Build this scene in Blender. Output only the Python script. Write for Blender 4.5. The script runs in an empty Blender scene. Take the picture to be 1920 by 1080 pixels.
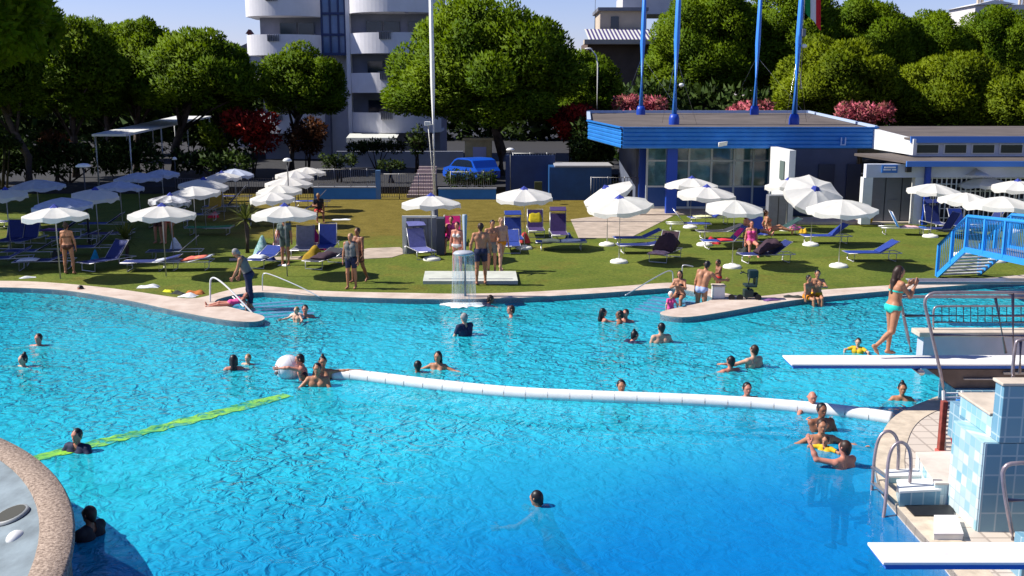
import bpy, bmesh, math, random
import numpy as np
from mathutils import Vector, Matrix, geometry
R = math.radians
SC = bpy.context.scene
COL = SC.collection
# ------------------------------------------------------------------ camera
CAM_H, FOC, HOR = 5.6, 1900.0, 175.0          # eye height (m), focal length and horizon row in 1920x1080 pixels
PITCH = math.atan((540 - HOR) / FOC)
cam = bpy.data.objects.new("camera", bpy.data.cameras.new("camera"))
COL.objects.link(cam)
cam.location = (0, 0, CAM_H)
cam.rotation_euler = (math.pi / 2 - PITCH, 0, 0)
cam.data.sensor_width = 36.0
cam.data.lens = 36.0 * FOC / 1920.0
cam.data.clip_end = 3000
cam.data.clip_start = 0.2
SC.camera = cam
# ------------------------------------------------------------------ light
SUN_EL = R(45)
SUN_DIR = Vector((-math.cos(SUN_EL), 0.025, math.sin(SUN_EL))).normalized()   # towards the sun: from the left
w = bpy.data.worlds.new("World"); SC.world = w; w.use_nodes = True
nt = w.node_tree
sky = nt.nodes.new('ShaderNodeTexSky'); sky.sky_type = 'NISHITA'; sky.sun_disc = False
sky.sun_elevation = SUN_EL
sky.sun_rotation = math.atan2(SUN_DIR.x, SUN_DIR.y)
sky.altitude = 0; sky.air_density = 1.3; sky.dust_density = 0.3; sky.ozone_density = 4.0
bg = nt.nodes['Background']; bg.inputs['Strength'].default_value = 0.063
tint = nt.nodes.new('ShaderNodeMixRGB'); tint.blend_type = 'MULTIPLY'; tint.inputs['Fac'].default_value = 1.0; tint.inputs[2].default_value = (0.84, 0.85, 1.34, 1)
nt.links.new(sky.outputs[0], tint.inputs[1])
# summer haze: the sky brightens towards the horizon
gtc = nt.nodes.new('ShaderNodeTexCoord'); gsp = nt.nodes.new('ShaderNodeSeparateXYZ'); nt.links.new(gtc.outputs['Generated'], gsp.inputs[0])
gmr = nt.nodes.new('ShaderNodeMapRange'); nt.links.new(gsp.outputs['Z'], gmr.inputs[0])
for i, v in ((1, 0.0), (2, 0.30), (3, 1.45), (4, 0.7)): gmr.inputs[i].default_value = v
hz = nt.nodes.new('ShaderNodeMixRGB'); hz.blend_type = 'MULTIPLY'; hz.inputs['Fac'].default_value = 1.0
nt.links.new(tint.outputs[0], hz.inputs[1]); nt.links.new(gmr.outputs[0], hz.inputs[2]); nt.links.new(hz.outputs[0], bg.inputs['Color'])
sl = bpy.data.lights.new("sun", 'SUN'); sl.energy = 4.6; sl.angle = R(0.5); sl.color = (1.0, 0.95, 0.86)
so = bpy.data.objects.new("sun", sl); COL.objects.link(so)
so.rotation_euler = SUN_DIR.to_track_quat('Z', 'Y').to_euler()
SC.view_settings.view_transform = 'Standard'; SC.view_settings.look = 'None'
SC.view_settings.gamma = 1.0; SC.view_settings.exposure = 0.65
SC.render.engine = 'CYCLES'
SC.cycles.max_bounces = 8; SC.cycles.transparent_max_bounces = 24; SC.cycles.volume_bounces = 0
SC.cycles.caustics_reflective = False; SC.cycles.caustics_refractive = False
SC.cycles.sample_clamp_indirect = 4.0

# ------------------------------------------------------------------ pixel -> world
FW = Vector((0, math.cos(PITCH), -math.sin(PITCH))); UPV = Vector((0, math.sin(PITCH), math.cos(PITCH)))
def ray(px, py):
    return Vector(((px - 960) / FOC, 0, 0)) + FW + UPV * ((540 - py) / FOC)
def P(px, py, z=0.0):
    d = ray(px, py); t = (z - CAM_H) / d.z
    return Vector((d.x * t, d.y * t, z))
def PY(px, py, Y):
    d = ray(px, py); t = Y / d.y
    return Vector((d.x * t, Y, CAM_H + d.z * t))

# ------------------------------------------------------------------ materials
MATS = {}
def mat(name, col, rough=0.6, var=0.0, scale=6.0, bump=0.0, metal=0.0, spec=0.4, col2=None, trans=0.0):
    if name in MATS: return MATS[name]
    m = bpy.data.materials.new(name); MATS[name] = m; m.use_nodes = True
    n = m.node_tree.nodes; l = m.node_tree.links
    b = n['Principled BSDF']
    b.inputs['Roughness'].default_value = rough; b.inputs['Metallic'].default_value = metal
    b.inputs['Specular IOR Level'].default_value = spec
    c = (*col, 1)
    b.inputs['Base Color'].default_value = c
    if var > 0 or col2 or bump:
        tc = n.new('ShaderNodeTexCoord'); no = n.new('ShaderNodeTexNoise')
        no.inputs['Scale'].default_value = scale; no.inputs['Detail'].default_value = 6
        no.inputs['Roughness'].default_value = 0.65
        l.new(tc.outputs['Object'], no.inputs['Vector'])
        if var > 0 or col2:
            r = n.new('ShaderNodeValToRGB'); l.new(no.outputs['Fac'], r.inputs['Fac'])
            a = tuple(max(0, x * (1 - var)) for x in col); z = col2 if col2 else tuple(min(1, x * (1 + var)) for x in col)
            r.color_ramp.elements[0].position = 0.35; r.color_ramp.elements[1].position = 0.68
            r.color_ramp.elements[0].color = (*a, 1); r.color_ramp.elements[1].color = (*z, 1)
            l.new(r.outputs['Color'], b.inputs['Base Color'])
        if bump:
            bp = n.new('ShaderNodeBump'); bp.inputs['Strength'].default_value = bump; bp.inputs['Distance'].default_value = 0.02
            l.new(no.outputs['Fac'], bp.inputs['Height']); l.new(bp.outputs['Normal'], b.inputs['Normal'])
    if trans > 0:
        t = n.new('ShaderNodeBsdfTranslucent'); t.inputs['Color'].default_value = c
        mx = n.new('ShaderNodeMixShader'); mx.inputs['Fac'].default_value = trans
        l.new(b.outputs[0], mx.inputs[1]); l.new(t.outputs[0], mx.inputs[2])
        if var > 0 or col2: l.new(r.outputs['Color'], t.inputs['Color'])
        l.new(mx.outputs[0], n['Material Output'].inputs['Surface'])
    return m
def tile_mat(name, c1, c2, grout, sx, sy, rough=0.25, off=0.5, mortar=0.02, vert=True):
    if name in MATS: return MATS[name]
    m = bpy.data.materials.new(name); MATS[name] = m; m.use_nodes = True
    n = m.node_tree.nodes; l = m.node_tree.links; b = n['Principled BSDF']
    tc = n.new('ShaderNodeTexCoord'); sp = n.new('ShaderNodeSeparateXYZ'); cb = n.new('ShaderNodeCombineXYZ')
    l.new(tc.outputs['Object'], sp.inputs[0])
    if vert:      # x+y along the wall, z up
        ad = n.new('ShaderNodeMath'); ad.operation = 'ADD'; l.new(sp.outputs['X'], ad.inputs[0]); l.new(sp.outputs['Y'], ad.inputs[1])
        l.new(ad.outputs[0], cb.inputs['X']); l.new(sp.outputs['Z'], cb.inputs['Y'])
    else:
        l.new(sp.outputs['X'], cb.inputs['X']); l.new(sp.outputs['Y'], cb.inputs['Y'])
    bk = n.new('ShaderNodeTexBrick'); l.new(cb.outputs[0], bk.inputs['Vector'])
    bk.inputs['Color1'].default_value = (*c1, 1); bk.inputs['Color2'].default_value = (*c2, 1); bk.inputs['Mortar'].default_value = (*grout, 1)
    bk.inputs['Scale'].default_value = 1.0; bk.inputs['Mortar Size'].default_value = mortar; bk.inputs['Brick Width'].default_value = sx
    bk.inputs['Row Height'].default_value = sy; bk.offset = off
    l.new(bk.outputs['Color'], b.inputs['Base Color']); b.inputs['Roughness'].default_value = rough
    return m

# ------------------------------------------------------------------ mesh builder
def frame_from(d, hint=Vector((0, 0, 1))):
    d = d.normalized()
    if abs(d.dot(hint)) > 0.98: hint = Vector((1, 0, 0))
    a = d.cross(hint).normalized(); b = a.cross(d).normalized()
    return a, b
class MB:
    def __init__(s): s.v = []; s.f = []; s.sm = []; s.mi = []; s.cur = 0
    def add(s, vs, fs, smooth=False):
        o = len(s.v); s.v += [tuple(x) for x in vs]
        for f in fs: s.f.append([o + i for i in f]); s.sm.append(smooth); s.mi.append(s.cur)
        return s
    def box(s, x0, x1, y0, y1, z0, z1):
        vs = [(x, y, z) for z in (z0, z1) for y in (y0, y1) for x in (x0, x1)]
        return s.add(vs, [(0, 2, 3, 1), (4, 5, 7, 6), (0, 1, 5, 4), (2, 6, 7, 3), (0, 4, 6, 2), (1, 3, 7, 5)])
    def bbox(s, x0, x1, y0, y1, z0, z1, bev=0.02):
        bm = bmesh.new(); bmesh.ops.create_cube(bm, size=1)
        for v in bm.verts: v.co = Vector((x0 + (x1 - x0) * (v.co.x + .5), y0 + (y1 - y0) * (v.co.y + .5), z0 + (z1 - z0) * (v.co.z + .5)))
        bmesh.ops.bevel(bm, geom=list(bm.edges), offset=bev, segments=2, affect='EDGES', profile=0.6)
        bm.verts.ensure_lookup_table()
        s.add([v.co for v in bm.verts], [[v.index for v in f.verts] for f in bm.faces]); bm.free(); return s
    def obox(s, c, ax, ay, az):      # oriented box: centre and three half-axis vectors
        c = Vector(c); ax = Vector(ax); ay = Vector(ay); az = Vector(az)
        vs = [c + ax * i + ay * j + az * k for k in (-1, 1) for j in (-1, 1) for i in (-1, 1)]
        return s.add(vs, [(0, 2, 3, 1), (4, 5, 7, 6), (0, 1, 5, 4), (2, 6, 7, 3), (0, 4, 6, 2), (1, 3, 7, 5)])
    def beam(s, a, b, w, h):
        a = Vector(a); b = Vector(b); d = b - a; x, y = frame_from(d)
        return s.obox((a + b) / 2, d / 2, x * w / 2, y * h / 2)
    def tube(s, pts, r, seg=8, caps=True):
        pts = [Vector(p) for p in pts]; n = len(pts)
        rr = r if isinstance(r, (list, tuple)) else [r] * n
        vs = []; a0 = None
        for i, p in enumerate(pts):
            d = (pts[min(i + 1, n - 1)] - pts[max(i - 1, 0)])
            if d.length < 1e-9: d = Vector((0, 0, 1))
            d.normalize()
            if a0 is None: a, b = frame_from(d)
            else:
                a = (a0 - d * a0.dot(d))
                a = a.normalized() if a.length > 1e-6 else frame_from(d)[0]
                b = d.cross(a)
            a0 = a
            for k in range(seg):
                t = 2 * math.pi * k / seg
                vs.append(p + (a * math.cos(t) + b * math.sin(t)) * rr[i])
        fs = [(i * seg + k, i * seg + (k + 1) % seg, (i + 1) * seg + (k + 1) % seg, (i + 1) * seg + k) for i in range(n - 1) for k in range(seg)]
        if caps: fs += [tuple(range(seg - 1, -1, -1)), tuple((n - 1) * seg + k for k in range(seg))]
        return s.add(vs, fs, True)
    def lathe(s, prof, c=(0, 0, 0), seg=16, closed=False, smooth=True, a0=0.0):
        vs = [(c[0] + r * math.cos(a0 + 2 * math.pi * k / seg), c[1] + r * math.sin(a0 + 2 * math.pi * k / seg), c[2] + z) for r, z in prof for k in range(seg)]
        n = len(prof)
        fs = [(i * seg + k, i * seg + (k + 1) % seg, (i + 1) * seg + (k + 1) % seg, (i + 1) * seg + k) for i in range(n - 1) for k in range(seg)]
        if prof[0][0] > 1e-4 and closed: fs.append(tuple(range(seg - 1, -1, -1)))
        if prof[-1][0] > 1e-4 and closed: fs.append(tuple((n - 1) * seg + k for k in range(seg)))
        return s.add(vs, fs, smooth)
    def ball(s, c, r, seg=12, rings=8):
        r = r if isinstance(r, (tuple, list)) else (r, r, r)
        vs = []; 
        for i in range(rings + 1):
            t = math.pi * i / rings
            for k in range(seg):
                a = 2 * math.pi * k / seg
                vs.append((c[0] + r[0] * math.sin(t) * math.cos(a), c[1] + r[1] * math.sin(t) * math.sin(a), c[2] - r[2] * math.cos(t)))
        return s.add(vs, [(i * seg + k, i * seg + (k + 1) % seg, (i + 1) * seg + (k + 1) % seg, (i + 1) * seg + k) for i in range(rings) for k in range(seg)], True)
    def prism(s, poly, z0, z1, top=True, bottom=True):   # poly: list of (x,y); z may be callables
        fz0 = z0 if callable(z0) else (lambda p: z0); fz1 = z1 if callable(z1) else (lambda p: z1)
        n = len(poly); vs = [(p[0], p[1], fz0(p)) for p in poly] + [(p[0], p[1], fz1(p)) for p in poly]
        area = sum(poly[i][0] * poly[(i + 1) % n][1] - poly[(i + 1) % n][0] * poly[i][1] for i in range(n))
        fs = [(i, (i + 1) % n, n + (i + 1) % n, n + i) for i in range(n)]
        tri = geometry.tessellate_polygon([[Vector((p[0], p[1], 0)) for p in poly]])
        for t in tri:
            a = (Vector(poly[t[1]][:2]) - Vector(poly[t[0]][:2])).cross(Vector(poly[t[2]][:2]) - Vector(poly[t[0]][:2]))
            t = t if a > 0 else t[::-1]
            if top: fs.append(tuple(n + i for i in t))
            if bottom: fs.append(tuple(t[::-1]))
        if area < 0: fs[:n] = [f[::-1] for f in fs[:n]]
        return s.add(vs, fs)
    def extr(s, poly, origin, u, v, n, th):      # polygon in plane (origin,u,v) extruded by th along n
        o = Vector(origin); u = Vector(u); v = Vector(v); n_ = Vector(n) * th; k = len(poly)
        vs = [o + u * a + v * b for a, b in poly] + [o + u * a + v * b + n_ for a, b in poly]
        tri = geometry.tessellate_polygon([[Vector((a, b, 0)) for a, b in poly]])
        fs = [(i, (i + 1) % k, k + (i + 1) % k, k + i) for i in range(k)]
        fs += [tuple(k + i for i in t) for t in tri] + [tuple(t[::-1]) for t in tri]
        return s.add(vs, fs)
    def mesh(s, name, mats, off=None):
        me = bpy.data.meshes.new(name)
        vs = s.v if off is None else [(a - off[0], b - off[1], c - off[2]) for a, b, c in s.v]
        me.from_pydata(vs, [], s.f); me.polygons.foreach_set('use_smooth', s.sm)
        for m in (mats if isinstance(mats, (list, tuple)) else [mats]): me.materials.append(m)
        me.polygons.foreach_set('material_index', s.mi)
        bm = bmesh.new(); bm.from_mesh(me); bmesh.ops.recalc_face_normals(bm, faces=list(bm.faces)); bm.to_mesh(me); bm.free()
        me.update(); return me
    def obj(s, name, mats, parent=None, world=False):
        off = parent.location if (world and parent is not None) else None
        o = bpy.data.objects.new(name, s.mesh(name, mats, off)); COL.objects.link(o)
        if parent is not None: o.parent = parent
        return o
def tag(o, label=None, cat=None, group=None, kind=None):
    if label: o['label'] = label
    if cat: o['category'] = cat
    if group: o['group'] = group
    if kind: o['kind'] = kind
    return o
def thing(name, label, cat, loc=(0, 0, 0), rz=0.0, group=None):
    o = bpy.data.objects.new(name, None); COL.objects.link(o); o.location = loc; o.rotation_euler = (0, 0, rz)
    o.empty_display_size = 0.2
    return tag(o, label, cat, group)
def copy_tree(o, parent=None):
    c = o.copy(); COL.objects.link(c)
    if parent is not None: c.parent = parent
    for ch in list(o.children): copy_tree(ch, c)
    return c
def np_obj(name, V, F, m, parent=None, smooth=False, off=None, N=None):
    me = bpy.data.meshes.new(name)
    V = np.asarray(V, np.float32)
    if off is not None: V = V - np.array(off, np.float32)
    F = np.asarray(F, np.int32); k = F.shape[1]
    me.vertices.add(len(V)); me.vertices.foreach_set('co', V.ravel())
    me.loops.add(F.size); me.loops.foreach_set('vertex_index', F.ravel())
    me.polygons.add(len(F)); me.polygons.foreach_set('loop_start', np.arange(0, F.size, k, dtype=np.int32))
    me.polygons.foreach_set('use_smooth', np.full(len(F), smooth))
    me.materials.append(m); me.update(calc_edges=True); me.validate()
    if N is not None: me.polygons.foreach_set('use_smooth', np.ones(len(F), bool)); me.normals_split_custom_set_from_vertices(N.tolist())
    o = bpy.data.objects.new(name, me); COL.objects.link(o)
    if parent is not None: o.parent = parent
    return o

# common paints
WHITE = mat('white_paint', (0.78, 0.78, 0.76), 0.45, 0.06, 3)
WHITEWALL = mat('white_wall', (0.60, 0.63, 0.72), 0.7, 0.08, 1.2)  # white wall with the blue of shade mixed into its colour
STEEL = mat('steel_tube', (0.55, 0.55, 0.57), 0.28, metal=0.9)
DARKSTEEL = mat('dull_steel', (0.24, 0.22, 0.24), 0.4, 0.15, 9, metal=0.6)
BLUE = mat('blue_paint', (0.05, 0.25, 0.80), 0.4, 0.10, 2)
SKYBLUE = mat('sky_blue_paint', (0.03, 0.30, 0.78), 0.35, 0.06, 4)
NAVY = mat('navy_fabric', (0.010, 0.022, 0.13), 0.75, 0.2, 12)
BLUEFAB = mat('blue_fabric', (0.012, 0.038, 0.24), 0.7, 0.15, 12)
BRIGHTBLUE = mat('bright_blue_fabric', (0.02, 0.20, 0.65), 0.7, 0.15, 12)
ALU = mat('aluminium', (0.62, 0.62, 0.64), 0.35, metal=0.5)
PARASOL = mat('white_canvas', (0.88, 0.86, 0.82), 0.8, 0.03, 5, trans=0.40)
PARABLUE = mat('blue_grey_canvas', (0.52, 0.57, 0.70), 0.8, 0.12, 5, trans=0.2)  # white canvas tinted blue-grey to paint in the tree shade
CAPBLUE = mat('blue_cap_canvas', (0.03, 0.05, 0.30), 0.8, 0.2, 9)
WOODY = mat('bark', (0.075, 0.055, 0.045), 0.9, 0.35, 5, bump=0.6)
BLACK = mat('black_rubber', (0.012, 0.012, 0.014), 0.5, 0.2, 8)
DARKGLASS = mat('dark_glass', (0.012, 0.022, 0.045), 0.08, spec=0.6)
GREY = mat('grey_paint', (0.18, 0.19, 0.22), 0.6, 0.1, 4)
CREAM = mat('cream_stone', (0.55, 0.47, 0.38), 0.8, 0.15, 3)
# ================================================================== SETTING
WZ = -0.12
water_edge_px = [(-900, 560), (-500, 545), (-200, 540), (0, 540), (90, 543), (150, 549), (250, 566), (330, 585), (420, 602), (465, 606), (490, 604), (498, 598), (490, 592),
    (440, 580), (393, 568), (430, 556), (479, 549), (520, 551), (576, 556), (654, 559), (760, 562), (856, 563), (960, 561), (1100, 553), (1170, 548), (1220, 544), (1264, 541),
    (1310, 550), (1345, 562), (1300, 573), (1240, 585), (1236, 591), (1262, 596), (1290, 597), (1340, 590), (1440, 572), (1505, 562), (1600, 553), (1665, 547), (1740, 541),
    (1840, 534), (1930, 526), (2050, 514)]
coping_px = [(-900, 546), (-500, 532), (-200, 528), (0, 528), (60, 529), (130, 534), (200, 541), (260, 549), (310, 557), (350, 562), (378, 560), (425, 546), (479, 536), (520, 540),
    (576, 546), (654, 549), (760, 551), (856, 553), (960, 551), (1100, 543), (1170, 538), (1230, 533), (1264, 531), (1320, 540), (1360, 552), (1400, 559), (1440, 556),
    (1515, 547), (1600, 541), (1665, 537), (1740, 531), (1840, 524), (1930, 516), (2040, 505)]
def smooth_line(pts, it=2):
    for _ in range(it):
        q = [pts[0]]
        for a, b in zip(pts[:-1], pts[1:]): q += [a.lerp(b, .25), a.lerp(b, .75)]
        q.append(pts[-1]); pts = q
    return pts
edge = smooth_line([P(*p) for p in water_edge_px], 2)
outer = smooth_line([P(*p) for p in coping_px], 2)
pool_loop = [Vector((-34, 3.0, 0)), Vector((-34, edge[0].y, 0))] + edge + [Vector((34, edge[-1].y, 0)), Vector((34, 3.0, 0))]
outer_loop = [Vector((-35, 2.0, 0)), Vector((-35, outer[0].y + .4, 0))] + outer + [Vector((35, outer[-1].y, 0)), Vector((35, 2.0, 0))]

# --- ground: one sheet to the horizon with the pool cut out of it
def lawn_mat():
    m = bpy.data.materials.new('lawn_grass'); m.use_nodes = True; n = m.node_tree.nodes; l = m.node_tree.links; b = n['Principled BSDF']
    b.inputs['Roughness'].default_value = 0.9; b.inputs['Specular IOR Level'].default_value = 0.15
    tc = n.new('ShaderNodeTexCoord')
    def noise(sc, det=5, w=1.0):
        x = n.new('ShaderNodeTexNoise'); x.inputs['Scale'].default_value = sc; x.inputs['Detail'].default_value = det; x.inputs['Roughness'].default_value = .7
        l.new(tc.outputs['Object'], x.inputs['Vector']); return x
    def ramp(src, a, b_, pa, pb):
        r = n.new('ShaderNodeValToRGB'); r.color_ramp.elements[0].position = pa; r.color_ramp.elements[1].position = pb
        r.color_ramp.elements[0].color = a; r.color_ramp.elements[1].color = b_; l.new(src, r.inputs['Fac']); return r
    def mth(op, a, b_=None, c=None):
        x = n.new('ShaderNodeMath'); x.operation = op
        for i, q in enumerate((a, b_, c)):
            if q is None: continue
            if isinstance(q, (int, float)): x.inputs[i].default_value = q
            else: l.new(q, x.inputs[i])
        return x.outputs[0]
    g = ramp(noise(0.55).outputs['Fac'], (.090, .135, .018, 1), (.165, .185, .032, 1), .32, .68)
    fine = ramp(noise(9, 8).outputs['Fac'], (.48, .50, .42, 1), (1.32, 1.32, 1.15, 1), .3, .72)
    dry = ramp(noise(1.4).outputs['Fac'], (.140, .108, .018, 1), (.215, .165, .036, 1), .35, .68)
    sp = n.new('ShaderNodeSeparateXYZ'); l.new(tc.outputs['Object'], sp.inputs[0])
    # worn, dry slope of the lawn: between the steps and the umbrellas
    fy = mth('MULTIPLY_ADD', sp.outputs['Y'], 0.16, -5.9)               # grows from Y=37 up
    fx = mth('MULTIPLY', mth('ADD', sp.outputs['X'], 5.0), 0.11)
    fx2 = mth('MULTIPLY', fx, fx)
    msk = mth('SUBTRACT', mth('ADD', fy, mth('MULTIPLY_ADD', noise(0.28).outputs['Fac'], 3.0, -1.5)), fx2)
    rm = ramp(msk, (0, 0, 0, 1), (1, 1, 1, 1), .0, .7)
    worn = ramp(noise(.42, 6).outputs['Fac'], (0, 0, 0, 1), (.75, .75, .75, 1), .56, .70); g2 = n.new('ShaderNodeMixRGB'); l.new(worn.outputs[0], g2.inputs['Fac']); l.new(g.outputs[0], g2.inputs[1]); l.new(dry.outputs[0], g2.inputs[2])
    mx = n.new('ShaderNodeMixRGB'); l.new(rm.outputs[0], mx.inputs['Fac']); l.new(g2.outputs[0], mx.inputs[1]); l.new(dry.outputs[0], mx.inputs[2])
    mu = n.new('ShaderNodeMixRGB'); mu.blend_type = 'MULTIPLY'; mu.inputs['Fac'].default_value = 1; l.new(mx.outputs[0], mu.inputs[1]); l.new(fine.outputs[0], mu.inputs[2])
    l.new(mu.outputs[0], b.inputs['Base Color'])
    bp = n.new('ShaderNodeBump'); bp.inputs['Strength'].default_value = .7; bp.inputs['Distance'].default_value = .05
    l.new(noise(22, 8).outputs['Fac'], bp.inputs['Height']); l.new(bp.outputs[0], b.inputs['Normal'])
    return m
LAWN = lawn_mat()
big = [Vector((-1500, -40, 0)), Vector((1500, -40, 0)), Vector((1500, 2500, 0)), Vector((-1500, 2500, 0))]
tri = geometry.tessellate_polygon([big, outer_loop])
allv = big + outer_loop
m = MB(); m.add(allv, [tuple(t) for t in tri]); tag(m.obj('ground', LAWN), 'sunlit lawn sloping away behind the pool', None, None, 'structure')
# --- coping: pale stone rim round the pool
COPING = mat('coping_stone', (0.54, 0.42, 0.34), 0.75, 0.14, 1.6, bump=0.15, col2=(0.64, 0.54, 0.46))
def strip(mb, inner, outr, z):
    vs = [Vector((p.x, p.y, z)) for p in outr] + [Vector((p.x, p.y, z)) for p in reversed(inner)]
    tri = geometry.tessellate_polygon([[Vector((p.x, p.y, 0)) for p in vs]])
    mb.add(vs, [tuple(t) for t in tri])
    for line in (inner, outr):
        n = len(line); mb.add([(p.x, p.y, z) for p in line] + [(p.x, p.y, z - .16) for p in line], [(i, i + 1, n + i + 1, n + i) for i in range(n - 1)])
m = MB(); strip(m, pool_loop, outer_loop, 0.03); tag(m.obj('pool_coping', COPING), kind='structure')
# --- pool floor and walls
line_px = [(-400, 975), (80, 857), (300, 803), (540, 748), (633, 722), (800, 740), (950, 752), (1250, 762), (1500, 776), (1665, 793), (1850, 815)]
LINE = [P(x, y, WZ) for x, y in line_px]
LX = np.array([p.x for p in LINE]); LY = np.array([p.y for p in LINE])
def sstep(t): t = np.clip(t, 0, 1); return t * t * (3 - 2 * t)
def floor_z(x, y):
    d = np.interp(x, LX, LY) - y
    z = -0.64 - 0.10 * sstep((25 - y) / 10) - (0.7 + 1.7 * sstep((x + 5.5) / 6.5)) * sstep((d - 0.1) / 5.0)
    pit = sstep((13.9 - y + 0.25 * np.sin(x * 1.3)) / 0.7) * (sstep((x + 1.1) / .9) - .75 * sstep((x - 1.9) / .5) + .75 * sstep((x - 2.9) / .5))
    return z - 2.2 * pit * (d > 0)
xs = np.arange(-36, 35.01, .3); ys = np.arange(2, 35, .3)
X, Yg = np.meshgrid(xs, ys, indexing='ij'); Z = floor_z(X, Yg)
V = np.stack([X, Yg, Z], -1).reshape(-1, 3); ny = len(ys)
I = np.arange(len(xs) * ny).reshape(len(xs), ny)
F = np.stack([I[:-1, :-1], I[1:, :-1], I[1:, 1:], I[:-1, 1:]], -1).reshape(-1, 4)
FLOOR = tile_mat('pool_tiles', (0.78, 0.88, 0.90), (0.72, 0.85, 0.88), (0.62, 0.78, 0.82), .6, .6, .5, 0, .02, False)
tag(np_obj('pool_floor', V, F, FLOOR, smooth=True), kind='structure')
m = MB(); n = len(pool_loop)
m.add([(p.x, p.y, .02) for p in pool_loop] + [(p.x, p.y, -4.6) for p in pool_loop], [(i, (i + 1) % n, n + (i + 1) % n, n + i) for i in range(n)])
tag(m.obj('pool_wall', tile_mat('wall_tiles', (0.10, 0.34, 0.50), (0.08, 0.28, 0.44), (0.25, 0.45, 0.55), .5, .25)), kind='structure')
# lime lane marking on the floor where the pool drops away
m = MB(); pts = [P(x, y, WZ) for x, y in ((-60, 892), (80, 857), (190, 830), (300, 803), (420, 772), (540, 741))]
pts = smooth_line(pts, 3); lr_ = random.Random(5); vs = []
for i, p in enumerate(pts):
    d = (pts[min(i + 1, len(pts) - 1)] - pts[max(i - 1, 0)]).normalized(); nn = Vector((-d.y, d.x, 0)) * (.17 + lr_.uniform(-.05, .05))
    for q in (p - nn, p + nn): vs.append((q.x, q.y, WZ + .012))
k = len(pts); vs2 = [(a, b, c - .08) for a, b, c in vs]
m.add(vs + vs2, [(2 * i, 2 * i + 2, 2 * i + 3, 2 * i + 1) for i in range(k - 1)] + [(2 * i, 2 * i + 2, 2 * k + 2 * i + 2, 2 * k + 2 * i) for i in range(k - 1)] + [(2 * i + 1, 2 * i + 3, 2 * k + 2 * i + 3, 2 * k + 2 * i + 1) for i in range(k - 1)])
def lime_mat():
    mm = mat('lime_band', (0.03, 0.36, 0.16), 0.35, 0.1, 3.6, col2=(0.36, 0.70, 0.03)); n = mm.node_tree.nodes; l = mm.node_tree.links
    tc = n.new('ShaderNodeTexCoord'); no = n.new('ShaderNodeTexNoise'); no.inputs['Scale'].default_value = 4.5; no.inputs['Detail'].default_value = 3; no.inputs['Distortion'].default_value = 1.5; l.new(tc.outputs['Object'], no.inputs['Vector'])
    r = n.new('ShaderNodeValToRGB'); r.color_ramp.elements[0].position = .36; r.color_ramp.elements[1].position = .54; r.color_ramp.elements[0].color = (.12, .12, .12, 1); l.new(no.outputs['Fac'], r.inputs['Fac']); l.new(r.outputs[0], n['Principled BSDF'].inputs['Alpha']); return mm
tag(m.obj('lane_marking', lime_mat() if True else mat('lime_band', (0.03, 0.36, 0.16), 0.35, 0.1, 3.6, col2=(0.36, 0.70, 0.03))), 'lime green floating line along the edge of the deep pool', 'lane marking')
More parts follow.
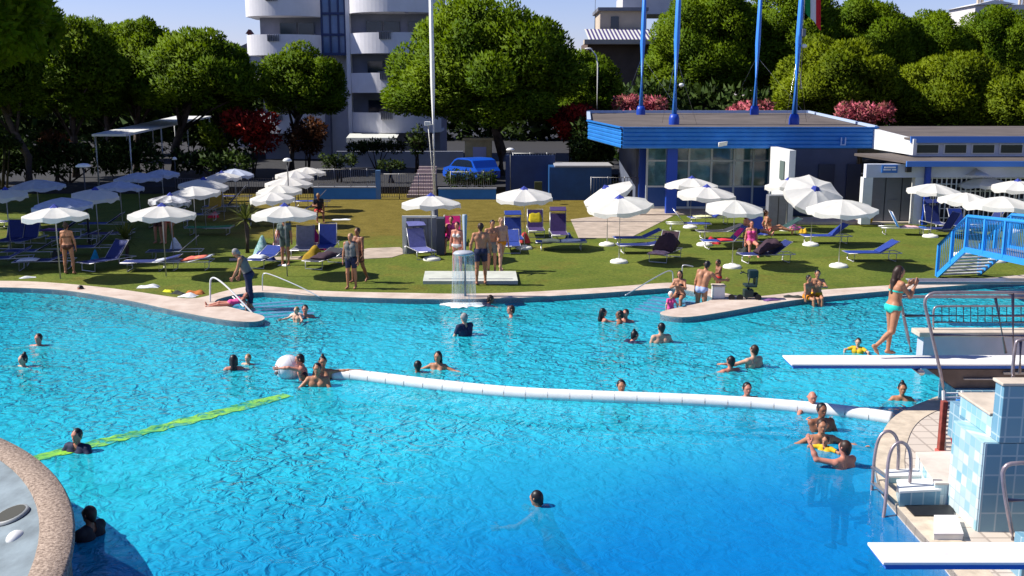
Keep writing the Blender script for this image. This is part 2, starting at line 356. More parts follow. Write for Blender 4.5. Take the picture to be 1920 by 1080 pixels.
# --- water: a body of tinted water with a rippled surface
def water_mat():
    m = bpy.data.materials.new('pool_water'); m.use_nodes = True; n = m.node_tree.nodes; l = m.node_tree.links; n.remove(n['Principled BSDF'])
    out = n['Material Output']
    tc = n.new('ShaderNodeTexCoord')
    def noise(sc, st=(1, 1, 1), det=3, dist=.6):
        mp = n.new('ShaderNodeMapping'); mp.inputs['Scale'].default_value = st; l.new(tc.outputs['Object'], mp.inputs[0])
        x = n.new('ShaderNodeTexNoise'); x.inputs['Scale'].default_value = sc; x.inputs['Detail'].default_value = det; x.inputs['Distortion'].default_value = dist
        l.new(mp.outputs[0], x.inputs['Vector']); return x.outputs['Fac']
    def mth(op, a, b_=None, c=None):
        x = n.new('ShaderNodeMath'); x.operation = op
        for i, q in enumerate((a, b_, c)):
            if q is None: continue
            if isinstance(q, (int, float)): x.inputs[i].default_value = q
            else: l.new(q, x.inputs[i])
        return x.outputs[0]
    calm = n.new('ShaderNodeMapRange'); l.new(noise(.13, det=2), calm.inputs[0])
    for i, v in ((1, .38), (2, .60), (3, .45), (4, 1.0)): calm.inputs[i].default_value = v
    spx = n.new('ShaderNodeSeparateXYZ'); l.new(tc.outputs['Object'], spx.inputs[0])
    cx = n.new('ShaderNodeMapRange'); l.new(spx.outputs['X'], cx.inputs[0]); cy = n.new('ShaderNodeMapRange'); l.new(spx.outputs['Y'], cy.inputs[0])
    for i, v in ((1, -4.0), (2, 0.0), (3, 0.0), (4, 1.0)): cx.inputs[i].default_value = v
    for i, v in ((1, 16.6), (2, 15.0), (3, 0.0), (4, 1.0)): cy.inputs[i].default_value = v
    lively = mth('SUBTRACT', 1.0, mth('MULTIPLY', mth('MULTIPLY', cx.outputs[0], cy.outputs[0]), .72))
    hgt = mth('ADD', mth('MULTIPLY', noise(4.2, det=2, dist=1.2), .58), mth('MULTIPLY', noise(1.5, (1, 1.3, 1), 2), .75))
    bp = n.new('ShaderNodeBump'); bp.inputs['Distance'].default_value = .20; l.new(hgt, bp.inputs['Height']); l.new(mth('MULTIPLY', mth('MULTIPLY', calm.outputs[0], .55), lively), bp.inputs['Strength'])
    bd = n.new('ShaderNodeBump'); bd.inputs['Distance'].default_value = .34; l.new(hgt, bd.inputs['Height']); l.new(mth('MULTIPLY', calm.outputs[0], lively), bd.inputs['Strength'])
    gl = n.new('ShaderNodeBsdfGlossy'); gl.inputs['Roughness'].default_value = .05; l.new(bp.outputs[0], gl.inputs['Normal'])
    fr = n.new('ShaderNodeFresnel'); fr.inputs['IOR'].default_value = 1.24; l.new(bp.outputs[0], fr.inputs['Normal'])
    # tint noise paints in light bunched by ripples; diffuse stands for scattered light
    r = n.new('ShaderNodeValToRGB'); r.color_ramp.elements[0].position = .36; r.color_ramp.elements[1].position = .60
    r.color_ramp.elements[0].color = (.66, .76, .82, 1); r.color_ramp.elements[1].color = (1, 1, 1, 1); l.new(noise(3.1, det=2, dist=1.6), r.inputs['Fac'])
    tr = n.new('ShaderNodeBsdfTransparent'); l.new(r.outputs[0], tr.inputs['Color'])
    df = n.new('ShaderNodeBsdfDiffuse'); df.inputs['Color'].default_value = (.015, .580, .790, 1); l.new(bd.outputs[0], df.inputs['Normal'])
    # diffuse colour darkens over the deep pool to paint in light lost with depth
    sp = n.new('ShaderNodeSeparateXYZ'); l.new(tc.outputs['Object'], sp.inputs[0])
    dd = mth('SUBTRACT', mth('MULTIPLY_ADD', mth('MINIMUM', sp.outputs['X'], 4.0), -.45, mth('MULTIPLY', noise(.35, det=2), 2.4)), mth('MULTIPLY_ADD', sp.outputs['Y'], -.80, 12.4))
    milk = n.new('ShaderNodeMapRange'); milk.interpolation_type = 'SMOOTHSTEP'; l.new(dd, milk.inputs[0])
    for i, v in ((1, -3.2), (2, 3.2), (3, 0.0), (4, 1.0)): milk.inputs[i].default_value = v
    m0 = n.new('ShaderNodeMixShader'); m0.inputs['Fac'].default_value = .56; dc = n.new('ShaderNodeMixRGB'); l.new(milk.outputs[0], dc.inputs['Fac']); dc.inputs[1].default_value = (.003, .225, .60, 1); dc.inputs[2].default_value = (.028, .61, .77, 1); l.new(dc.outputs[0], df.inputs['Color']); l.new(tr.outputs[0], m0.inputs[1]); l.new(df.outputs[0], m0.inputs[2])
    mx = n.new('ShaderNodeMixShader'); l.new(fr.outputs[0], mx.inputs['Fac']); l.new(m0.outputs[0], mx.inputs[1]); l.new(gl.outputs[0], mx.inputs[2])
    l.new(mx.outputs[0], out.inputs['Surface'])
    va = n.new('ShaderNodeVolumeAbsorption'); va.inputs['Color'].default_value = (0.0, 0.76, 0.945, 1); va.inputs['Density'].default_value = 0.80
    l.new(va.outputs[0], out.inputs['Volume'])
    return m
m = MB(); m.prism([(p.x, p.y) for p in pool_loop], -6, WZ)
tag(m.obj('water', water_mat()), 'rippled blue swimming pool water', None, None, 'structure')
# --- underwater steps in the two recesses
STEPM = tile_mat('step_tiles', (0.50, 0.62, 0.70), (0.42, 0.56, 0.66), (0.08, 0.22, 0.38), .9, .12, .4)
def pool_steps(a, b, dirv, n_, label):
    a = P(*a); b = P(*b); d = Vector(dirv).normalized(); u = b - a
    rt = thing('pool_steps', label, 'steps', (a + b) / 2)
    for i in range(n_):
        mb = MB(); o = a + d * (.05 + .44 * i)
        mb.obox(o + u / 2 + d * .15 + Vector((0, 0, WZ + .007 - .001 * i - .38)), u / 2 * (1 + .03 * i), d * .10, Vector((0, 0, .38)))
        mb.obj('step', STEPM, rt, True)
pool_steps((400, 566), (560, 553.5), (.35, -1, 0), 5, 'tiled pool steps in the left corner beside the bending man')
pool_steps((1345, 562), (1225, 546.5), (-.35, -1, 0), 5, 'tiled pool steps in the right corner by the man in pale trunks')
# --- diving deck island on the right
isl_px = [(2300, 620), (1960, 668), (1850, 708), (1755, 745), (1700, 766), (1665, 790), (1646, 830), (1640, 870), (1650, 912), (1682, 950), (1715, 988), (1750, 1024), (1800, 1085), (1880, 1190)]
isl = smooth_line([P(*p) for p in isl_px], 2)
isl_poly = isl + [Vector((33, isl[-1].y, 0)), Vector((33, isl[0].y, 0))]
DECK = tile_mat('deck_tiles', (0.60, 0.52, 0.44), (0.55, 0.48, 0.41), (0.38, 0.32, 0.27), .32, .32, .7, 0, .018, False)
m = MB(); m.prism([(p.x, p.y) for p in isl_poly], -4.6, 0.0, True, False)
tag(m.obj('diving_deck', [DECK]), 'beige tiled deck under the diving boards', None, None, 'structure')
cen = Vector((13, 14, 0)); inn = []
for i, p in enumerate(isl):
    d = (isl[min(i + 1, len(isl) - 1)] - isl[max(i - 1, 0)]).normalized(); nn = Vector((-d.y, d.x, 0))
    if nn.dot(cen - p) < 0: nn = -nn
    inn.append(p + nn * .42)
m = MB(); n = len(isl)
ov = [(p.x, p.y, .012) for p in isl] + [(p.x, p.y, .012) for p in inn] + [(p.x - 0, p.y, -.1) for p in isl] + [(p.x, p.y, -.02) for p in inn]
m.add(ov, [(i, i + 1, n + i + 1, n + i) for i in range(n - 1)] + [(i, i + 1, 2 * n + i + 1, 2 * n + i) for i in range(n - 1)] + [(n + i, n + i + 1, 3 * n + i + 1, 3 * n + i) for i in range(n - 1)])
tag(m.obj('deck_coping', mat('sandstone', (0.56, 0.47, 0.36), 0.75, 0.2, 4)), kind='structure')
# --- street terrace behind the lawn (about a metre higher), with its asphalt
GZ = 0.4
ASPH = mat('asphalt', (0.028, 0.028, 0.032), 0.9, 0.25, 3)  # darkened to paint in the shade of the pines on the street
TER = [(-300, 57.5), (3.0, 57.5), (3.0, 66.5), (300, 66.5), (300, 400), (-300, 400)]
m = MB(); m.prism(TER, 0.01, GZ, True, False); tag(m.obj('street', ASPH), kind='structure')
# --- paving patches on the lawn
PAVE = mat('paving', (0.42, 0.34, 0.27), 0.85, 0.25, 1.6, bump=.2)
def patch(name, px, z=.012, mt=PAVE):
    q = [P(*p) for p in px]; mb = MB(); mb.prism([(p.x, p.y) for p in q], -.02, z); return tag(mb.obj(name, mt), kind='structure')
patch('paving', [(660, 487), (735, 483), (765, 474), (750, 464), (690, 466), (655, 474)], .014)
patch('paving', [(1085, 447), (1180, 447), (1225, 424), (1262, 405), (1190, 392), (1150, 402), (1070, 412)], .015)
patch('path', [(430, 489), (560, 487), (660, 484), (660, 477), (560, 481), (430, 485)], .013)
m = MB(); a = P(1478, 421); b = P(1965, 421); m.box(a.x, b.x, a.y, a.y + 2.0, 0, .1); tag(m.obj('pavement', CREAM), kind='structure')
m = MB(); a = P(1200, 404); b = P(1478, 404); m.box(a.x, b.x - .02, a.y, a.y + 14.0, 0, .06); tag(m.obj('porch_floor', PAVE), kind='structure')
# ================================================================== VEGETATION
def leaf_mat(name, c1, c2, scale=.5, trans=.25):
    if name in MATS: return MATS[name]
    m = bpy.data.materials.new(name); MATS[name] = m; m.use_nodes = True; n = m.node_tree.nodes; l = m.node_tree.links; b = n['Principled BSDF']
    tc = n.new('ShaderNodeTexCoord'); mixr = None
    a = n.new('ShaderNodeTexNoise'); a.inputs['Scale'].default_value = scale; a.inputs['Detail'].default_value = 3; l.new(tc.outputs['Object'], a.inputs['Vector'])
    f = n.new('ShaderNodeTexNoise'); f.inputs['Scale'].default_value = scale * 9; l.new(tc.outputs['Object'], f.inputs['Vector'])
    ad = n.new('ShaderNodeMath'); ad.operation = 'MULTIPLY_ADD'; ad.inputs[1].default_value = .6; l.new(f.outputs['Fac'], ad.inputs[0])
    sb = n.new('ShaderNodeMath'); sb.operation = 'SUBTRACT'; sb.inputs[1].default_value = .3; l.new(a.outputs['Fac'], sb.inputs[0]); l.new(sb.outputs[0], ad.inputs[2])
    r = n.new('ShaderNodeValToRGB'); r.color_ramp.elements[0].position = .33; r.color_ramp.elements[1].position = .66
    r.color_ramp.elements[0].color = (*c1, 1); r.color_ramp.elements[1].color = (*c2, 1); l.new(ad.outputs[0], r.inputs['Fac'])
    l.new(r.outputs[0], b.inputs['Base Color']); b.inputs['Roughness'].default_value = .7; b.inputs['Specular IOR Level'].default_value = .2
    t = n.new('ShaderNodeBsdfTranslucent'); l.new(r.outputs[0], t.inputs['Color'])
    mx = n.new('ShaderNodeMixShader'); mx.inputs['Fac'].default_value = trans; l.new(b.outputs[0], mx.inputs[1]); l.new(t.outputs[0], mx.inputs[2])
    l.new(mx.outputs[0], n['Material Output'].inputs['Surface']); return m
PINE = leaf_mat('pine_needles', (.065, .130, .001), (.165, .250, .002), .40, .36)
PINE2 = leaf_mat('pine_needles_olive', (.085, .135, .001), (.195, .250, .002), .40, .36)
DARKLEAF = leaf_mat('dark_leaves', (.022, .050, .008), (.060, .100, .015), .5)
HEDGE = leaf_mat('hedge_leaves', (.020, .040, .006), (.055, .085, .012), .8)
REDLEAF = leaf_mat('red_leaves', (.18, .012, .008), (.48, .028, .016), .7)
BROWNLEAF = leaf_mat('brown_leaves', (.05, .022, .008), (.16, .055, .018), .8)
PINKFLOWER = leaf_mat('pink_flowers', (.10, .08, .03), (.75, .16, .24), 1.6)
LEAFN = [None]
def leaf_cloud(lobes, dens, size, rng, up=.35, flat=1.0, crown=None):
    """many small leaf blades spread over and inside the given lobes (centre, radius)"""
    Vs = []; Ns = []
    for c, r in lobes:
        n_ = max(12, int(dens * r * r))
        d = rng.normal(size=(n_, 3)); d /= np.linalg.norm(d, axis=1)[:, None]
        rad = r * (1 - .55 * rng.random(n_) ** 2.2)
        p = np.asarray(c) + d * rad[:, None] * np.array([1, 1, flat])
        o = d + rng.normal(size=(n_, 3)) * .55 + np.array([0, 0, up]); o /= np.linalg.norm(o, axis=1)[:, None]
        t = np.cross(o, rng.normal(size=(n_, 3))); t /= np.linalg.norm(t, axis=1)[:, None]
        s = size * (.6 + .8 * rng.random(n_))[:, None]
        T3 = np.stack([p - t * s * .42, p + t * s * .42, p + o * s * 1.25 + t * s * .12], 1)
        ng = np.cross(T3[:, 1] - T3[:, 0], T3[:, 2] - T3[:, 0]); fl = (ng * d).sum(1) < 0; T3[fl] = T3[fl][:, ::-1]; Vs.append(T3)
        nn = d + rng.normal(size=(n_, 3)) * .28 + np.array([0, 0, .15])
        if crown: cd = p / np.array(crown); cd /= np.maximum(np.linalg.norm(cd, axis=1), 1e-3)[:, None]; nn = d * .55 + cd * .45 + rng.normal(size=(n_, 3)) * .3 + np.array([-.05, -.05, .55])
        nn /= np.linalg.norm(nn, axis=1)[:, None]; Ns.append(np.repeat(nn[:, None, :], 3, 1))
    V = np.concatenate(Vs).reshape(-1, 3); F = np.arange(len(V)).reshape(-1, 3)
    LEAFN[0] = np.concatenate(Ns).reshape(-1, 3)
    return V, F
def dome_lobes(rx, ry, rz, n_, lr, rng, low=-.25):
    out = []
    while len(out) < n_:
        d = rng.normal(size=3); d /= np.linalg.norm(d)
        if d[2] < low: continue
        k = .62 + .24 * rng.random()
        out.append((np.array([d[0] * rx * k, d[1] * ry * k, d[2] * rz * k]), lr * (.75 + .55 * rng.random())))
    for _ in range(n_ // 3):
        d = rng.normal(size=3) * .3
        out.append((np.array([d[0] * rx, d[1] * ry, abs(d[2]) * rz * .6]), lr * 1.1))
    return out
def tree(label, x0, x1, y0, y1, trunk_px, Y, gz, seed, m=None, name='pine_tree', dens=820, group='stone pines behind the pool'):
    rng = np.random.default_rng(seed); gz = GZ if gz == 1 else gz
    a = PY(x0, y0, Y); b = PY(x1, y1, Y); tb = PY(trunk_px, 300, Y).x
    rx = (b.x - a.x) / 2 * (1.0 if x1 - x0 > 300 or 470 < x0 < 490 else 1.14); cx = (a.x + b.x) / 2; zt = a.z; zb = b.z; rz = (zt - zb) * .66; cz = zt - rz
    t = thing(name, label, 'tree', (tb, Y, gz), 0, group)
    lobes = dome_lobes(rx, rx * .85, rz, 100, rx * .21, rng, -.7)
    V, F = leaf_cloud(lobes, dens, .12 + .009 * rx, rng, crown=(rx, rx * .85, rz))
    low = V[:, 2] < 0; V[low, 2] *= .55
    V += np.array([cx - tb, 0, cz - gz])
    np_obj('crown', V, F, m or PINE, t, N=LEAFN[0])
    mb = MB(); h = cz - gz - rz * .25; rr = .14 + .035 * rx
    mb.tube([(0, 0, -.1), (.1, .05, h * .35), ((cx - tb) * .4, .0, h * .7), ((cx - tb) * .7, 0, h)], [rr * 1.15, rr * .9, rr * .75, rr * .5], 9)
    for k in range(7):
        an = k * .9 + rng.random(); s0 = .55 + .4 * rng.random()
        p0 = Vector(((cx - tb) * .5 * s0, 0, h * s0)); p2 = Vector((cx - tb + math.cos(an) * rx * .7, math.sin(an) * rx * .6, h + rz * (.1 + .3 * rng.random())))
        mb.tube([p0, p0.lerp(p2, .5) + Vector((0, 0, .3)), p2], [rr * .5, rr * .33, rr * .12], 6)
    mb.obj('trunk', WOODY, t)
    return t
tree('dark stone pine at the left edge of the picture with a bare leaning trunk', -120, 75, -5, 235, 50, 58, 1, 1)
tree('tall broad stone pine second from the left edge', 25, 232, 2, 245, 140, 64, 1, 2)
tree('stone pine behind the white carport roof, third from the left edge', 170, 350, 28, 225, 255, 69, 1, 3)
tree('stone pine above the red leaved bush, left of the apartment block', 258, 482, 62, 218, 325, 66, 1, 4)
tree('small round stone pine in front of the apartment block left of its blue stairwell', 478, 658, 80, 226, 546, 70, 1, 5)
tree('largest stone pine, in the middle of the picture beside the tall white pole', 722, 1100, 0, 246, 938, 66, 1, 6, dens=600)
tree('small dark pine squeezed between the largest pine and the street lamp', 1050, 1160, 92, 226, 1120, 76, 1, 7)
tree('tall dark pine behind the second blue mast', 1222, 1425, -45, 205, 1320, 86, 1, 8)
tree('tall dark pine between the two right masts, behind the flag', 1385, 1570, -50, 195, 1450, 88, 1, 9)
tree('tall pine right of the flag with its top at the upper picture edge', 1535, 1712, -12, 165, 1620, 92, 1, 10)
tree('round bright pine right of the last blue mast above the pink oleander', 1462, 1674, 75, 232, 1570, 74, 1, 11, PINE2)
tree('pine in the rear row under the strip of sky, right of the flag', 1672, 1812, 16, 160, 1740, 94, 1, 12)
tree('pine in the rear row below the white chimneys in the top right corner', 1780, 1945, 16, 165, 1860, 96, 1, 13)
tree('round olive green pine above the roof of the right wing', 1672, 1876, 103, 246, 1775, 75, 1, 14, PINE2)
tree('pine cut by the right edge of the picture above the right wing', 1846, 2010, 128, 250, 1930, 72, 1, 15, PINE2)
tree('dark pine filling the gap behind the second and third pine from the left', 95, 290, 30, 235, 205, 80, 1, 31)
tree('low dark pine behind the one above the red leaved bush', 340, 480, 84, 235, 420, 84, 1, 32)
# two more pines just left of the picture shade the left umbrellas
for k, (x, y, r_) in enumerate([(-23.8, 38.8, 3.9), (-26.0, 48.5, 4.6), (-24.2, 43.2, 4.0), (-24.8, 35.4, 3.5), (-31.0, 54.0, 5.2)]):
    rng = np.random.default_rng(50 + k)
    t = thing('pine_tree', ['stone pine beside the lawn left of the umbrellas', 'tallest stone pine left of the shaded umbrellas', 'stone pine beside the lawn behind the left umbrellas', 'small stone pine nearest the pool at the left', 'stone pine by the street at far left'][k], 'tree', (x, y, 0), 0, 'stone pines behind the pool')
    V, F = leaf_cloud(dome_lobes(r_, r_, 2.6, 34, r_ * .32, rng), 260, .30, rng); V[:, 2] += 8.8; np_obj('crown', V, F, PINE, t)
    mb = MB(); mb.tube([(0, 0, -.1), (.1, .1, 4), (0, 0, 8.8)], [.3, .24, .15], 9); mb.obj('trunk', WOODY, t)
def shrub(name, label, cat, x0, x1, y0, y1, Y, gz, m, seed, size=.16, dens=420, depth=None, group=None, stem=True):
    rng = np.random.default_rng(seed); a = PY(x0, y0, Y); b = PY(x1, y1, Y); gz = GZ if gz == 1 else gz
    rx = (b.x - a.x) / 2; rz = (a.z - b.z) / 2; t = thing(name, label, cat, ((a.x + b.x) / 2, Y, gz), 0, group)
    dp = depth or min(rx, rz * 1.4); lr = min(rx, rz) * .55
    k = max(7, int(rx / max(lr, .1) * 8)); lobes = []
    for _ in range(k):
        lobes.append((np.array([rng.uniform(-1, 1) * max(rx - lr * .8, .01), rng.uniform(-1, 1) * max(dp - lr * .7, .01), rng.uniform(-.9, 1) * max(rz - lr * .75, .01)]), lr * rng.uniform(.75, 1.15)))
    V, F = leaf_cloud(lobes, dens, size, rng, .2); V[:, 2] += (a.z + b.z) / 2 - gz
    np_obj('leaves', V, F, m, t, N=LEAFN[0])
    if stem and b.z > gz + .1:
        mb = MB()
        for q in range(4): mb.tube([(rng.uniform(-.2, .2), rng.uniform(-.2, .2), -.05), (rng.uniform(-.5, .5) * rx, 0, (a.z + b.z) / 2 - gz)], [.07, .03], 6)
        mb.obj('stem', WOODY, t)
    return t
shrub('red_shrub', 'large dark red leaved bush under the pine, beside the white carport', 'bush', 424, 522, 206, 288, 64, 1, REDLEAF, 21, .2)
shrub('red_shrub', 'round bright red bush between the largest pine and the blue roof', 'bush', 1026, 1112, 198, 262, 64, 1, REDLEAF, 22, .18)
shrub('brown_shrub', 'brownish bush at the foot of the small round pine', 'bush', 535, 618, 222, 296, 66, 1, BROWNLEAF, 23)
shrub('brown_shrub', 'rusty brown bush by the trunk of the left edge pine', 'bush', 66, 135, 246, 306, 60, 1, BROWNLEAF, 24)
shrub('olive_shrub', 'yellowish green bush left of the dark red one', 'bush', 378, 432, 228, 284, 63, 1, PINE2, 25)
shrub('oleander', 'pink flowering oleander behind the left pair of masts', 'bush', 1146, 1252, 178, 225, 68, 1, PINKFLOWER, 26, .17)
shrub('oleander', 'pink flowering oleander behind the third mast', 'bush', 1368, 1448, 190, 228, 68.5, 1, PINKFLOWER, 27, .17)
shrub('oleander', 'pink flowering oleander right of the fourth mast', 'bush', 1566, 1676, 194, 240, 68, 1, PINKFLOWER, 28, .17)
shrub('hedge', 'dark clipped hedge under the white awning of the apartment block', 'hedge', 652, 762, 260, 288, 70, 1, HEDGE, 29, .14)
shrub('hedge', 'low green hedge beside the white steps', 'hedge', 596, 672, 288, 318, 60.5, 1, HEDGE, 30, .12)
shrub('hedge', 'low round green hedge at the head of the white steps', 'hedge', 706, 760, 300, 320, 60, 1, HEDGE, 31, .12)
shrub('shrub', 'upright green shrub between the hedge and the tan kiosk', 'bush', 762, 800, 236, 292, 68, 1, HEDGE, 32, .16)
shrub('hedge', 'long dark hedge behind the left umbrellas', 'hedge', -80, 330, 262, 330, 60, 1, DARKLEAF, 33, .2, 260, 1.4)
shrub('hedge', 'dark undergrowth behind the railing left of the blue wall', 'hedge', 320, 480, 282, 322, 62, 1, DARKLEAF, 34, .2, 260, 1.2)
shrub('shrub', 'bright green low shrub at the left picture edge under the pines', 'bush', -40, 44, 255, 280, 57.6, 1, HEDGE, 35, .16)
shrub('shrub', 'dark bush behind the blue container wall', 'bush', 1066, 1150, 220, 320, 62, 1, DARKLEAF, 36, .2)
shrub('hedge', 'dark hedge behind the railing in front of the blue car', 'hedge', 835, 935, 318, 350, 56.3, 0, DARKLEAF, 38, .13, 420, .5)
# far wood that closes the view behind everything
rng = np.random.default_rng(77); lobes = []
for x in np.arange(-75, 95, 2.6):
    for z in (2.2, 5.4): lobes.append((np.array([x + rng.uniform(-1, 1), 118 + rng.uniform(-3, 3), z + rng.uniform(-.6, .9)]), rng.uniform(2.2, 3.2)))
V, F = leaf_cloud(lobes, 42, .7, rng); o = np_obj('woods', V, F, DARKLEAF, N=LEAFN[0]); tag(o, 'dark wood closing the view behind the street', 'wood', None, 'stuff')
rng = np.random.default_rng(78); lobes = []
for x in np.arange(-46, -8, 1.6):
    for z in (2.0, 4.0, 6.0) if x < -22 else (2.0, 4.0): lobes.append((np.array([x + rng.uniform(-.6, .6), 88 + rng.uniform(-2, 2), z + rng.uniform(-.4, .8)]), rng.uniform(1.3, 1.9)))
for x in np.arange(8, 52, 1.6):
    for z in (2.0, 4.2): lobes.append((np.array([x + rng.uniform(-.6, .6), 80 + rng.uniform(-2, 2), z + rng.uniform(-.4, .8)]), rng.uniform(1.3, 1.9)))
V, F = leaf_cloud(lobes, 70, .45, rng); o = np_obj('undergrowth', V, F, DARKLEAF, N=LEAFN[0]); tag(o, 'dark undergrowth beneath the pines', 'undergrowth', None, 'stuff')
def yucca(label, px, py, h, trunk, seed, m):
    rng = np.random.default_rng(seed); p = P(px, py); t = thing('yucca', label, 'plant', p, 0, 'spiky plants on the left lawn')
    mb = MB()
    if trunk: mb.tube([(0, 0, -.02), (.03, 0, trunk * .5), (0, .02, trunk)], [.09, .075, .07], 8); mb.obj('trunk', WOODY, t)
    mb = MB()
    for k in range(64):
        an = rng.uniform(0, 2 * math.pi); el = rng.uniform(-.35, 1.35); L = h * rng.uniform(.65, 1)
        d = Vector((math.cos(an) * math.cos(el), math.sin(an) * math.cos(el), math.sin(el))); s = Vector((-math.sin(an), math.cos(an), 0)) * .028
        o_ = Vector((0, 0, trunk)); a = o_ + d * L * .5; e = o_ + d * L + Vector((0, 0, -.12 * L))
        mb.add([o_ - s, o_ + s, a + s * 1.2, a - s * 1.2, e], [(0, 1, 2, 3), (3, 2, 4)])
    mb.obj('leaves', m, t)
YUC = leaf_mat('yucca_leaves', (.05, .075, .012), (.17, .19, .04), 3)
yucca('spiky green yucca beside the left front umbrella', 238, 488, 1.05, .75, 1, YUC)
yucca('tall yellowish spiky yucca left of the crowded umbrella', 464, 474, .95, 1.2, 2, YUC)
# ================================================================== BUILDINGS
LAV = mat('lavender_render', (0.74, 0.73, 0.77), 0.8, 0.06, .8)
PLASTER = mat('pale_plaster', (0.62, 0.60, 0.60), 0.8, 0.08, .8)
BLUEGLASS = mat('blue_glass', (0.05, 0.14, 0.34), 0.12, 0.2, .6, spec=.6)
AWN = mat('white_awning', (0.85, 0.86, 0.80), .8, .08, 4, trans=.3)
YB = 82.0
bld = thing('apartment_building', 'pale apartment block with curved balconies and a blue glazed stairwell', 'building', (PY(664, 300, YB).x, YB, GZ))
def zc(py, Y): return CAM_H + (HOR - py) * Y / FOC
def xc(px, Y): return (px - 960) * Y / FOC
def arc(px0, px1, bulge, back=0.0, n_=22):
    x0, x1 = xc(px0, YB), xc(px1, YB); out = []
    for i in range(n_ + 1):
        t = -1 + 2 * i / n_; out.append(Vector((x0 + (x1 - x0) * (t + 1) / 2, YB + back - bulge * math.sqrt(max(0, 1 - t * t * .93)), 0)))
    return out
def band(px0, px1, bulge, py_top, py_bot, name, slab=True):
    a = arc(px0, px1, bulge); b = [Vector((p.x, p.y + .18, 0)) for p in a]; mb = MB()
    mb.prism([(p.x, p.y) for p in a + b[::-1]], zc(py_bot, YB), zc(py_top, YB))
    if slab: mb.prism([(p.x, p.y + .02) for p in b] + [(b[-1].x, YB + 3), (b[0].x, YB + 3)], zc(py_bot, YB) + .02, zc(py_bot, YB) + .22)
    return mb.obj(name, LAV, bld, True)
def core(px0, px1, py0, py1, y0, y1, mt, name='wall'):
    mb = MB(); mb.box(xc(px0, YB), xc(px1, YB), y0, y1, zc(py1, YB), zc(py0, YB)); return mb.obj(name, mt, bld, True)
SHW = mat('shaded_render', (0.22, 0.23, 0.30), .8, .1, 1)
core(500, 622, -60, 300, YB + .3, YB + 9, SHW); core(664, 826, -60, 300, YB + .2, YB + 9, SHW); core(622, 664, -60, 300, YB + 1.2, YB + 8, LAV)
core(660, 667, -60, 256, YB - .75, YB + .1, LAV, 'pier')
for (a, b) in ((-40, 34), (69, 105), (139, 174), (209, 245)):
    bd = band(667.2, 830, 2.6, a, b, 'balcony')
    mb = MB(); xx = [xc(726 + 3.2 * k, YB) for k in range(7)]
    for x in xx: mb.box(x - .02, x + .02, YB - 2.78, YB - 2.5, zc(a + 12, YB), zc(a - 1, YB))
    for x in xx[:1]: mb.box(xc(722, YB), xc(750, YB), YB - 2.73, YB - 2.55, zc(a - .4, YB), zc(a - 2, YB))
    mb.obj('grille', GREY, bd)
    for ch in bd.children: ch.location = -bld.location
for (a, b) in ((3, 40), (72, 108), (142, 176), (211, 246)):
    bd = band(480, 616, 2.2, a, b, 'balcony')
    mb = MB()
    for k in range(7):
        x = xc(527 + 3.2 * k, YB); mb.box(x - .02, x + .02, YB - 2.36, YB - 2.05, zc(a + 12, YB), zc(a + .5, YB))
    g = mb.obj('grille', GREY, bd); g.location = -bld.location
for y0 in (38, 108, 178):          # glazed doors behind the balconies
    for (x0, x1) in ((694, 724), (726, 756), (770, 800)):
        mb = MB(); mb.box(xc(x0, YB), xc(x1, YB), YB + .08, YB + .2, zc(y0 + 36, YB), zc(y0 + 8, YB)); fr = mb.obj('window', GREY, bld, True)
        mb = MB(); mb.box(xc(x0 + 1.5, YB), xc(x1 - 1.5, YB), YB + .02, YB + .1, zc(y0 + 36, YB), zc(y0 + 9.5, YB)); pn = mb.obj('pane', DARKGLASS, fr); pn.location = -bld.location
    for (x0, x1) in ((536, 568), (569, 600)):
        mb = MB(); mb.box(xc(x0, YB), xc(x1, YB), YB + .18, YB + .3, zc(y0 + 36, YB), zc(y0 + 10, YB)); fr = mb.obj('window', GREY, bld, True)
        mb = MB(); mb.box(xc(x0 + 1.5, YB), xc(x1 - 1.5, YB), YB + .12, YB + .2, zc(y0 + 36, YB), zc(y0 + 11.5, YB)); pn = mb.obj('pane', DARKGLASS, fr); pn.location = -bld.location
sw = MB(); sw.box(xc(616.5, YB), xc(659.5, YB), YB - .55, YB + 1.2, zc(106, YB), zc(-60, YB)); sw = sw.obj('stairwell', BLUEGLASS, bld, True)
mb = MB()
for x in (616.5, 631.5, 646.5, 658.5): mb.box(xc(x, YB) - .07, xc(x, YB) + .07, YB - .66, YB - .56, zc(106, YB), zc(-60, YB))
for y in (-30, 4, 34, 71, 105): mb.box(xc(616.5, YB) - .05, xc(659, YB), YB - .69, YB - .565, zc(y, YB) - .1, zc(y, YB) + .1)
g = mb.obj('glazing_bars', mat('navy_paint', (.012, .03, .12), .4), sw); g.location = -bld.location
mb = MB(); a0, a1 = xc(668, YB), xc(757, YB)       # shop awning with a scalloped valance
mb.add([(a0, YB - 2.4, zc(246, YB)), (a1, YB - 2.4, zc(246, YB)), (a1, YB - 4.2, zc(252, YB)), (a0, YB - 4.2, zc(252, YB))], [(0, 1, 2, 3)])
k = 16
for i in range(k):
    u0 = a0 + (a1 - a0) * i / k; u1 = a0 + (a1 - a0) * (i + 1) / k; um = (u0 + u1) / 2
    mb.add([(u0, YB - 4.2, zc(252, YB)), (u1, YB - 4.2, zc(252, YB)), (u1, YB - 4.24, zc(260, YB)), (um, YB - 4.24, zc(262.5, YB)), (u0, YB - 4.24, zc(260, YB))], [(0, 1, 2, 3, 4)])
mb.obj('awning', AWN, bld, True)
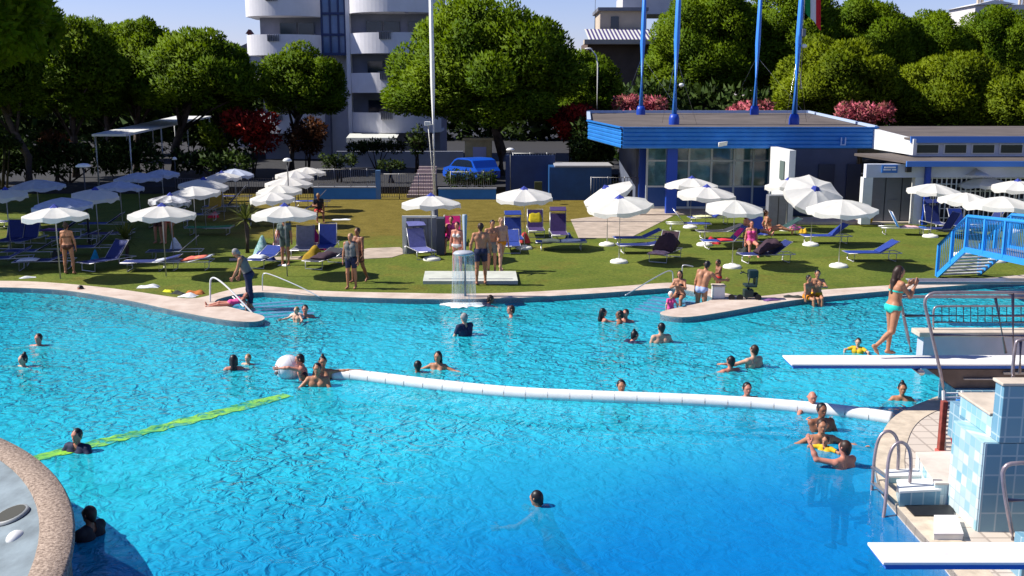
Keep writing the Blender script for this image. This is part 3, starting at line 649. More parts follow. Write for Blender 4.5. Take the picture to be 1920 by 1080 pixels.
# low pale wing left of the block, seen between trunk and bush
mb = MB(); mb.box(xc(500, 80), xc(655, 80), 84, 84.3, GZ, zc(207, 80)); tag(mb.obj('garden_wall', PLASTER), 'pale wall behind the small round pine', 'wall')
mb = MB(); mb.box(xc(600, 66), xc(860, 66), 72.6, 72.9, GZ, zc(281, 72.6)); tag(mb.obj('street_wall', mat('grey_wall', (.40, .42, .50), .8, .12, .6)), 'long low grey wall along the street below the hedge', 'wall')
# house with the striped awning behind the pines
Y2 = 98.0
def bx2(mb, x0, x1, y0, y1, d0, d1): return mb.box(xc(x0, Y2), xc(x1, Y2), Y2 + d0, Y2 + d1, zc(y1, Y2), zc(y0, Y2))
h2 = thing('house', 'cream house with a striped roof terrace awning behind the first blue mast', 'building', (xc(1150, Y2), Y2, GZ))
BEIGE = mat('beige_render', (.55, .46, .36), .8, .1, .5); BROWNW = mat('brown_render', (.14, .095, .075), .8, .2, .5)
mb = MB(); bx2(mb, 1098, 1225, 82, 330, 0, 9); mb.obj('wall', BROWNW, h2, True)
mb = MB(); bx2(mb, 1090, 1225, 80, 88, -1.6, -.02); mb.obj('cornice', BEIGE, h2, True)
mb = MB(); bx2(mb, 1125, 1212, 22, 80, 3, 9); mb.obj('terrace_room', BEIGE, h2, True)
mb = MB(); bx2(mb, 1120, 1214, 18, 24, 2.4, 9.4); mb.obj('flat_roof', GREY, h2, True)
mb = MB(); bx2(mb, 1145, 1160, 34, 62, 2.92, 2.99); mb.obj('door', DARKGLASS, h2, True)
mb = MB(); bx2(mb, 1180, 1282, -16, 20, 9.5, 16); mb.obj('upper_storey', PLASTER, h2, True)
mb = MB(); n_ = 34
mb.cur = 0
for i in range(n_):
    u0 = xc(1095 + 120 * i / n_, Y2); u1 = xc(1095 + 120 * (i + 1) / n_, Y2); mb.cur = i % 2
    mb.add([(u0, Y2 + 2.6, zc(57, Y2)), (u1, Y2 + 2.6, zc(57, Y2)), (u1 + .15, Y2 - 1.3, zc(80, Y2)), (u0 + .15, Y2 - 1.3, zc(80, Y2))], [(0, 1, 2, 3)])
mb.obj('striped_awning', [AWN, mat('violet_stripe', (.06, .04, .16), .8)], h2, True)
mb = MB(); mb.tube([(xc(1117, Y2), Y2 + 4, zc(57, Y2)), (xc(1117, Y2), Y2 + 4, zc(-30, Y2))], .05, 6); mb.obj('aerial', GREY, h2, True)
# roofs peeping out at the top right
Y3 = 135.0; h3 = thing('house', 'distant white house with chimneys in the top right corner', 'building', (xc(1850, Y3), Y3, GZ))
mb = MB(); mb.box(xc(1800, Y3), xc(1990, Y3), Y3, Y3 + 8, GZ, zc(17, Y3)); mb.obj('wall', PLASTER, h3, True)
mb = MB(); mb.extr([(xc(1795, Y3), zc(18, Y3)), (xc(1870, Y3), zc(16, Y3)), (xc(1832, Y3), zc(9, Y3))], (0, Y3 - .5, 0), (1, 0, 0), (0, 0, 1), (0, 1, 0), 9); mb.obj('roof', WHITE, h3, True)
for px, t_ in ((1810, 3), (1817, 3), (1845, -2), (1853, -2), (1886, -2), (1894, -2), (1912, -2)):
    mb = MB(); mb.box(xc(px, Y3), xc(px + 3.5, Y3), Y3 + 1, Y3 + 1.4, zc(18, Y3), zc(t_, Y3)); mb.obj('chimney', BEIGE, h3, True)
Y4 = 100.0; h4 = thing('house', 'small white house with a dark chimney left of the apartment block', 'building', (xc(470, Y4), Y4, GZ))
mb = MB(); mb.box(xc(450, Y4), xc(515, Y4), Y4, Y4 + 6, GZ, zc(98, Y4)); mb.obj('wall', PLASTER, h4, True)
mb = MB(); mb.extr([(xc(446, Y4), zc(99, Y4)), (xc(500, Y4), zc(99, Y4)), (xc(482, Y4), zc(84, Y4))], (0, Y4 - .4, 0), (1, 0, 0), (0, 0, 1), (0, 1, 0), 7); mb.obj('roof', mat('roof_grey', (.24, .22, .22), .8, .2, 2), h4, True)
mb = MB(); mb.box(xc(476, Y4), xc(482, Y4), Y4 + .5, Y4 + 1, zc(96, Y4), zc(66, Y4)); mb.extr([(xc(473, Y4), zc(68, Y4)), (xc(485, Y4), zc(68, Y4)), (xc(479, Y4), zc(60, Y4))], (0, Y4 + .3, 0), (1, 0, 0), (0, 0, 1), (0, 1, 0), 1); mb.obj('chimney', mat('brick_red', (.22, .08, .06), .8), h4, True)
# --- carport with a long white roof on thin posts
cp = thing('carport', 'long white carport roof on thin posts under the left pines', 'carport', (PY(230, 300, 58).x, 58, GZ))
roofp = [(PY(172, 253, 57).x, 57), (PY(236, 253, 57).x, 57), (PY(396, 220, 76).x, 76), (PY(330, 220, 76).x, 76)]
mb = MB(); mb.prism(roofp, lambda p: 3.25 + (p[1] - 57) * .031, lambda p: 3.37 + (p[1] - 57) * .031); mb.obj('roof', WHITE, cp, True)
for i in range(4):
    f = i / 3
    for e in (0, 1):
        a = Vector(roofp[0 + e]); b = Vector(roofp[3 - e]); q = a.lerp(b, .03 + .94 * f); mb = MB(); mb.tube([(q.x, q.y, GZ), (q.x, q.y, 3.26 + (q.y - 57) * .031)], .05, 6); mb.obj('post', WHITE, cp, True)
# --- pool building: canopy hall, masts, right wing
RZ = lambda p: 4.03 + (p[1] - 47) * .03
hall = thing('pool_hall', 'pool entrance hall with a ribbed blue canopy and glass front', 'building', (10.5, 47, 0))
ROOFB = mat('roof_felt', (0.115, 0.095, 0.085), .9, .25, .5, bump=.1)
A_ = Vector((5.07, 47)); B_ = Vector((3.95, 52.7)); C_ = Vector((4.6, 62)); D_ = Vector((17.9, 62)); E_ = Vector((16.7, 47))
poly = [(q.x, q.y) for q in (A_, E_, D_, C_, B_)]
mb = MB(); mb.prism(poly, lambda p: RZ(p) - .9, lambda p: RZ(p) - .04); mb.obj('roof', ROOFB, hall, True)
RIB = mat('blue_cladding', (0.025, 0.20, 0.60), .4, .12, 1.2)
def ribbed(a, b, z_top, h, mtl, nm, par, ribs=5, out=.06):
    d = (b - a).normalized(); nrm = Vector((d.y, -d.x)); mb = MB()
    for i in range(ribs):
        zt = -h * i / ribs; zb = -h * (i + 1) / ribs + .035
        for (o0, o1, u, v) in ((.02, out, zt, zt - .04), (out, out, zt - .04, zb + .0), (out, .02, zb, zb - .035)):
            vs = [(*(a + nrm * o0), z_top(a) + u), (*(b + nrm * o0), z_top(b) + u), (*(b + nrm * o1), z_top(b) + v), (*(a + nrm * o1), z_top(a) + v)]
            mb.add(vs, [(0, 1, 2, 3)])
    mb.beam((*(a + nrm * .06), z_top(a) + .03), (*(b + nrm * .06), z_top(b) + .03), .16, .06)
    return mb.obj(nm, mtl, par, True)
rz2 = lambda q: RZ((q.x, q.y))
ribbed(A_, E_, rz2, .92, RIB, 'fascia', hall); ribbed(B_, A_, rz2, .92, RIB, 'fascia', hall); ribbed(E_, D_, rz2, .55, RIB, 'fascia', hall)
mb = MB(); mb.beam((C_.x, C_.y, RZ((0, 62)) + .02), (D_.x, D_.y, RZ((0, 62)) + .02), .2, .18); mb.beam((C_.x, C_.y, RZ((0, 62)) + .02), (B_.x, B_.y, RZ((0, 52.7)) + .02), .2, .14); mb.beam((D_.x, D_.y, RZ((0, 62)) + .03), (E_.x, E_.y, RZ((0, 47)) + .05), .14, .12); mb.obj('roof_edge', mat('pale_blue_edge', (.45, .55, .72), .5), hall, True)
mb = MB(); mb.box(xc(1575, 46.9) - .12, xc(1575, 46.9) - .07, 46.84, 46.9, 3.3, 3.62); mb.box(xc(1575, 46.9) + .07, xc(1575, 46.9) + .12, 46.84, 46.9, 3.3, 3.62); mb.box(xc(1575, 46.9) - .12, xc(1575, 46.9) + .12, 46.85, 46.9, 3.26, 3.3); mb.obj('emblem', mat('pale_blue_mark', (.35, .5, .8), .5), hall, True)
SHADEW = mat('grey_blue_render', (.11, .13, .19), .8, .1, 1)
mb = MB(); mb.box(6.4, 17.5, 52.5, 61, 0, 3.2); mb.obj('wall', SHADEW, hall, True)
gx = [xc(p, 49.5) for p in (1212, 1250, 1290, 1332, 1374, 1410, 1440)]
for bay, (x0, x1) in enumerate(zip(gx[:-1], gx[1:])):      # glazed front bays
    mb = MB()
    for (a, b, c, d) in ((x0, x1, 0.06, .16), (x0, x1, 2.98, 3.12), (x0, x1, 2.35, 2.43), (x0, x1, 1.1, 1.18)): mb.box(a, b, 49.46, 49.56, c, d)
    for x in ((x0, x1) if bay == 5 else (x0,)): mb.box(x - .045, x + .045, 49.44, 49.58, .06, 3.118)
    fr = mb.obj('window', mat('grey_frame', (.46, .52, .56), .5), hall, True)
    mb = MB(); mb.box(x0 + .05, x1 - .05, 49.49, 49.52, 1.18, 2.98); g = mb.obj('pane', mat('teal_glass', (.03, .085, .12), .06, .6, .9, spec=.8) if bay % 2 else mat('pale_teal_glass', (.07, .17, .21), .06, .5, 1.3, spec=.8), fr); g.location = -hall.location
    mb = MB(); mb.box(x0 + .05, x1 - .05, 49.48, 49.53, .16, 1.1); g = mb.obj('panel', mat('deep_blue_panel', (.012, .06, .24), .4), fr); g.location = -hall.location
for (px, Y) in ((1258, 47.6), (1206, 51)):
    mb = MB(); x = xc(px, Y); mb.box(x - .24, x + .24, Y - .2, Y + .2, 0, 3.3); mb.obj('column', mat('royal_blue', (.012, .06, .42), .4), hall, True)
mb = MB(); mb.add([(11.86, 46.85, .0), (11.86, 43.6, .0), (11.86, 43.6, 3.2), (11.86, 46.85, 3.2)], [(0, 1, 2, 3)]); vs = mb.v[:]; mb.add([(x + .3, y + .1, z) for x, y, z in vs], [(3, 2, 1, 0)]); mb.add(vs + [(x + .3, y + .1, z) for x, y, z in vs], [(1, 5, 6, 2), (0, 3, 7, 4), (3, 2, 6, 7)]); mb.obj('white_wing_wall', WHITE, hall, True)
mb = MB(); xw = xc(1456, 48); mb.box(11.80, 11.855, 44.2, 44.9, 1.9, 2.7); mb.obj('poster', mat('poster_grey', (.12, .16, .15), .6), hall, True)
mb = MB(); mb.box(xc(1480, 47.2), xc(1625, 45.4), 47.0, 47.3, 0, 3.1); mb.obj('shaded_wall', mat('navy_wall', (.055, .07, .13), .7, .15, 1), hall, True)  # navy tone paints in the shade on this recessed wall
for (a, b) in ((1532, 1562), (1585, 1612)):
    mb = MB(); mb.box(xc(a, 47), xc(b, 47), 46.93, 46.99, .1, 2.4); mb.obj('door', mat('dark_navy_door', (.02, .028, .06), .5), hall, True)
wing = thing('changing_wing', 'low white wing with clerestory windows and a window grid', 'building', (20, 44, 0))
mb = MB(); mb.box(17.35, 40, 44.45, 56, 2.6, 3.62); mb.obj('clerestory', WHITEWALL, wing, True)
mb = MB(); mb.prism([(17.2, 44.2), (41, 44.2), (41, 60), (18.2, 60), (16.8, 47.2)], 3.63, 3.72); mb.obj('upper_roof', ROOFB, wing, True)
mb = MB(); mb.box(17.2, 41, 44.12, 44.2, 3.5, 3.78); mb.obj('roof_edge', mat('blue_edge', (.06, .20, .60), .4), wing, True)
mb = MB(); mb.add([(16.55, 47.0, 3.1), (17.3, 44.05, 2.98), (17.3, 44.05, 3.66), (16.55, 47.0, 4.0)], [(0, 1, 2, 3)]); mb.add([(16.75, 47.05, 3.1), (17.5, 44.15, 2.98), (17.5, 44.15, 3.66), (16.75, 47.05, 4.0)], [(0, 3, 2, 1)]); mb.add(mb.v[:8], [(0, 4, 5, 1), (3, 2, 6, 7), (1, 5, 6, 2)]); mb.obj('white_fascia', WHITE, wing, True)
for i in range(6):
    a, b = 1713 + i * 52, 1752 + i * 52
    mb = MB(); mb.box(xc(a - 2, 44.4), xc(b + 2, 44.4), 44.38, 44.44, 3.02, 3.44); fr = mb.obj('window', WHITE, wing, True)
    mb = MB(); mb.box(xc(a, 44.4), xc(b, 44.4), 44.34, 44.37, 3.06, 3.40); g = mb.obj('pane', DARKGLASS, fr); g.location = -wing.location
mb = MB(); mb.prism([(15.3, 45.6), (41, 45.6), (41, 42.4), (16.6, 42.4)], lambda p: 2.70 + (p[1] - 42.4) * .05, lambda p: 2.78 + (p[1] - 42.4) * .06); mb.obj('lower_roof', ROOFB, wing, True)
mb = MB(); mb.box(16.4, 41, 42.3, 42.4, 2.60, 2.83); mb.obj('lower_roof_edge', MATS['blue_edge'], wing, True)
mb = MB(); mb.box(xc(1622, 43), 41, 43.0, 43.35, 2.1, 2.66); mb.obj('lintel', WHITEWALL, wing, True)
for px in (1627, 1724):
    mb = MB(); x = xc(px, 43); mb.box(x - .2, x + .2, 43.02, 43.4, .1, 2.1); mb.obj('pillar', WHITE, wing, True)
mb = MB(); x = xc(1738, 42.8); mb.box(x - .1, x + .1, 42.75, 42.95, .1, 2.66); mb.obj('blue_pillar', mat('royal_blue', (.012, .06, .42), .4), wing, True)
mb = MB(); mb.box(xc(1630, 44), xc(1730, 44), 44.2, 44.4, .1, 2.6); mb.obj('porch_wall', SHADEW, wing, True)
for (a, b) in ((1633, 1659), (1661, 1690), (1692, 1719)):
    mb = MB(); mb.box(xc(a, 44.1), xc(b, 44.1), 44.12, 44.19, .12, 2.05); d_ = mb.obj('door', mat('grey_door', (.16, .175, .21), .5, .08, 2), wing, True)
    mb = MB(); mb.box(xc((a + b) / 2, 44.1) - .25, xc((a + b) / 2, 44.1) + .25, 44.09, 44.115, 1.0, 1.04); h_ = mb.obj('handle', GREY, d_); h_.location = -wing.location
mb = MB(); mb.box(xc(1650, 43), xc(1679, 43), 42.93, 42.99, 2.30, 2.62); sg = mb.obj('sign', mat('sign_blue', (.03, .16, .50), .4), wing, True)
mb = MB()
for (z0, z1, a, b) in ((2.50, 2.56, 1654, 1675), (2.41, 2.46, 1653, 1666), (2.41, 2.46, 1668, 1676)): mb.box(xc(a, 43), xc(b, 43), 42.91, 42.925, z0, z1)
g = mb.obj('lettering', WHITE, sg); g.location = -wing.location
mb = MB(); mb.box(xc(1694, 43), xc(1703, 43), 42.8, 42.99, 2.34, 2.62); mb.obj('loudspeaker', BLACK, wing, True)
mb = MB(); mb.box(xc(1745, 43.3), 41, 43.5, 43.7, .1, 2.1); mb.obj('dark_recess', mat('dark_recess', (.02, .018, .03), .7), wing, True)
mb = MB()
for i in range(60):
    x = xc(1748, 43.2) + i * .21
    mb.box(x - .022, x + .022, 43.3, 43.34, .1, 2.1)
for z in (.35, .75, 1.15, 1.5, 1.8, 2.05): mb.box(xc(1745, 43.2), 34, 43.27, 43.298, z - .018, z + .018)
mb.obj('window_grid', WHITE, wing, True)
mb = MB(); x = xc(1842, 42.2); mb.add([(x - .42, 43.0, 2.2), (x + .42, 43.0, 2.2), (x + .3, 42.3, 2.24), (x - .3, 42.3, 2.24), (x, 43.0, 2.5)], [(0, 1, 2, 3), (0, 4, 3), (1, 2, 4), (3, 2, 4), (0, 1, 4)]); mb.obj('lamp_hood', WHITE, wing, True)
# grey cabinet below the wing wall
o = thing('cabinet', 'tall grey metal cabinet behind the seated bathers', 'cabinet', (xc(1458, 43.2), 43.2, .0))
mb = MB(); mb.bbox(-.42, .42, -.25, .25, 0, 1.35, .02); mb.obj('body', GREY, o); mb = MB(); mb.box(-.012, .012, -.27, -.252, .08, 1.28); mb.obj('door_gap', BLACK, o)
# --- blue masts on the hall roof with their stays
def mast(label, px, py_base, Y, zb, foot):
    x = xc(px, Y); t = thing('roof_mast', label, 'mast', (x, Y, zb), 0, 'blue roof masts')
    mb = MB(); mb.tube([(0, 0, 0), (.02, 0, 4), (.1, 0, 10)], [.17, .15, .07], 12); mb.obj('pole', BLUE, t)
    mb = MB(); mb.lathe([(.26, -.02), (.26, .28), (.2, .5), (.17, .5)], seg=12); mb.obj('base', mat('royal_blue', (.012, .06, .42), .4), t)
    mb = MB(); mb.tube([(0, 0, 3.3), foot], .009, 5); mb.obj('stay', STEEL, t)
    mb = MB(); mb.tube([(0, 0, 3.3), (-foot[0] * .45, -foot[1] * .5 + .6, .02)], .007, 5); mb.obj('stay', STEEL, t)
    return t
mast('blue mast at the rear left of the hall roof', 1198, 214, 60, 4.38, (2.0, -4, -.3))
m2 = mast('blue mast at the front left of the hall roof above the blue column', 1260, 233, 50.5, 4.1, (.95, -1, 0))
mast('blue mast at the rear middle of the hall roof', 1408, 214, 60, 4.38, (2.2, -4, -.3))
m4 = mast('blue mast at the front right of the hall roof carrying a loudspeaker', 1482, 233, 50.5, 4.1, (.9, 1, .1))
for (mm, z) in ((m2, 1.9), (m4, 3.75)):
    mb = MB(); mb.ball((.28, -.1, z), (.14, .14, .1), 10, 6); mb.tube([(0, 0, z), (.28, -.1, z)], .03, 6); mb.obj('loudspeaker', WHITE, mm)
mb = MB(); mb.bbox(.12, .3, -.2, -.02, 4.2, 4.55, .02); mb.obj('camera_box', GREY, m4)
fl = thing('flag', 'green white and red flag hanging limp behind the fourth mast', 'flag', (xc(1506, 60), 60, zc(34, 60)))
mb = MB(); n_ = 12
for i in range(n_):
    mb.cur = min(2, i * 3 // n_)
    for j in range(8):
        def q(i_, j_):
            u = i_ / n_; v = j_ / 8; return (-.55 + .95 * u + .12 * (1 - v), .12 * math.sin(u * 9) + .05 * v, .1 + 1.9 * v - .75 * u * (1 - v) - .25 * u)
        mb.add([q(i, j), q(i + 1, j), q(i + 1, j + 1), q(i, j + 1)], [(0, 1, 2, 3)], True)
mb.obj('cloth', [mat('flag_green', (.01, .25, .06), .8), mat('flag_white', (.75, .75, .75), .8), mat('flag_red', (.6, .02, .03), .8)], fl)
mb = MB(); mb.tube([(-.5, 0, -4.2), (-.5, 0, 3.0)], .035, 8); mb.obj('pole', ALU, fl)
mb = MB(); x = xc(1350, 46.7)
lamp = thing('floodlight', 'white floodlight on the edge of the blue canopy', 'lamp', (x, 46.6, 3.3))
mb.add([(-.2, -.12, -.1), (.2, -.12, -.02), (.16, .12, .14), (-.16, .12, .1), (-.18, -.2, .1), (.2, -.2, .16)], [(0, 1, 5, 4), (4, 5, 2, 3), (0, 4, 3), (1, 2, 5), (0, 3, 2, 1)]); mb.obj('head', WHITE, lamp)
mb = MB(); mb.tube([(0, .1, 0), (0, .3, 0)], .03, 6); mb.obj('bracket', GREY, lamp)
# --- walls, fences, steps and street things behind the lawn
def rail_fence(name, label, cat, a, b, h, step, z, m, post_every=8, low=.12, r=.014, group=None):
    a = Vector((a[0], a[1], z)); b = Vector((b[0], b[1], z)); d = b - a; L = d.length; u = d / L
    t = thing(name, label, cat, a, 0, group)
    mb = MB(); mb.tube([a + Vector((0, 0, h)), b + Vector((0, 0, h))], .025, 6); mb.obj('top_rail', m, t, True)
    mb = MB(); mb.tube([a + Vector((0, 0, low)), b + Vector((0, 0, low))], .02, 6); mb.obj('bottom_rail', m, t, True)
    k = int(L / step); mb = MB()
    for i in range(k + 1):
        q = a + u * (i * step)
        if i % post_every: mb.tube([q + Vector((0, 0, low)), q + Vector((0, 0, h))], r, 5, False)
    mb.obj('bars', m, t, True)
    for i in range(0, k + 1, post_every):
        q = a + u * (i * step); mb = MB(); mb.tube([q, q + Vector((0, 0, h + .04))], .03, 6); mb.obj('post', m, t, True)
    return t
PALERAIL = mat('pale_rail', (.42, .42, .44), .45, .08, 3)
wy = 54.4
def low_wall(label, x0, x1, Y, h, m=None):
    t = thing('pool_wall_panel', label, 'wall', ((x0 + x1) / 2, Y, 0)); mb = MB(); mb.box(x0, x1, Y, Y + .25, 0, h); mb.obj('body', m or BLUE, t, True)
    mb = MB(); mb.box(x0 - .03, x1 + .03, Y - .04, Y + .29, h, h + .06); mb.obj('coping', PALERAIL, t, True)
low_wall('low blue wall left of the white gate', xc(588, wy), xc(705, wy), wy, .62, mat('mid_blue_wall', (.03, .19, .50), .6, .12, 1))
low_wall('low blue wall right of the tall white pole', xc(822, wy), xc(930, wy), wy, .55, mat('mid_blue_wall', (.03, .19, .50), .6, .12, 1))
rail_fence('railing', 'white bar railing on the blue wall left of the gate', 'railing', (xc(596, wy), wy + .12), (xc(704, wy), wy + .12), .92, .11, .68, PALERAIL)
rail_fence('railing', 'white bar railing above the blue wall right of the pole', 'railing', (xc(845, wy), wy + .12), (xc(922, wy), wy + .12), .85, .11, .61, PALERAIL)
rail_fence('gate', 'white barred gate at the foot of the steps', 'gate', (xc(712, wy), wy + .1), (xc(820, wy), wy + .1), 1.35, .13, 0, PALERAIL)
rail_fence('railing', 'long dark railing behind the left umbrella rows', 'railing', (xc(330, 54), 54), (xc(590, 54), 54), 1.15, .13, 0.0, DARKSTEEL, 10)
mb = MB(); x = xc(709, wy); mb.box(x - .12, x + .12, wy - .02, wy + .3, 0, 1.55); tag(mb.obj('gate_post', mat('mid_blue_post', (.10, .22, .42), .6)), 'blue gate post between wall and barred gate', 'post')
st = thing('white_steps', 'pale flight of steps behind the barred gate', 'steps', (xc(790, 56), 56, 0))
for i in range(9):
    mb = MB(); mb.box(xc(765 + i * 2, 56), xc(815, 56), 55.2 + i * .3, 55.2 + (i + 1) * .3, 0, .17 * (i + 1)); mb.obj('step', mat('pink_stone', (.40, .32, .31), .8, .1, 2), st, True)
rail_fence('railing', 'white railing beside the dark blue billboard', 'railing', (xc(962, 58), 58), (xc(1042, 58), 58), .9, .16, 1.35, WHITE, 6)
bb = thing('billboard', 'wide dark blue hoarding behind the lamp post', 'hoarding', (xc(995, 56), 56, 0))
mb = MB(); mb.box(xc(948, 56), xc(1040, 56), 56, 56.15, 0, 2.25); mb.obj('board', mat('dark_blue_board', (.012, .035, .12), .5, .2, 1), bb, True)
for px in (952, 1036): mb = MB(); mb.box(xc(px, 56) - .06, xc(px, 56) + .06, 56.16, 56.28, 0, 2.3); mb.obj('post', GREY, bb, True)
ct = thing('container', 'long blue shed wall with a white top edge behind the umbrellas', 'shed', (xc(1090, 54), 54, 0))
mb = MB(); mb.box(xc(1030, 54), xc(1146, 54), 54, 56.5, 0, 1.75); mb.obj('body', mat('shed_blue', (.01, .07, .22), .5, .2, .8), ct, True)
mb = MB(); mb.box(xc(1040, 54), xc(1148, 54), 53.9, 56.6, 1.76, 1.84); mb.obj('roof', PALERAIL, ct, True)
mb = MB(); mb.box(xc(1002, 54), xc(1016, 54), 53.6, 53.9, 0, 1.0); mb.obj('bin', mat('olive_bin', (.06, .07, .02), .6), ct, True)
rail_fence('fence', 'grey bar fence between the blue shed and the glass hall', 'fence', (xc(1108, 51), 51), (xc(1212, 51), 51), 1.45, .14, 0, PALERAIL, 6)
ki = thing('kiosk', 'tan wooden kiosk beside the trunk of the largest pine', 'kiosk', (xc(897, 63), 63, GZ))
TAN = mat('tan_wood', (.34, .24, .09), .7, .2, 2)
mb = MB(); mb.box(-.82, .82, 0, 1.6, 0, 2.35); mb.obj('wall', TAN, ki); mb = MB(); mb.box(-.95, .95, -.15, 1.75, 2.35, 2.5); mb.obj('roof', TAN, ki)
mb = MB(); mb.box(-.32, .5, -.05, -.003, .9, 1.95); mb.obj('panel', mat('mauve_panel', (.30, .27, .33), .6), ki)
# car
def car(label, loc, rz, paint):
    t = thing('parked_car', label, 'car', loc, rz)
    prof = [(-1.75, .35), (-1.78, .75), (-1.55, .95), (-1.25, 1.36), (-.9, 1.46), (.2, 1.46), (.55, 1.36), (1.1, .95), (1.7, .82), (1.82, .55), (1.8, .33), (1.4, .26), (-1.4, .26)]
    mb = MB(); mb.extr(prof, (0, -.82, 0), (1, 0, 0), (0, 0, 1), (0, 1, 0), 1.64); mb.obj('body', paint, t)
    mb = MB()
    for y in (-.835, .825): mb.extr([(-1.3, .98), (-1.12, 1.32), (-.85, 1.38), (.18, 1.38), (.5, 1.28), (.92, .98)], (0, y, 0), (1, 0, 0), (0, 0, 1), (0, 1, 0), .01)
    mb.obj('side_window', DARKGLASS, t)
    mb = MB(); mb.add([(1.12, -.68, .98), (1.12, .68, .98), (.6, .6, 1.37), (.6, -.6, 1.37)], [(0, 1, 2, 3)]); mb.obj('windscreen', DARKGLASS, t)
    for x in (-1.15, 1.15):
        for y in (-.84, .7):
            mb = MB(); mb.cur = 0
            c = [(.31 * math.cos(k * math.pi / 8), .31 + .31 * math.sin(k * math.pi / 8)) for k in range(16)]
            mb.extr(c, (x, y, 0), (1, 0, 0), (0, 0, 1), (0, 1, 0), .14); mb.obj('wheel', BLACK, t)
car('blue car parked on the street in front of the tan kiosk', (xc(884, 60.5), 60.5, GZ), R(128), mat('car_blue', (.01, .09, .55), .25, spec=.6))
# tall white pole, lamp posts, street lamp
tp = thing('tall_pole', 'tall white pole rising out of the picture behind the middle umbrella', 'pole', (xc(815, 45), 45, 0))
mb = MB(); mb.tube([(0, 0, 0), (-.02, 0, 6), (-.08, 0, 13)], [.115, .10, .075], 12); mb.obj('shaft', WHITE, tp); mb = MB(); mb.lathe([(.3, 0), (.3, .06), (.14, .1), (.14, .6)], seg=12); mb.obj('base', GREY, tp)
mb = MB(); mb.tube([(.03, -.03, .5), (-.25, 0, zc(232, 45)), (-.02, 0, zc(232, 45))], .02, 5); mb.bbox(-.4, -.15, -.1, .1, zc(234, 45), zc(226, 45), .02); mb.obj('camera', WHITE, tp)
def lamp_post(label, px, py_top, Y, hd=.25):
    z = zc(py_top, Y); t = thing('lamp_post', label, 'lamp post', (xc(px, Y), Y, 0), 0, 'lamp posts on the lawn')
    mb = MB(); mb.tube([(0, 0, 0), (0, 0, z - .08)], [.045, .03], 8); mb.obj('pole', mat('dark_pole', (.07, .075, .09), .5), t)
    mb = MB(); mb.lathe([(.001, .02), (hd * .6, .0), (hd, -.08), (hd * .96, -.12), (hd * .5, -.12), (.001, -.12)], (0, 0, z), 14); mb.obj('lamp_head', WHITE, t)
lamp_post('thin lamp post with a flat white head among the left umbrellas', 160, 304, 38, .28)
lamp_post('lamp post with a white head above the stacked umbrella row', 541, 294, 40, .18)
lamp_post('lamp post with a white head left of the dark blue hoarding', 957, 275, 52, .22)
lamp_post('slim pale lamp post behind the railing left of the umbrella row', 331, 292, 50, .12)
sl_ = thing('street_lamp', 'curved white street lamp between the largest pine and the striped awning', 'street lamp', (xc(1117, 70), 70, GZ))
zt = zc(95, 70) - GZ
mb = MB(); mb.tube([(0, 0, 0), (0, 0, zt - 1), (-.12, 0, zt - .45), (-.5, 0, zt)], [.07, .05, .045, .04], 8); mb.obj('pole', WHITE, sl_); mb = MB(); mb.ball((-.65, 0, zt), (.25, .1, .07), 10, 6); mb.obj('lamp_head', WHITE, sl_)
# ================================================================== POOL STRUCTURES
TILEAQ = tile_mat('aqua_tiles', (0.70, 0.74, 0.74), (0.18, 0.42, 0.50), (0.40, 0.52, 0.56), .15, .15, .25, 0, .008)
TILEBL = tile_mat('blue_tiles', (0.18, 0.34, 0.44), (0.13, 0.28, 0.39), (0.36, 0.48, 0.54), .20, .26, .25, 0, .012)  # blue tile darkened to carry the shade of the front faces
# white floating divider with tiled joints
dv = smooth_line([P(x, y, WZ + .05) for x, y in ((622, 704), (660, 705), (700, 709), (800, 722), (950, 738), (1100, 745), (1250, 750), (1400, 757), (1500, 765), (1600, 775), (1672, 786))], 2)
t = thing('pool_divider', 'long white curved tiled barrier between shallow and deep pool', 'barrier', (dv[0].x, dv[0].y, WZ))
mb = MB(); mb.tube(dv, [.09, .12, .13] + [.135] * (len(dv) - 3), 14); mb.obj('body', mat('white_tiles', (.80, .79, .77), .35, .06, 6), t, True)
acc = 0; last = dv[0]; mb = MB()
for a, b in zip(dv[:-1], dv[1:]):
    L = (b - a).length; s0 = .42 - acc
    while s0 < L:
        c = a.lerp(b, s0 / L); d = (b - a).normalized(); mb.tube([c - d * .006, c + d * .006], .138, 14, False); s0 += .42
    acc = (acc + L) % .42
mb.obj('joints', mat('joint_grey', (.38, .36, .36), .7), t, True)
# round pebble-dash tub wall in the lower left corner
pts = [P(0, 818, .85), P(80, 868, .85), P(142, 985, .85), P(118, 1075, .85)]
A = np.array([[2 * p.x, 2 * p.y, 1] for p in pts]); bb_ = np.array([p.x ** 2 + p.y ** 2 for p in pts]); sol = np.linalg.lstsq(A, bb_, rcond=None)[0]
TC = Vector((sol[0], sol[1], 0)); TR = math.sqrt(sol[2] + sol[0] ** 2 + sol[1] ** 2)
TI = TR - .36
t = thing('round_basin', 'round pebble rimmed basin with a pale bowl in the lower left corner', 'basin', TC)
PEB = mat('pebble_dash', (0.24, 0.165, 0.12), .85, .45, 26, bump=.8, col2=(.50, .39, .31))
mb = MB(); mb.lathe([(TR - .06, -3.2), (TR - .06, .72), (TR, .74), (TR + .01, .81), (TR - .02, .85), (TI + .02, .85), (TI, .81)], (0, 0, 0), 120); mb.obj('rim', PEB, t)
POOLPAINT = mat('pale_bowl', (0.18, 0.225, 0.25), .6, .28, 2.2)
mb = MB(); mb.lathe([(TI + .01, .80), (TI - .35, .70), (TI - 1.2, .45), (TI - 2.4, .3), (.001, .28)], (0, 0, 0), 120); mb.obj('bowl', POOLPAINT, t)
q = P(22, 972, .70) - TC
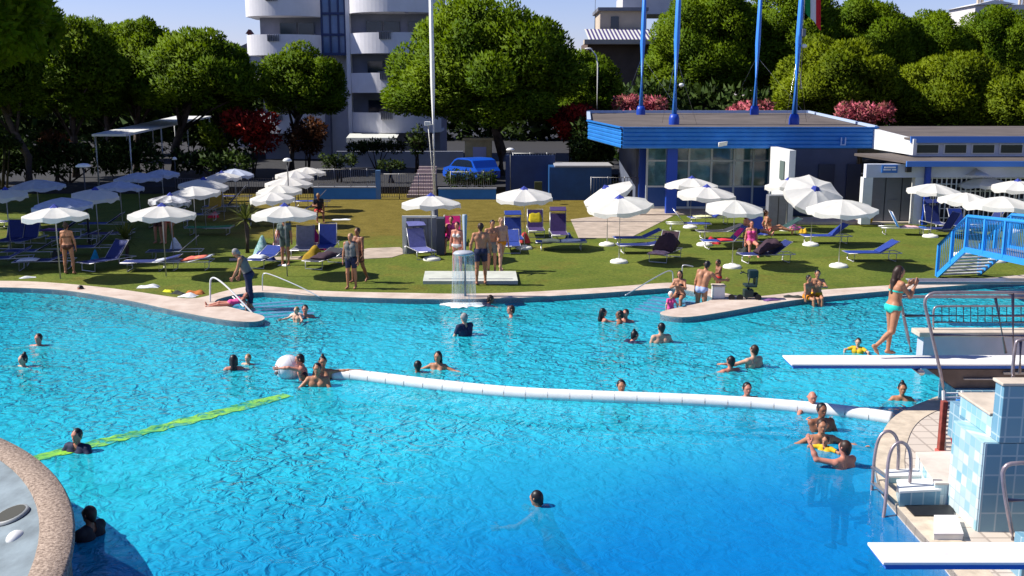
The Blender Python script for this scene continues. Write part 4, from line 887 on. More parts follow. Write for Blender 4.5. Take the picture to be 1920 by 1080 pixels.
rd = Vector((q.x, q.y, 0)).normalized(); tilt = Matrix.Rotation(math.radians(-16), 4, Vector((0, 0, 1)).cross(rd)).to_euler()
mb = MB(); mb.lathe([(.21, .0), (.20, .03), (.16, .035), (.14, .012), (.13, .0)], seg=24); o = mb.obj('inlet', mat('inlet_grey', (.30, .32, .32), .5), t); o.location = (q.x, q.y, .735); o.rotation_euler = tilt
mb = MB(); mb.lathe([(.175, .036), (.001, .034)], seg=20); o2 = mb.obj('opening', mat('opening_dark', (.045, .045, .035), .7), t); o2.location = o.location; o2.rotation_euler = tilt
mb = MB(); q2 = P(30, 1010, .70) - TC; mb.ball((q2.x, q2.y, .70), (.10, .13, .09), 14, 8); mb.obj('nozzle', WHITE, t)
# springboards
def springboard(label, x0, x1, y0, y1, z, top, side, fulc=True):
    t = thing('springboard', label, 'diving board', ((x0 + x1) / 2, (y0 + y1) / 2, z), 0, 'white diving boards')
    mb = MB(); mb.bbox(x0, x1, y0, y1, z - .02, z + .012, .008); mb.obj('board', top, t, True)
    mb = MB(); mb.box(x0 + .05, x1, y0 + .04, y1 - .04, z + .0125, z + .0145); mb.obj('grip_surface', mat('grip_white', (.70, .69, .67), .9, .16, 9, bump=.3) if top.name == 'board_white' else DARKSTEEL, t, True)
    mb = MB(); mb.bbox(x0 + .03, x1, y0 + .012, y1 - .012, z - .075, z - .021, .01); mb.obj('edge', side, t, True)
    if fulc:
        mb = MB(); mb.tube([(x0 + 2.3, y0 - .06, z - .13), (x0 + 2.3, y1 + .06, z - .13)], .055, 12); mb.obj('fulcrum', STEEL, t, True)
        mb = MB(); mb.box(x1 - .35, x1 - .2, y0 - .05, y1 + .05, z - .16, z - .076); mb.obj('anchor', DARKSTEEL, t, True)
    return t
BZ = .85; BX = P(1467, 667, BZ).x; BY = P(1467, 667, BZ).y
EDGEB = mat('board_blue', (.04, .14, .50), .4)
springboard('wide white diving board the girl in the turquoise bikini walks on', BX, BX + 5.1, BY - .64, BY, BZ, mat('board_white', (.86, .83, .80), .5, .04, 5), EDGEB)
springboard('nearest white diving board at the lower right', 3.70, 8.6, 9.40, 9.86, 1.0, mat('board_white', (.86, .83, .80), .5, .04, 5), EDGEB)
springboard('grey diving board seen edge-on farthest away, in front of the blue bridge', 9.95, 15, 24.75, 25.2, 1.0, mat('board_grey', (.30, .29, .32), .5, .1, 5), DARKSTEEL, False)
# far concrete block with its guard rail
t = thing('diving_platform', 'low pale concrete platform with a cream edge behind the middle diving board', 'platform', (10.5, 20, -.3))
c0 = PY(1722, 622, 20.3)
mb = MB(); mb.box(c0.x + .12, 15, 20.3, 20.62, -2.4, c0.z - .1); mb.obj('body', mat('lilac_concrete', (.46, .45, .52), .8, .08, 1.2), t, True)
mb = MB(); mb.bbox(c0.x, 15, 20.24, 20.68, c0.z - .1, c0.z, .015); mb.obj('slab', CREAM, t, True)
STP = mat('stained_steel', (.34, .28, .30), .35, .2, 6, metal=.55)
def rails(name, label, Y, paths, r=.024, cat='railing', parts='tube', m=None):
    pts0 = PY(*paths[0][0], Y if not isinstance(paths[0][0], Vector) else Y)
    t = thing(name, label, cat, (pts0.x, Y, 0))
    for k, pa in enumerate(paths):
        rr = r
        if isinstance(pa[-1], float): rr = pa[-1]; pa = pa[:-1]
        mb = MB(); q = [PY(a, b, Y) for a, b in pa]; mb.tube(smooth_line(q, 1) if len(q) > 2 else q, rr, 8); mb.obj(parts if rr >= .02 else 'bar', m or STP, t, True)
    return t
rails('guard_rail', 'steel guard rail with vertical bars on the pale platform', 20.5, [
    [(1750, 617), (1750, 582), (1753, 576), (1760, 574), (1925, 574)], [(1750, 604), (1925, 604)], [(1750, 592), (1925, 592)]] + [[(1766 + 13.5 * k, 576), (1766 + 13.5 * k, 603), .012] for k in range(12)], .022)
rails('handrail', 'bent steel handrail on the near side of the middle diving board', BY - .80, [
    [(1770, 735), (1762, 690), (1737, 585), (1733, 565), (1740, 553), (1755, 548), (1930, 549)], [(1900, 712), (1899, 549)], [(1748, 628), (1930, 630)]], .03)
rails('handrail', 'inclined steel handrail behind the girl on the far side of the board', BY + .2, [
    [(1708, 660), (1690, 572), (1686, 558), (1700, 556), (1930, 557)], [(1692, 592), (1930, 592)], [(1886, 662), (1866, 557)]], .03)
rails('handrail', 'short steel hoop at the right picture edge above the tiled block', 13.2, [[(1897, 712), (1903, 648), (1908, 637), (1935, 636)], [(1912, 700), (1914, 640)]], .022)
rails('handrail', 'steel hoop rail at the right picture edge near the nearest board', 11.6, [[(1900, 1012), (1888, 950), (1879, 890), (1884, 874), (1900, 868), (1960, 868)], [(1889, 938), (1960, 938)]], .028)
# steel frame under the middle board
t = thing('board_frame', 'brown shadowed steel frame carrying the middle diving board', 'frame', (8.4, 18, 0))
BRN = mat('brown_steel', (.16, .11, .085), .6, .2, 4)
mb = MB(); mb.extr([(7.45, .74), (10, .74), (10, .40), (7.95, .40)], (0, BY - .55, 0), (1, 0, 0), (0, 0, 1), (0, 1, 0), .5); mb.obj('beam', BRN, t, True)
mb = MB(); mb.box(8.8, 10, BY - .6, BY - .555, .66, .70); mb.obj('strip', CREAM, t, True)
mb = MB(); mb.box(8.1, 8.7, BY - .6, BY - .555, .56, .58); mb.obj('strip', CREAM, t, True)
mb = MB(); mb.bbox(7.95, 10, BY - .7, BY + .1, 0, .39, .012); mb.obj('pedestal', TILEBL, t, True)
# rusty post
a = P(1764, 852, 0)
t = thing('rusty_post', 'reddish brown rusty post standing on the deck with red and white tape at its foot', 'post', a)
mb = MB(); mb.bbox(-.055, .03, -.05, .05, 0, .88, .012); mb.obj('post', mat('rust_red', (.26, .055, .04), .7, .4, 7), t)
mb = MB(); mb.bbox(-.075, .05, -.07, .07, .0, .08, .01); mb.obj('foot', mat('tape_red', (.60, .12, .10), .6, .3, 30), t)
# white slatted bed propped upright
a = P(1788, 852, 0); t = thing('slatted_sunbed', 'white slatted plastic sunbed propped upright with a blue towel', 'sunbed', a)
mb = MB()
for s in (-.15, .15): mb.beam((s, -.02, .02), (s, .22, .98), .03, .05)
mb.obj('frame', WHITE, t); mb = MB()
for k in range(15): z = .06 + k * .063; mb.beam((-.14, -.03 + z * .25, z), (.14, -.03 + z * .25, z), .03, .02)
mb.obj('slats', WHITE, t)
mb = MB(); mb.beam((.03, .12, .80), (.16, .13, .80), .06, .12); mb.obj('towel', BRIGHTBLUE, t)
a = P(1786, 820, .6); h = thing('hose', 'dark red hose hanging in front of the white slatted sunbed', 'hose', P(1792, 858, 0))
mb = MB(); mb.tube(smooth_line([P(1796, 862, 0.02), P(1788, 845, .12), P(1783, 815, .35), P(1782, 790, .55), P(1790, 762, .82)], 2), .016, 7); mb.obj('tube', mat('hose_red', (.30, .03, .04), .5), h, True)
# tiled tower: pier, overhanging block, sloping parapet, steps
t = thing('diving_tower', 'tiled tower base with a lit white left face at the right picture edge', 'tower', (7.2, 12.6, 0))
mb = MB(); mb.bbox(6.03, 9, 12.36, 13.25, 0, 1.215, .01); mb.obj('pier', TILEAQ, t, True)
mb = MB(); mb.box(6.05, 9, 12.335, 12.357, 0, 1.205); mb.obj('front_cladding', TILEBL, t, True)  # thin darker sheet paints shade onto the pier front
mb = MB(); mb.bbox(6.21, 9, 12.32, 12.55, 1.22, 1.97, .01); mb.obj('block', TILEBL, t, True)
mb = MB(); mb.bbox(6.18, 9, 12.30, 12.58, 1.975, 2.015, .012); mb.obj('block_top', CREAM, t, True)
mb = MB(); mb.bbox(6.21, 9, 12.555, 13.5, 1.22, 1.49, .01); mb.obj('landing', TILEAQ, t, True)
mb = MB(); mb.bbox(6.19, 9, 12.585, 13.53, 1.495, 1.53, .01); mb.obj('landing_top', CREAM, t, True)
mb = MB(); mb.box(6.75, 9, 13.6, 15.0, .40, .95); mb.obj('rear_wall', TILEBL, t, True)
mb = MB(); mb.bbox(6.32, 9, 10.9, 11.5, 0, .9, .012); mb.obj('stair_wall', TILEAQ, t, True)
for k in range(3): mb = MB(); mb.bbox(5.95 + .13 * k, 6.31, 11.0, 11.48, .0 + .2 * k, .2 + .2 * k, .01); mb.obj('tread', TILEBL, t, True)
mb = MB(); mb.bbox(5.9, 8.4, 8.95, 10.3, 0, .86, .012); mb.obj('board_pedestal', TILEBL, t, True)
def slab(name, label, px, z, h, mt, top=None, cat='step', e=.02):
    q = [P(x, y, z) for x, y in px]; t = thing(name, label, cat, ((q[0].x + q[2].x) / 2, (q[0].y + q[2].y) / 2, z - h))
    mb = MB(); mb.prism([(p.x, p.y) for p in q], z - h, z - .03); mb.obj('body', mt, t, True)
    c = sum(q, Vector()) / len(q); mb = MB(); mb.prism([(c.x + (p.x - c.x) * 1.03, c.y + (p.y - c.y) * 1.03) for p in q], z - .029, z); mb.obj('top', top or WHITE, t, True)
    return t
slab('starting_step', 'small tiled block with a white top beside the pool ladder', [(1688, 921), (1764, 917), (1758, 897), (1682, 899)], .24, .24, TILEBL)
slab('low_step', 'flat white slab behind the ladder hoops', [(1664, 893), (1742, 890), (1738, 878), (1660, 880)], .12, .12, TILEAQ)
slab('raised_deck', 'raised beige deck block in front of the rusty post', [(1754, 905), (1792, 905), (1792, 846), (1718, 848)], .32, .32, TILEAQ, mat('deck_beige', (.62, .54, .47), .75, .12, 3), 'platform')
slab('foot_bath', 'white shallow foot bath between coping and tiled tower', [(1752, 1000), (1806, 1000), (1794, 966), (1752, 966)], .10, .10, WHITE, mat('bath_white', (.74, .70, .68), .6, .06, 3), 'foot bath')
slab('rubber_mat', 'black rubber mat on the deck in front of the small tiled block', [(1716, 966), (1788, 966), (1786, 947), (1698, 947)], .03, .035, BLACK, BLACK, 'mat')  # dark slab painted in place of the shadow under the step
# pool ladder
t = thing('pool_ladder', 'steel pool ladder with two tall hoops on the right deck', 'ladder', P(1676, 930, 0))
def hoop(px, Ys, nm): 
    q = [PY(a, b, y) for (a, b), y in zip(px, Ys)]; mb = MB(); mb.tube(smooth_line(q, 2), .024, 9); mb.obj(nm, STP, t, True)
hoop([(1629, 985), (1636, 900), (1640, 850), (1648, 818), (1664, 806), (1680, 815), (1686, 840), (1683, 882)], [13.9, 14.1, 14.15, 14.2, 14.2, 14.2, 14.2, 14.25], 'hoop')
hoop([(1652, 1000), (1662, 930), (1664, 870), (1672, 838), (1688, 827), (1703, 836), (1709, 860), (1706, 904)], [13.0, 13.2, 13.3, 13.35, 13.35, 13.35, 13.35, 13.4], 'hoop')
for (a, b) in (((1637, 876), (1663, 895)), ((1636, 905), (1661, 925)), ((1633, 945), (1658, 965))):
    mb = MB(); mb.beam(PY(*a, 14.08), PY(*b, 13.25), .07, .025); mb.obj('tread', STEEL, t, True)
# blue footbridge
t = thing('footbridge', 'bright blue arched footbridge with barred railings at the right edge', 'bridge', (13.3, 29, 0))
SB = SKYBLUE
p0 = PY(1757, 512, 31.0); p0.z = 0.02
p1 = PY(1810, 468, 29.3); p2 = PY(1925, 492, 24.4); p3 = p2 + (p2 - p1) * .5 + Vector((0, 0, -.3))
off = Vector((1.45, .35, 0))
for s, nm in ((0, 'railing'), (1, 'railing')):
    o = off * s; A0, A1, A2, A3 = (v + o for v in (p0, p1, p2, p3)); H = Vector((0, 0, .98))
    mb = MB(); mb.beam(A0, A1, .06, .16); mb.beam(A1, A2, .06, .16); mb.beam(A2, A3, .06, .16); st = mb.obj('stringer', SB, t, True)
    mb = MB(); mb.tube([A0 + H, A1 + H, A2 + H, A3 + H], .055, 9); mb.obj('handrail', SB, t, True)
    for v in (A0, A0.lerp(A1, .5), A1, A1.lerp(A2, .33), A1.lerp(A2, .66), A2, A3):
        mb = MB(); mb.beam(v, v + H, .09, .09); mb.obj('post', SB, t, True)
    mb = MB()
    for (u, v, k) in ((A0, A1, 14), (A1, A2, 38), (A2, A3, 14)):
        for i in range(1, k): q = u.lerp(v, i / k); mb.tube([q, q + H], .014, 5, False)
    mb.obj('bars', SB, t, True)
for i in range(8):
    q = p0.lerp(p1, (i + .5) / 8); mb = MB(); mb.beam(q + off * .03, q + off * .97, .17, .045); mb.obj('stair_tread', mat('tread_grey', (.42, .42, .42), .6), t, True)
mb = MB(); vs = [p1 + off * .03, p1 + off * .97, p2 + off * .97, p2 + off * .03, p3 + off * .03, p3 + off * .97]; mb.add(vs, [(0, 1, 2, 3), (3, 2, 5, 4)]); mb.add([v + Vector((0, 0, -.08)) for v in vs], [(0, 3, 2, 1)]); mb.obj('deck', mat('bridge_deck', (.20, .22, .25), .7), t, True)
# fountain: steel post, head disc and falling water curtain
fb = P(870, 570, WZ); t = thing('water_fountain', 'round curtain of water falling into the pool from a grey post', 'fountain', fb)
mb = MB(); mb.tube([(.02, .4, -.6), (.02, .4, 2.40), (.02, .4, 2.44)], [.075, .075, .06], 12); mb.tube([(.02, .4, 1.4), (0, 0, 1.46)], .05, 8); mb.obj('post', mat('grey_blue_post', (.26, .32, .38), .5), t)
mb = MB(); mb.lathe([(.001, 1.50), (.24, 1.47), (.30, 1.42), (.26, 1.38), (.001, 1.37)], seg=20); mb.obj('spout', mat('spout_grey', (.42, .44, .48), .4), t)
def curtain_mat():
    m = bpy.data.materials.new('falling_water'); m.use_nodes = True; n = m.node_tree.nodes; l = m.node_tree.links; b = n['Principled BSDF']
    tc = n.new('ShaderNodeTexCoord'); mp = n.new('ShaderNodeMapping'); mp.inputs['Scale'].default_value = (16, 16, 1.6); l.new(tc.outputs['Object'], mp.inputs[0])
    no = n.new('ShaderNodeTexNoise'); no.inputs['Scale'].default_value = 1.3; no.inputs['Detail'].default_value = 4; l.new(mp.outputs[0], no.inputs['Vector'])
    r = n.new('ShaderNodeValToRGB'); r.color_ramp.elements[0].position = .36; r.color_ramp.elements[1].position = .66; r.color_ramp.elements[0].color = (.03, .03, .03, 1); r.color_ramp.elements[1].color = (.42, .42, .42, 1); l.new(no.outputs['Fac'], r.inputs['Fac'])
    b.inputs['Base Color'].default_value = (.55, .62, .68, 1); b.inputs['Roughness'].default_value = .2; l.new(r.outputs['Color'], b.inputs['Alpha']); return m
CURT = curtain_mat()
mb = MB(); rng = np.random.default_rng(3)
prof = [(.30, 1.41), (.315, 1.2), (.325, .8), (.335, .4), (.35, .02)]; mb.lathe(prof, seg=40); mb.obj('water_curtain', CURT, t)
FOAM = mat('foam', (.72, .80, .83), .6, .25, 9)
mb = MB(); k = 40; vs = [(0, 0, .05)]
for ring, z in ((.34, .045), (.52, .004)):
    for i in range(k): a = 2 * math.pi * i / k; rr = ring * (1 + .16 * math.sin(5 * a + ring * 9) + .08 * rng.normal()); vs.append((rr * math.cos(a) * 1.15, rr * math.sin(a), z + .02 * rng.random()))
mb.add(vs, [(0, 1 + i, 1 + (i + 1) % k) for i in range(k)] + [(1 + i, 1 + k + i, 1 + k + (i + 1) % k, 1 + (i + 1) % k) for i in range(k)], True); mb.obj('foam', FOAM, t)
# handrails at the steps
def simple_rail(label, pts, r=.022, m=None):
    t = thing('handrail', label, 'handrail', (pts[0].x, pts[0].y, 0)); mb = MB(); mb.tube(smooth_line(pts, 2), r, 8); mb.obj('tube', m or ALU, t, True); return t
Ya = P(492, 547, 0).y; Yb = P(394, 568, 0).y; Yc = P(1262, 541, 0).y
simple_rail('steel handrail from a post on the coping down into the left pool steps', [PY(492, 547, Ya), PY(492, 522, Ya), PY(493, 512, Ya), PY(505, 513, Ya - .05), PY(560, 536, Ya - .5), PY(600, 557, Ya - .8)], .016)
simple_rail('hooped white handrail by the bending man at the left steps', [PY(394, 569, Yb), PY(394, 532, Yb), PY(395, 522, Yb), PY(404, 520, Yb), PY(430, 541, Yb - .3), PY(478, 592, Yb - .8)], .024, WHITE)
simple_rail('steel handrail from a post on the coping down into the right pool steps', [PY(1262, 541, Yc), PY(1262, 516, Yc), PY(1260, 507, Yc), PY(1248, 509, Yc - .05), PY(1210, 531, Yc - .6), PY(1172, 554, Yc - 1.0)], .016)
simple_rail('thin steel post behind the woman sitting at the right steps', [PY(1279, 532, Yc + .8), PY(1279, 500, Yc + .8), PY(1282, 496, Yc + .8), PY(1300, 500, Yc + .8)], .018)
# low pale platform on the lawn behind the fountain
a, b, c, d = P(793, 533), P(971, 533), P(967, 514), P(797, 514)
t = thing('low_platform', 'low pale concrete platform on the grass behind the fountain', 'platform', (a + c) / 2); mb = MB(); mb.prism([(p.x, p.y) for p in (a, b, c, d)], 0, .10); mb.obj('slab', mat('pale_concrete', (.50, .52, .46), .8, .12, 2), t, True)
mb = MB(); mb.box(a.x + .15, b.x - .15, a.y + .3, a.y + .36, .101, .11); mb.obj('groove', GREY, t, True)
# grey cabinet board under the middle parasol
a = P(790, 476); t = thing('changing_screen', 'grey panelled screen with a white frame under the middle parasol', 'screen', a)
mb = MB(); mb.box(-.5, .55, -.03, .03, .03, 1.28); mb.obj('panel', mat('slate_panel', (.16, .17, .22), .6, .1, 3), t); mb = MB()
for x in (-.25, .0, .25): mb.box(x - .008, x + .008, -.036, -.031, .05, 1.26)
mb.obj('seams', BLACK, t); mb = MB(); mb.box(-.66, -.505, -.04, .04, 0, 1.3); mb.box(-.66, .56, -.045, .045, 1.3, 1.36); mb.obj('frame', WHITE, t)
mb = MB(); mb.bbox(.56, .85, -.3, .3, 0, 1.3, .02); mb.obj('side_panel', mat('dark_slate', (.05, .055, .08), .6), t)
# pool lift beside the right steps
a = P(1402, 562); t = thing('pool_lift', 'dark green wheeled pool lift with a seat beside the right pool steps', 'pool lift', a)
DG = mat('lift_green', (.012, .03, .03), .5, .2, 6)
mb = MB(); mb.bbox(-.13, .13, -.12, .12, .08, .30, .02); mb.tube([(0, 0, .25), (.01, 0, .72)], .055, 8); mb.obj('post', DG, t)
mb = MB(); mb.bbox(-.02, .24, -.14, .14, .62, .84, .03); mb.obj('motor', DG, t); mb = MB(); mb.tube([(.0, 0, .7), (-.16, 0, .78), (-.24, 0, .74)], .025, 7); mb.tube([(-.2, 0, .76), (-.24, 0, .9)], .018, 6); mb.obj('arm', DG, t)
mb = MB(); mb.bbox(-.12, .2, -.2, .2, .38, .44, .02); mb.bbox(.16, .21, -.2, .2, .44, .66, .02); mb.obj('seat', DG, t)
mb = MB(); mb.tube([(-.5, -.1, .06), (.3, -.1, .06)], .02, 6); mb.tube([(-.5, .1, .06), (.3, .1, .06)], .02, 6); mb.obj('base_frame', STEEL, t)
for (x, y) in ((-.48, -.16), (-.25, -.16), (.25, -.16), (.25, .16)):
    mb = MB(); c = [(.09 * math.cos(k * math.pi / 7), .09 + .09 * math.sin(k * math.pi / 7)) for k in range(14)]; mb.extr(c, (x, y, 0), (1, 0, 0), (0, 0, 1), (0, 1, 0), .04); mb.obj('wheel', BLACK, t)
# white box by the steps
a = P(1346, 560); t = thing('bench_block', 'white block seat beside the man in pale trunks', 'seat', a); mb = MB(); mb.bbox(-.16, .16, -.15, .15, .03, .36, .02); mb.obj('body', WHITE, t); mb = MB(); mb.bbox(-.18, .18, -.17, .17, .361, .40, .012); mb.obj('top', CREAM, t)
# small things dropped along the left coping
def lump(name, label, cat, px, py, w_, d_, h_, m_, seed, z=.0):
    rng = np.random.default_rng(seed); p = P(px, py, z); bm = bmesh.new(); bmesh.ops.create_grid(bm, x_segments=10, y_segments=8, size=.5); vs = []
    ph = rng.uniform(0, 6, 4)
    for v in bm.verts:
        x, y = v.co.x, v.co.y; e = max(0, 1 - (abs(x) * 2) ** 4) * max(0, 1 - (abs(y) * 2) ** 4)
        v.co = Vector((x * w_ * (1 + .1 * math.sin(9 * y + ph[0])), y * d_ * (1 + .12 * math.sin(8 * x + ph[1])), .006 + h_ * e * (.6 + .25 * math.sin(7 * x + ph[2]) + .2 * math.sin(8 * y + ph[3]))))
    bm.verts.ensure_lookup_table(); mb = MB(); mb.add([v.co for v in bm.verts], [[v.index for v in f.verts] for f in bm.faces], True); bm.free()
    o = mb.obj(name, m_); o.location = p; o.rotation_euler.z = rng.uniform(-.5, .5); return tag(o, label, cat)
FB = lambda n_, c: mat(n_, c, .9, .18, 14)
lump('towel', 'crumpled white towel on the grass left of the orange one', 'towel', 352, 556, .5, .3, .10, FB('towel_white', (.66, .68, .70)), 1)
lump('towel', 'rumpled orange towel on the grass beside the left steps', 'towel', 366, 551, .5, .3, .13, FB('towel_orange', (.45, .14, .03)), 2)
lump('towel', 'small bright yellow cloth on the grass near the coping', 'cloth', 317, 547, .34, .22, .09, FB('towel_yellow', (.60, .62, .02)), 3)
lump('clothes', 'heap of white shirts on the grass at the left coping', 'clothes', 278, 539, .6, .25, .1, FB('towel_white', (.66, .68, .70)), 4)
lump('clothes', 'small dark heap of clothes beside the yellow cloth', 'clothes', 336, 551, .4, .25, .1, FB('cloth_dark', (.03, .035, .03)), 5)
lump('towel', 'small white towel on the grass by the left pool edge', 'towel', 52, 521, .45, .2, .06, FB('towel_white', (.66, .68, .70)), 6)
lump('towel', 'dark towel lying on the right coping beside the yellow shorts boy', 'towel', 1487, 557, .5, .25, .07, FB('cloth_dark', (.03, .035, .03)), 7, .03)
lump('towel', 'violet towel lying on the right coping near the pool lift', 'towel', 1447, 563, .5, .2, .06, FB('towel_violet', (.16, .07, .22)), 8, .03)
lump('bag', 'pink bag on the grass beside the reclining sunbather', 'bag', 1492, 431, .55, .35, .3, FB('bag_pink', (.55, .10, .30)), 9)
lump('bag', 'small yellow bag right of the pink one', 'bag', 1506, 437, .3, .25, .25, FB('bag_yellow', (.65, .38, .02)), 10)
lump('bag', 'red bag beside the umbrella foot in the second row', 'bag', 1338, 457, .5, .35, .28, FB('bag_red', (.40, .02, .03)), 11)
lump('bag', 'red and white bag by the loungers under the middle right parasol', 'bag', 982, 455, .5, .35, .4, FB('bag_red2', (.5, .05, .05)), 12)
lump('slippers', 'white slippers on the grass by the child in grey', 'shoes', 532, 498, .35, .2, .07, FB('towel_white', (.66, .68, .70)), 13)
o = thing('bucket', 'yellow bucket against the wing wall', 'bucket', P(1625, 417, .1)); mb = MB(); mb.lathe([(.22, 0), (.30, .36), (.31, .38), (.27, .37), (.2, .03), (.001, .03)], seg=16, closed=False); mb.obj('tub', mat('yellow_plastic', (.70, .36, .01), .4), o); mb = MB(); mb.tube([(-.3, 0, .36), (-.2, 0, .52), (.2, 0, .52), (.3, 0, .36)], .01, 5); mb.obj('handle', ALU, o)
# ================================================================== PARASOLS
def canopy_mesh(Rr, rise, val, seed, n_=8):
    rng = np.random.default_rng(seed); mb = MB(); sub = 4; rings = [(.10, rise), (.35, rise * .82), (.7, rise * .42), (1.0, 0.0)]
    ph = rng.uniform(0, 6.28); N = n_ * sub; vs = []
    for f, z in rings:
        for k in range(N):
            a = ph + 2 * math.pi * k / N; u = (k % sub) / sub; chord = math.cos(math.pi / n_) / math.cos((u - .5) * 2 * math.pi / n_) if f > .2 else 1
            sag = -.05 * f * math.sin(math.pi * u)
            vs.append((Rr * f * chord * math.cos(a), Rr * f * chord * math.sin(a), z + sag))
    vs.append((0, 0, rise + .02)); top = len(vs) - 1
    base = 3 * N
    for k in range(N):
        u = (k % sub) / sub; x, y, z = vs[base + k]; vs.append((x * 1.01, y * 1.01, z - val * (1 + .25 * math.sin(u * 2 * math.pi) + .15 * rng.normal() * .5)))
    fs = [(i * N + k, i * N + (k + 1) % N, (i + 1) * N + (k + 1) % N, (i + 1) * N + k) for i in range(3) for k in range(N)]
    fs += [(k, (k + 1) % N, top) for k in range(N)] + [(3 * N + k, 3 * N + (k + 1) % N, top + 1 + (k + 1) % N, top + 1 + k) for k in range(N)]
    mb.add(vs, fs); return mb
SEAM = mat('canvas_seam', (.40, .38, .36), .8)
BASEM = mat('white_base', (.74, .73, .66), .7, .12, 4)
def parasol(label, px, py_top, w_px, z_top=2.2, m=None, cap=True, tilt=(0, 0), base=True, seed=0, ground=None):
    p = P(px, py_top, z_top); D = p.y * math.cos(PITCH) + (CAM_H - z_top) * math.sin(PITCH); Rr = min(1.4, w_px * 1.07 / 2 * D / FOC)
    rise = .24 * Rr; gz = .02
    t = thing('parasol', label, 'parasol', (p.x, p.y, 0), 0, 'parasols on the lawn')
    rot = Matrix.Rotation(tilt[0], 4, 'X') @ Matrix.Rotation(tilt[1], 4, 'Y'); zc_ = z_top - rise
    mb = canopy_mesh(Rr, rise, .13, seed); c = mb.obj('canopy', m or PARASOL, t); c.location = (0, 0, zc_); c.rotation_euler = rot.to_euler()
    if cap:
        mb = MB(); n_ = 10; vs = [(0, 0, rise + .11)] + [((.14 + .03 * (k % 2)) * Rr / 1.0 * math.cos(2 * math.pi * k / n_), (.14 + .03 * (k % 2)) * Rr * math.sin(2 * math.pi * k / n_), rise * .92) for k in range(n_)]
        vs += [(x * 1.05, y * 1.05, z - .08) for x, y, z in vs[1:]]
        mb.add(vs, [(0, 1 + k, 1 + (k + 1) % n_) for k in range(n_)] + [(1 + k, 1 + n_ + k, 1 + n_ + (k + 1) % n_, 1 + (k + 1) % n_) for k in range(n_)]); mb.obj('vent_cap', CAPBLUE, c)
    mb = MB()
    for k in range(8): a = 2 * math.pi * k / 8 + .2; mb.tube([(0, 0, rise * .55), (Rr * .93 * math.cos(a), Rr * .93 * math.sin(a), -.10)], .009, 4, False)
    mb.obj('ribs', SEAM, c)
    mb = MB(); mb.tube([(0, 0, 0), (0, 0, zc_ + rise * .6)], .024, 8); mb.obj('pole', mat('pole_white', (.62, .62, .60), .4), t)
    if base: mb = MB(); mb.lathe([(.001, .14), (.10, .14), (.14, .11), (.26, .09), (.30, .05), (.30, 0)], seg=20); mb.obj('base', BASEM, t)
    return t
PR = [
 ('white parasol cut off by the left picture edge', 10, 355, 76, {}),
 ('white parasol nearest the left front corner, beside the standing woman', 102, 389, 116, {}),
 ('white parasol behind the thin lamp post on the left', 178, 355, 82, {}),
 ('broad white parasol left of the tall yucca, shading two standing bathers', 303, 386, 117, {}),
 ('white parasol with a dark printed pattern behind the broad one', 318, 366, 72, {'pat': 1}),
 ('white parasol directly behind the patterned one', 362, 350, 92, {'cap': False}),
 ('white parasol third from the back of the left centre row', 381, 336, 85, {}),
 ('white parasol second from the back of the left centre row', 416, 324, 68, {}),
 ('front white parasol of the stacked row, above the crowded chairs', 533, 386, 116, {}),
 ('second white parasol from the front of the stacked row', 510, 361, 80, {'cap': False}),
 ('third white parasol from the front of the stacked row', 523, 347, 82, {'cap': False}),
 ('fourth white parasol from the front of the stacked row', 541, 333, 84, {'cap': False}),
 ('fifth white parasol from the front of the stacked row', 552, 321, 68, {'cap': False}),
 ('rearmost white parasol of the stacked row', 575, 314, 68, {'cap': False}),
 ('white parasol with blue cap in front of the tall white pole', 808, 367, 110, {}),
 ('white parasol with blue cap right of the largest pine trunk', 983, 354, 105, {}),
 ('white parasol tilted sharply left with its blue cap on the left side', 1140, 350, 96, {'tilt': (.1, -.42)}),
 ('white parasol in front of the sharply tilted one, on a round white base', 1163, 370, 117, {'tilt': (.12, -.1)}),
 ('rear white parasol of the trio in front of the glass hall', 1297, 334, 97, {}),
 ('middle white parasol of the trio in front of the glass hall', 1325, 350, 106, {}),
 ('front white parasol of the trio in front of the glass hall', 1378, 376, 106, {'cap': False}),
 ('white parasol behind the strongly tilted one with the blue disc', 1478, 337, 84, {}),
 ('white parasol tipped towards the pool so that its blue cap shows as a disc', 1526, 350, 106, {'tilt': (.62, .1)}),
 ('white parasol standing right of and below the one with the blue disc', 1580, 375, 122, {'cap': False}),
 ('white parasol nearest the porch of the right wing', 1752, 345, 90, {'cap': False}),
 ('white parasol with blue cap in front of the window grid', 1845, 332, 90, {}),
 ('white parasol with blue cap at the right picture edge', 1908, 339, 88, {}),
 ('white parasol in front of the porch one, above the bridge', 1812, 362, 92, {'cap': False}),
 ('front white parasol above the blue bridge railing', 1880, 369, 130, {'cap': False}),
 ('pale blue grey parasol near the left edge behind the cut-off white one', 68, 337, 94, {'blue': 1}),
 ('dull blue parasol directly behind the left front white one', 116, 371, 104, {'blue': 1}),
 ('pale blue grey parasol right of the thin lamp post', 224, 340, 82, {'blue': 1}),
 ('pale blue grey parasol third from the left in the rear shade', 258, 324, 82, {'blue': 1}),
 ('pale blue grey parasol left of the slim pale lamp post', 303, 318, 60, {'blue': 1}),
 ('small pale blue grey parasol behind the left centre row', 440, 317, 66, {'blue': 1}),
]
PATT = mat('printed_canvas', (.10, .10, .12), .8, .0, 3.5, col2=(.80, .80, .78))
for i, (lab, px, py, w_, kw) in enumerate(PR):
    mm = PARABLUE if kw.get('blue') else PATT if kw.get('pat') else PARASOL  # blue flag: white parasols with shade tinted into the canvas
    rear = py < 350
    parasol(lab, px, py, w_, 2.1 if rear else 2.2, mm, kw.get('cap', True) and not kw.get('blue'), kw.get('tilt', (random.Random(i).uniform(-.06, .08), random.Random(i + 50).uniform(-.07, .07))), px > 700, i)
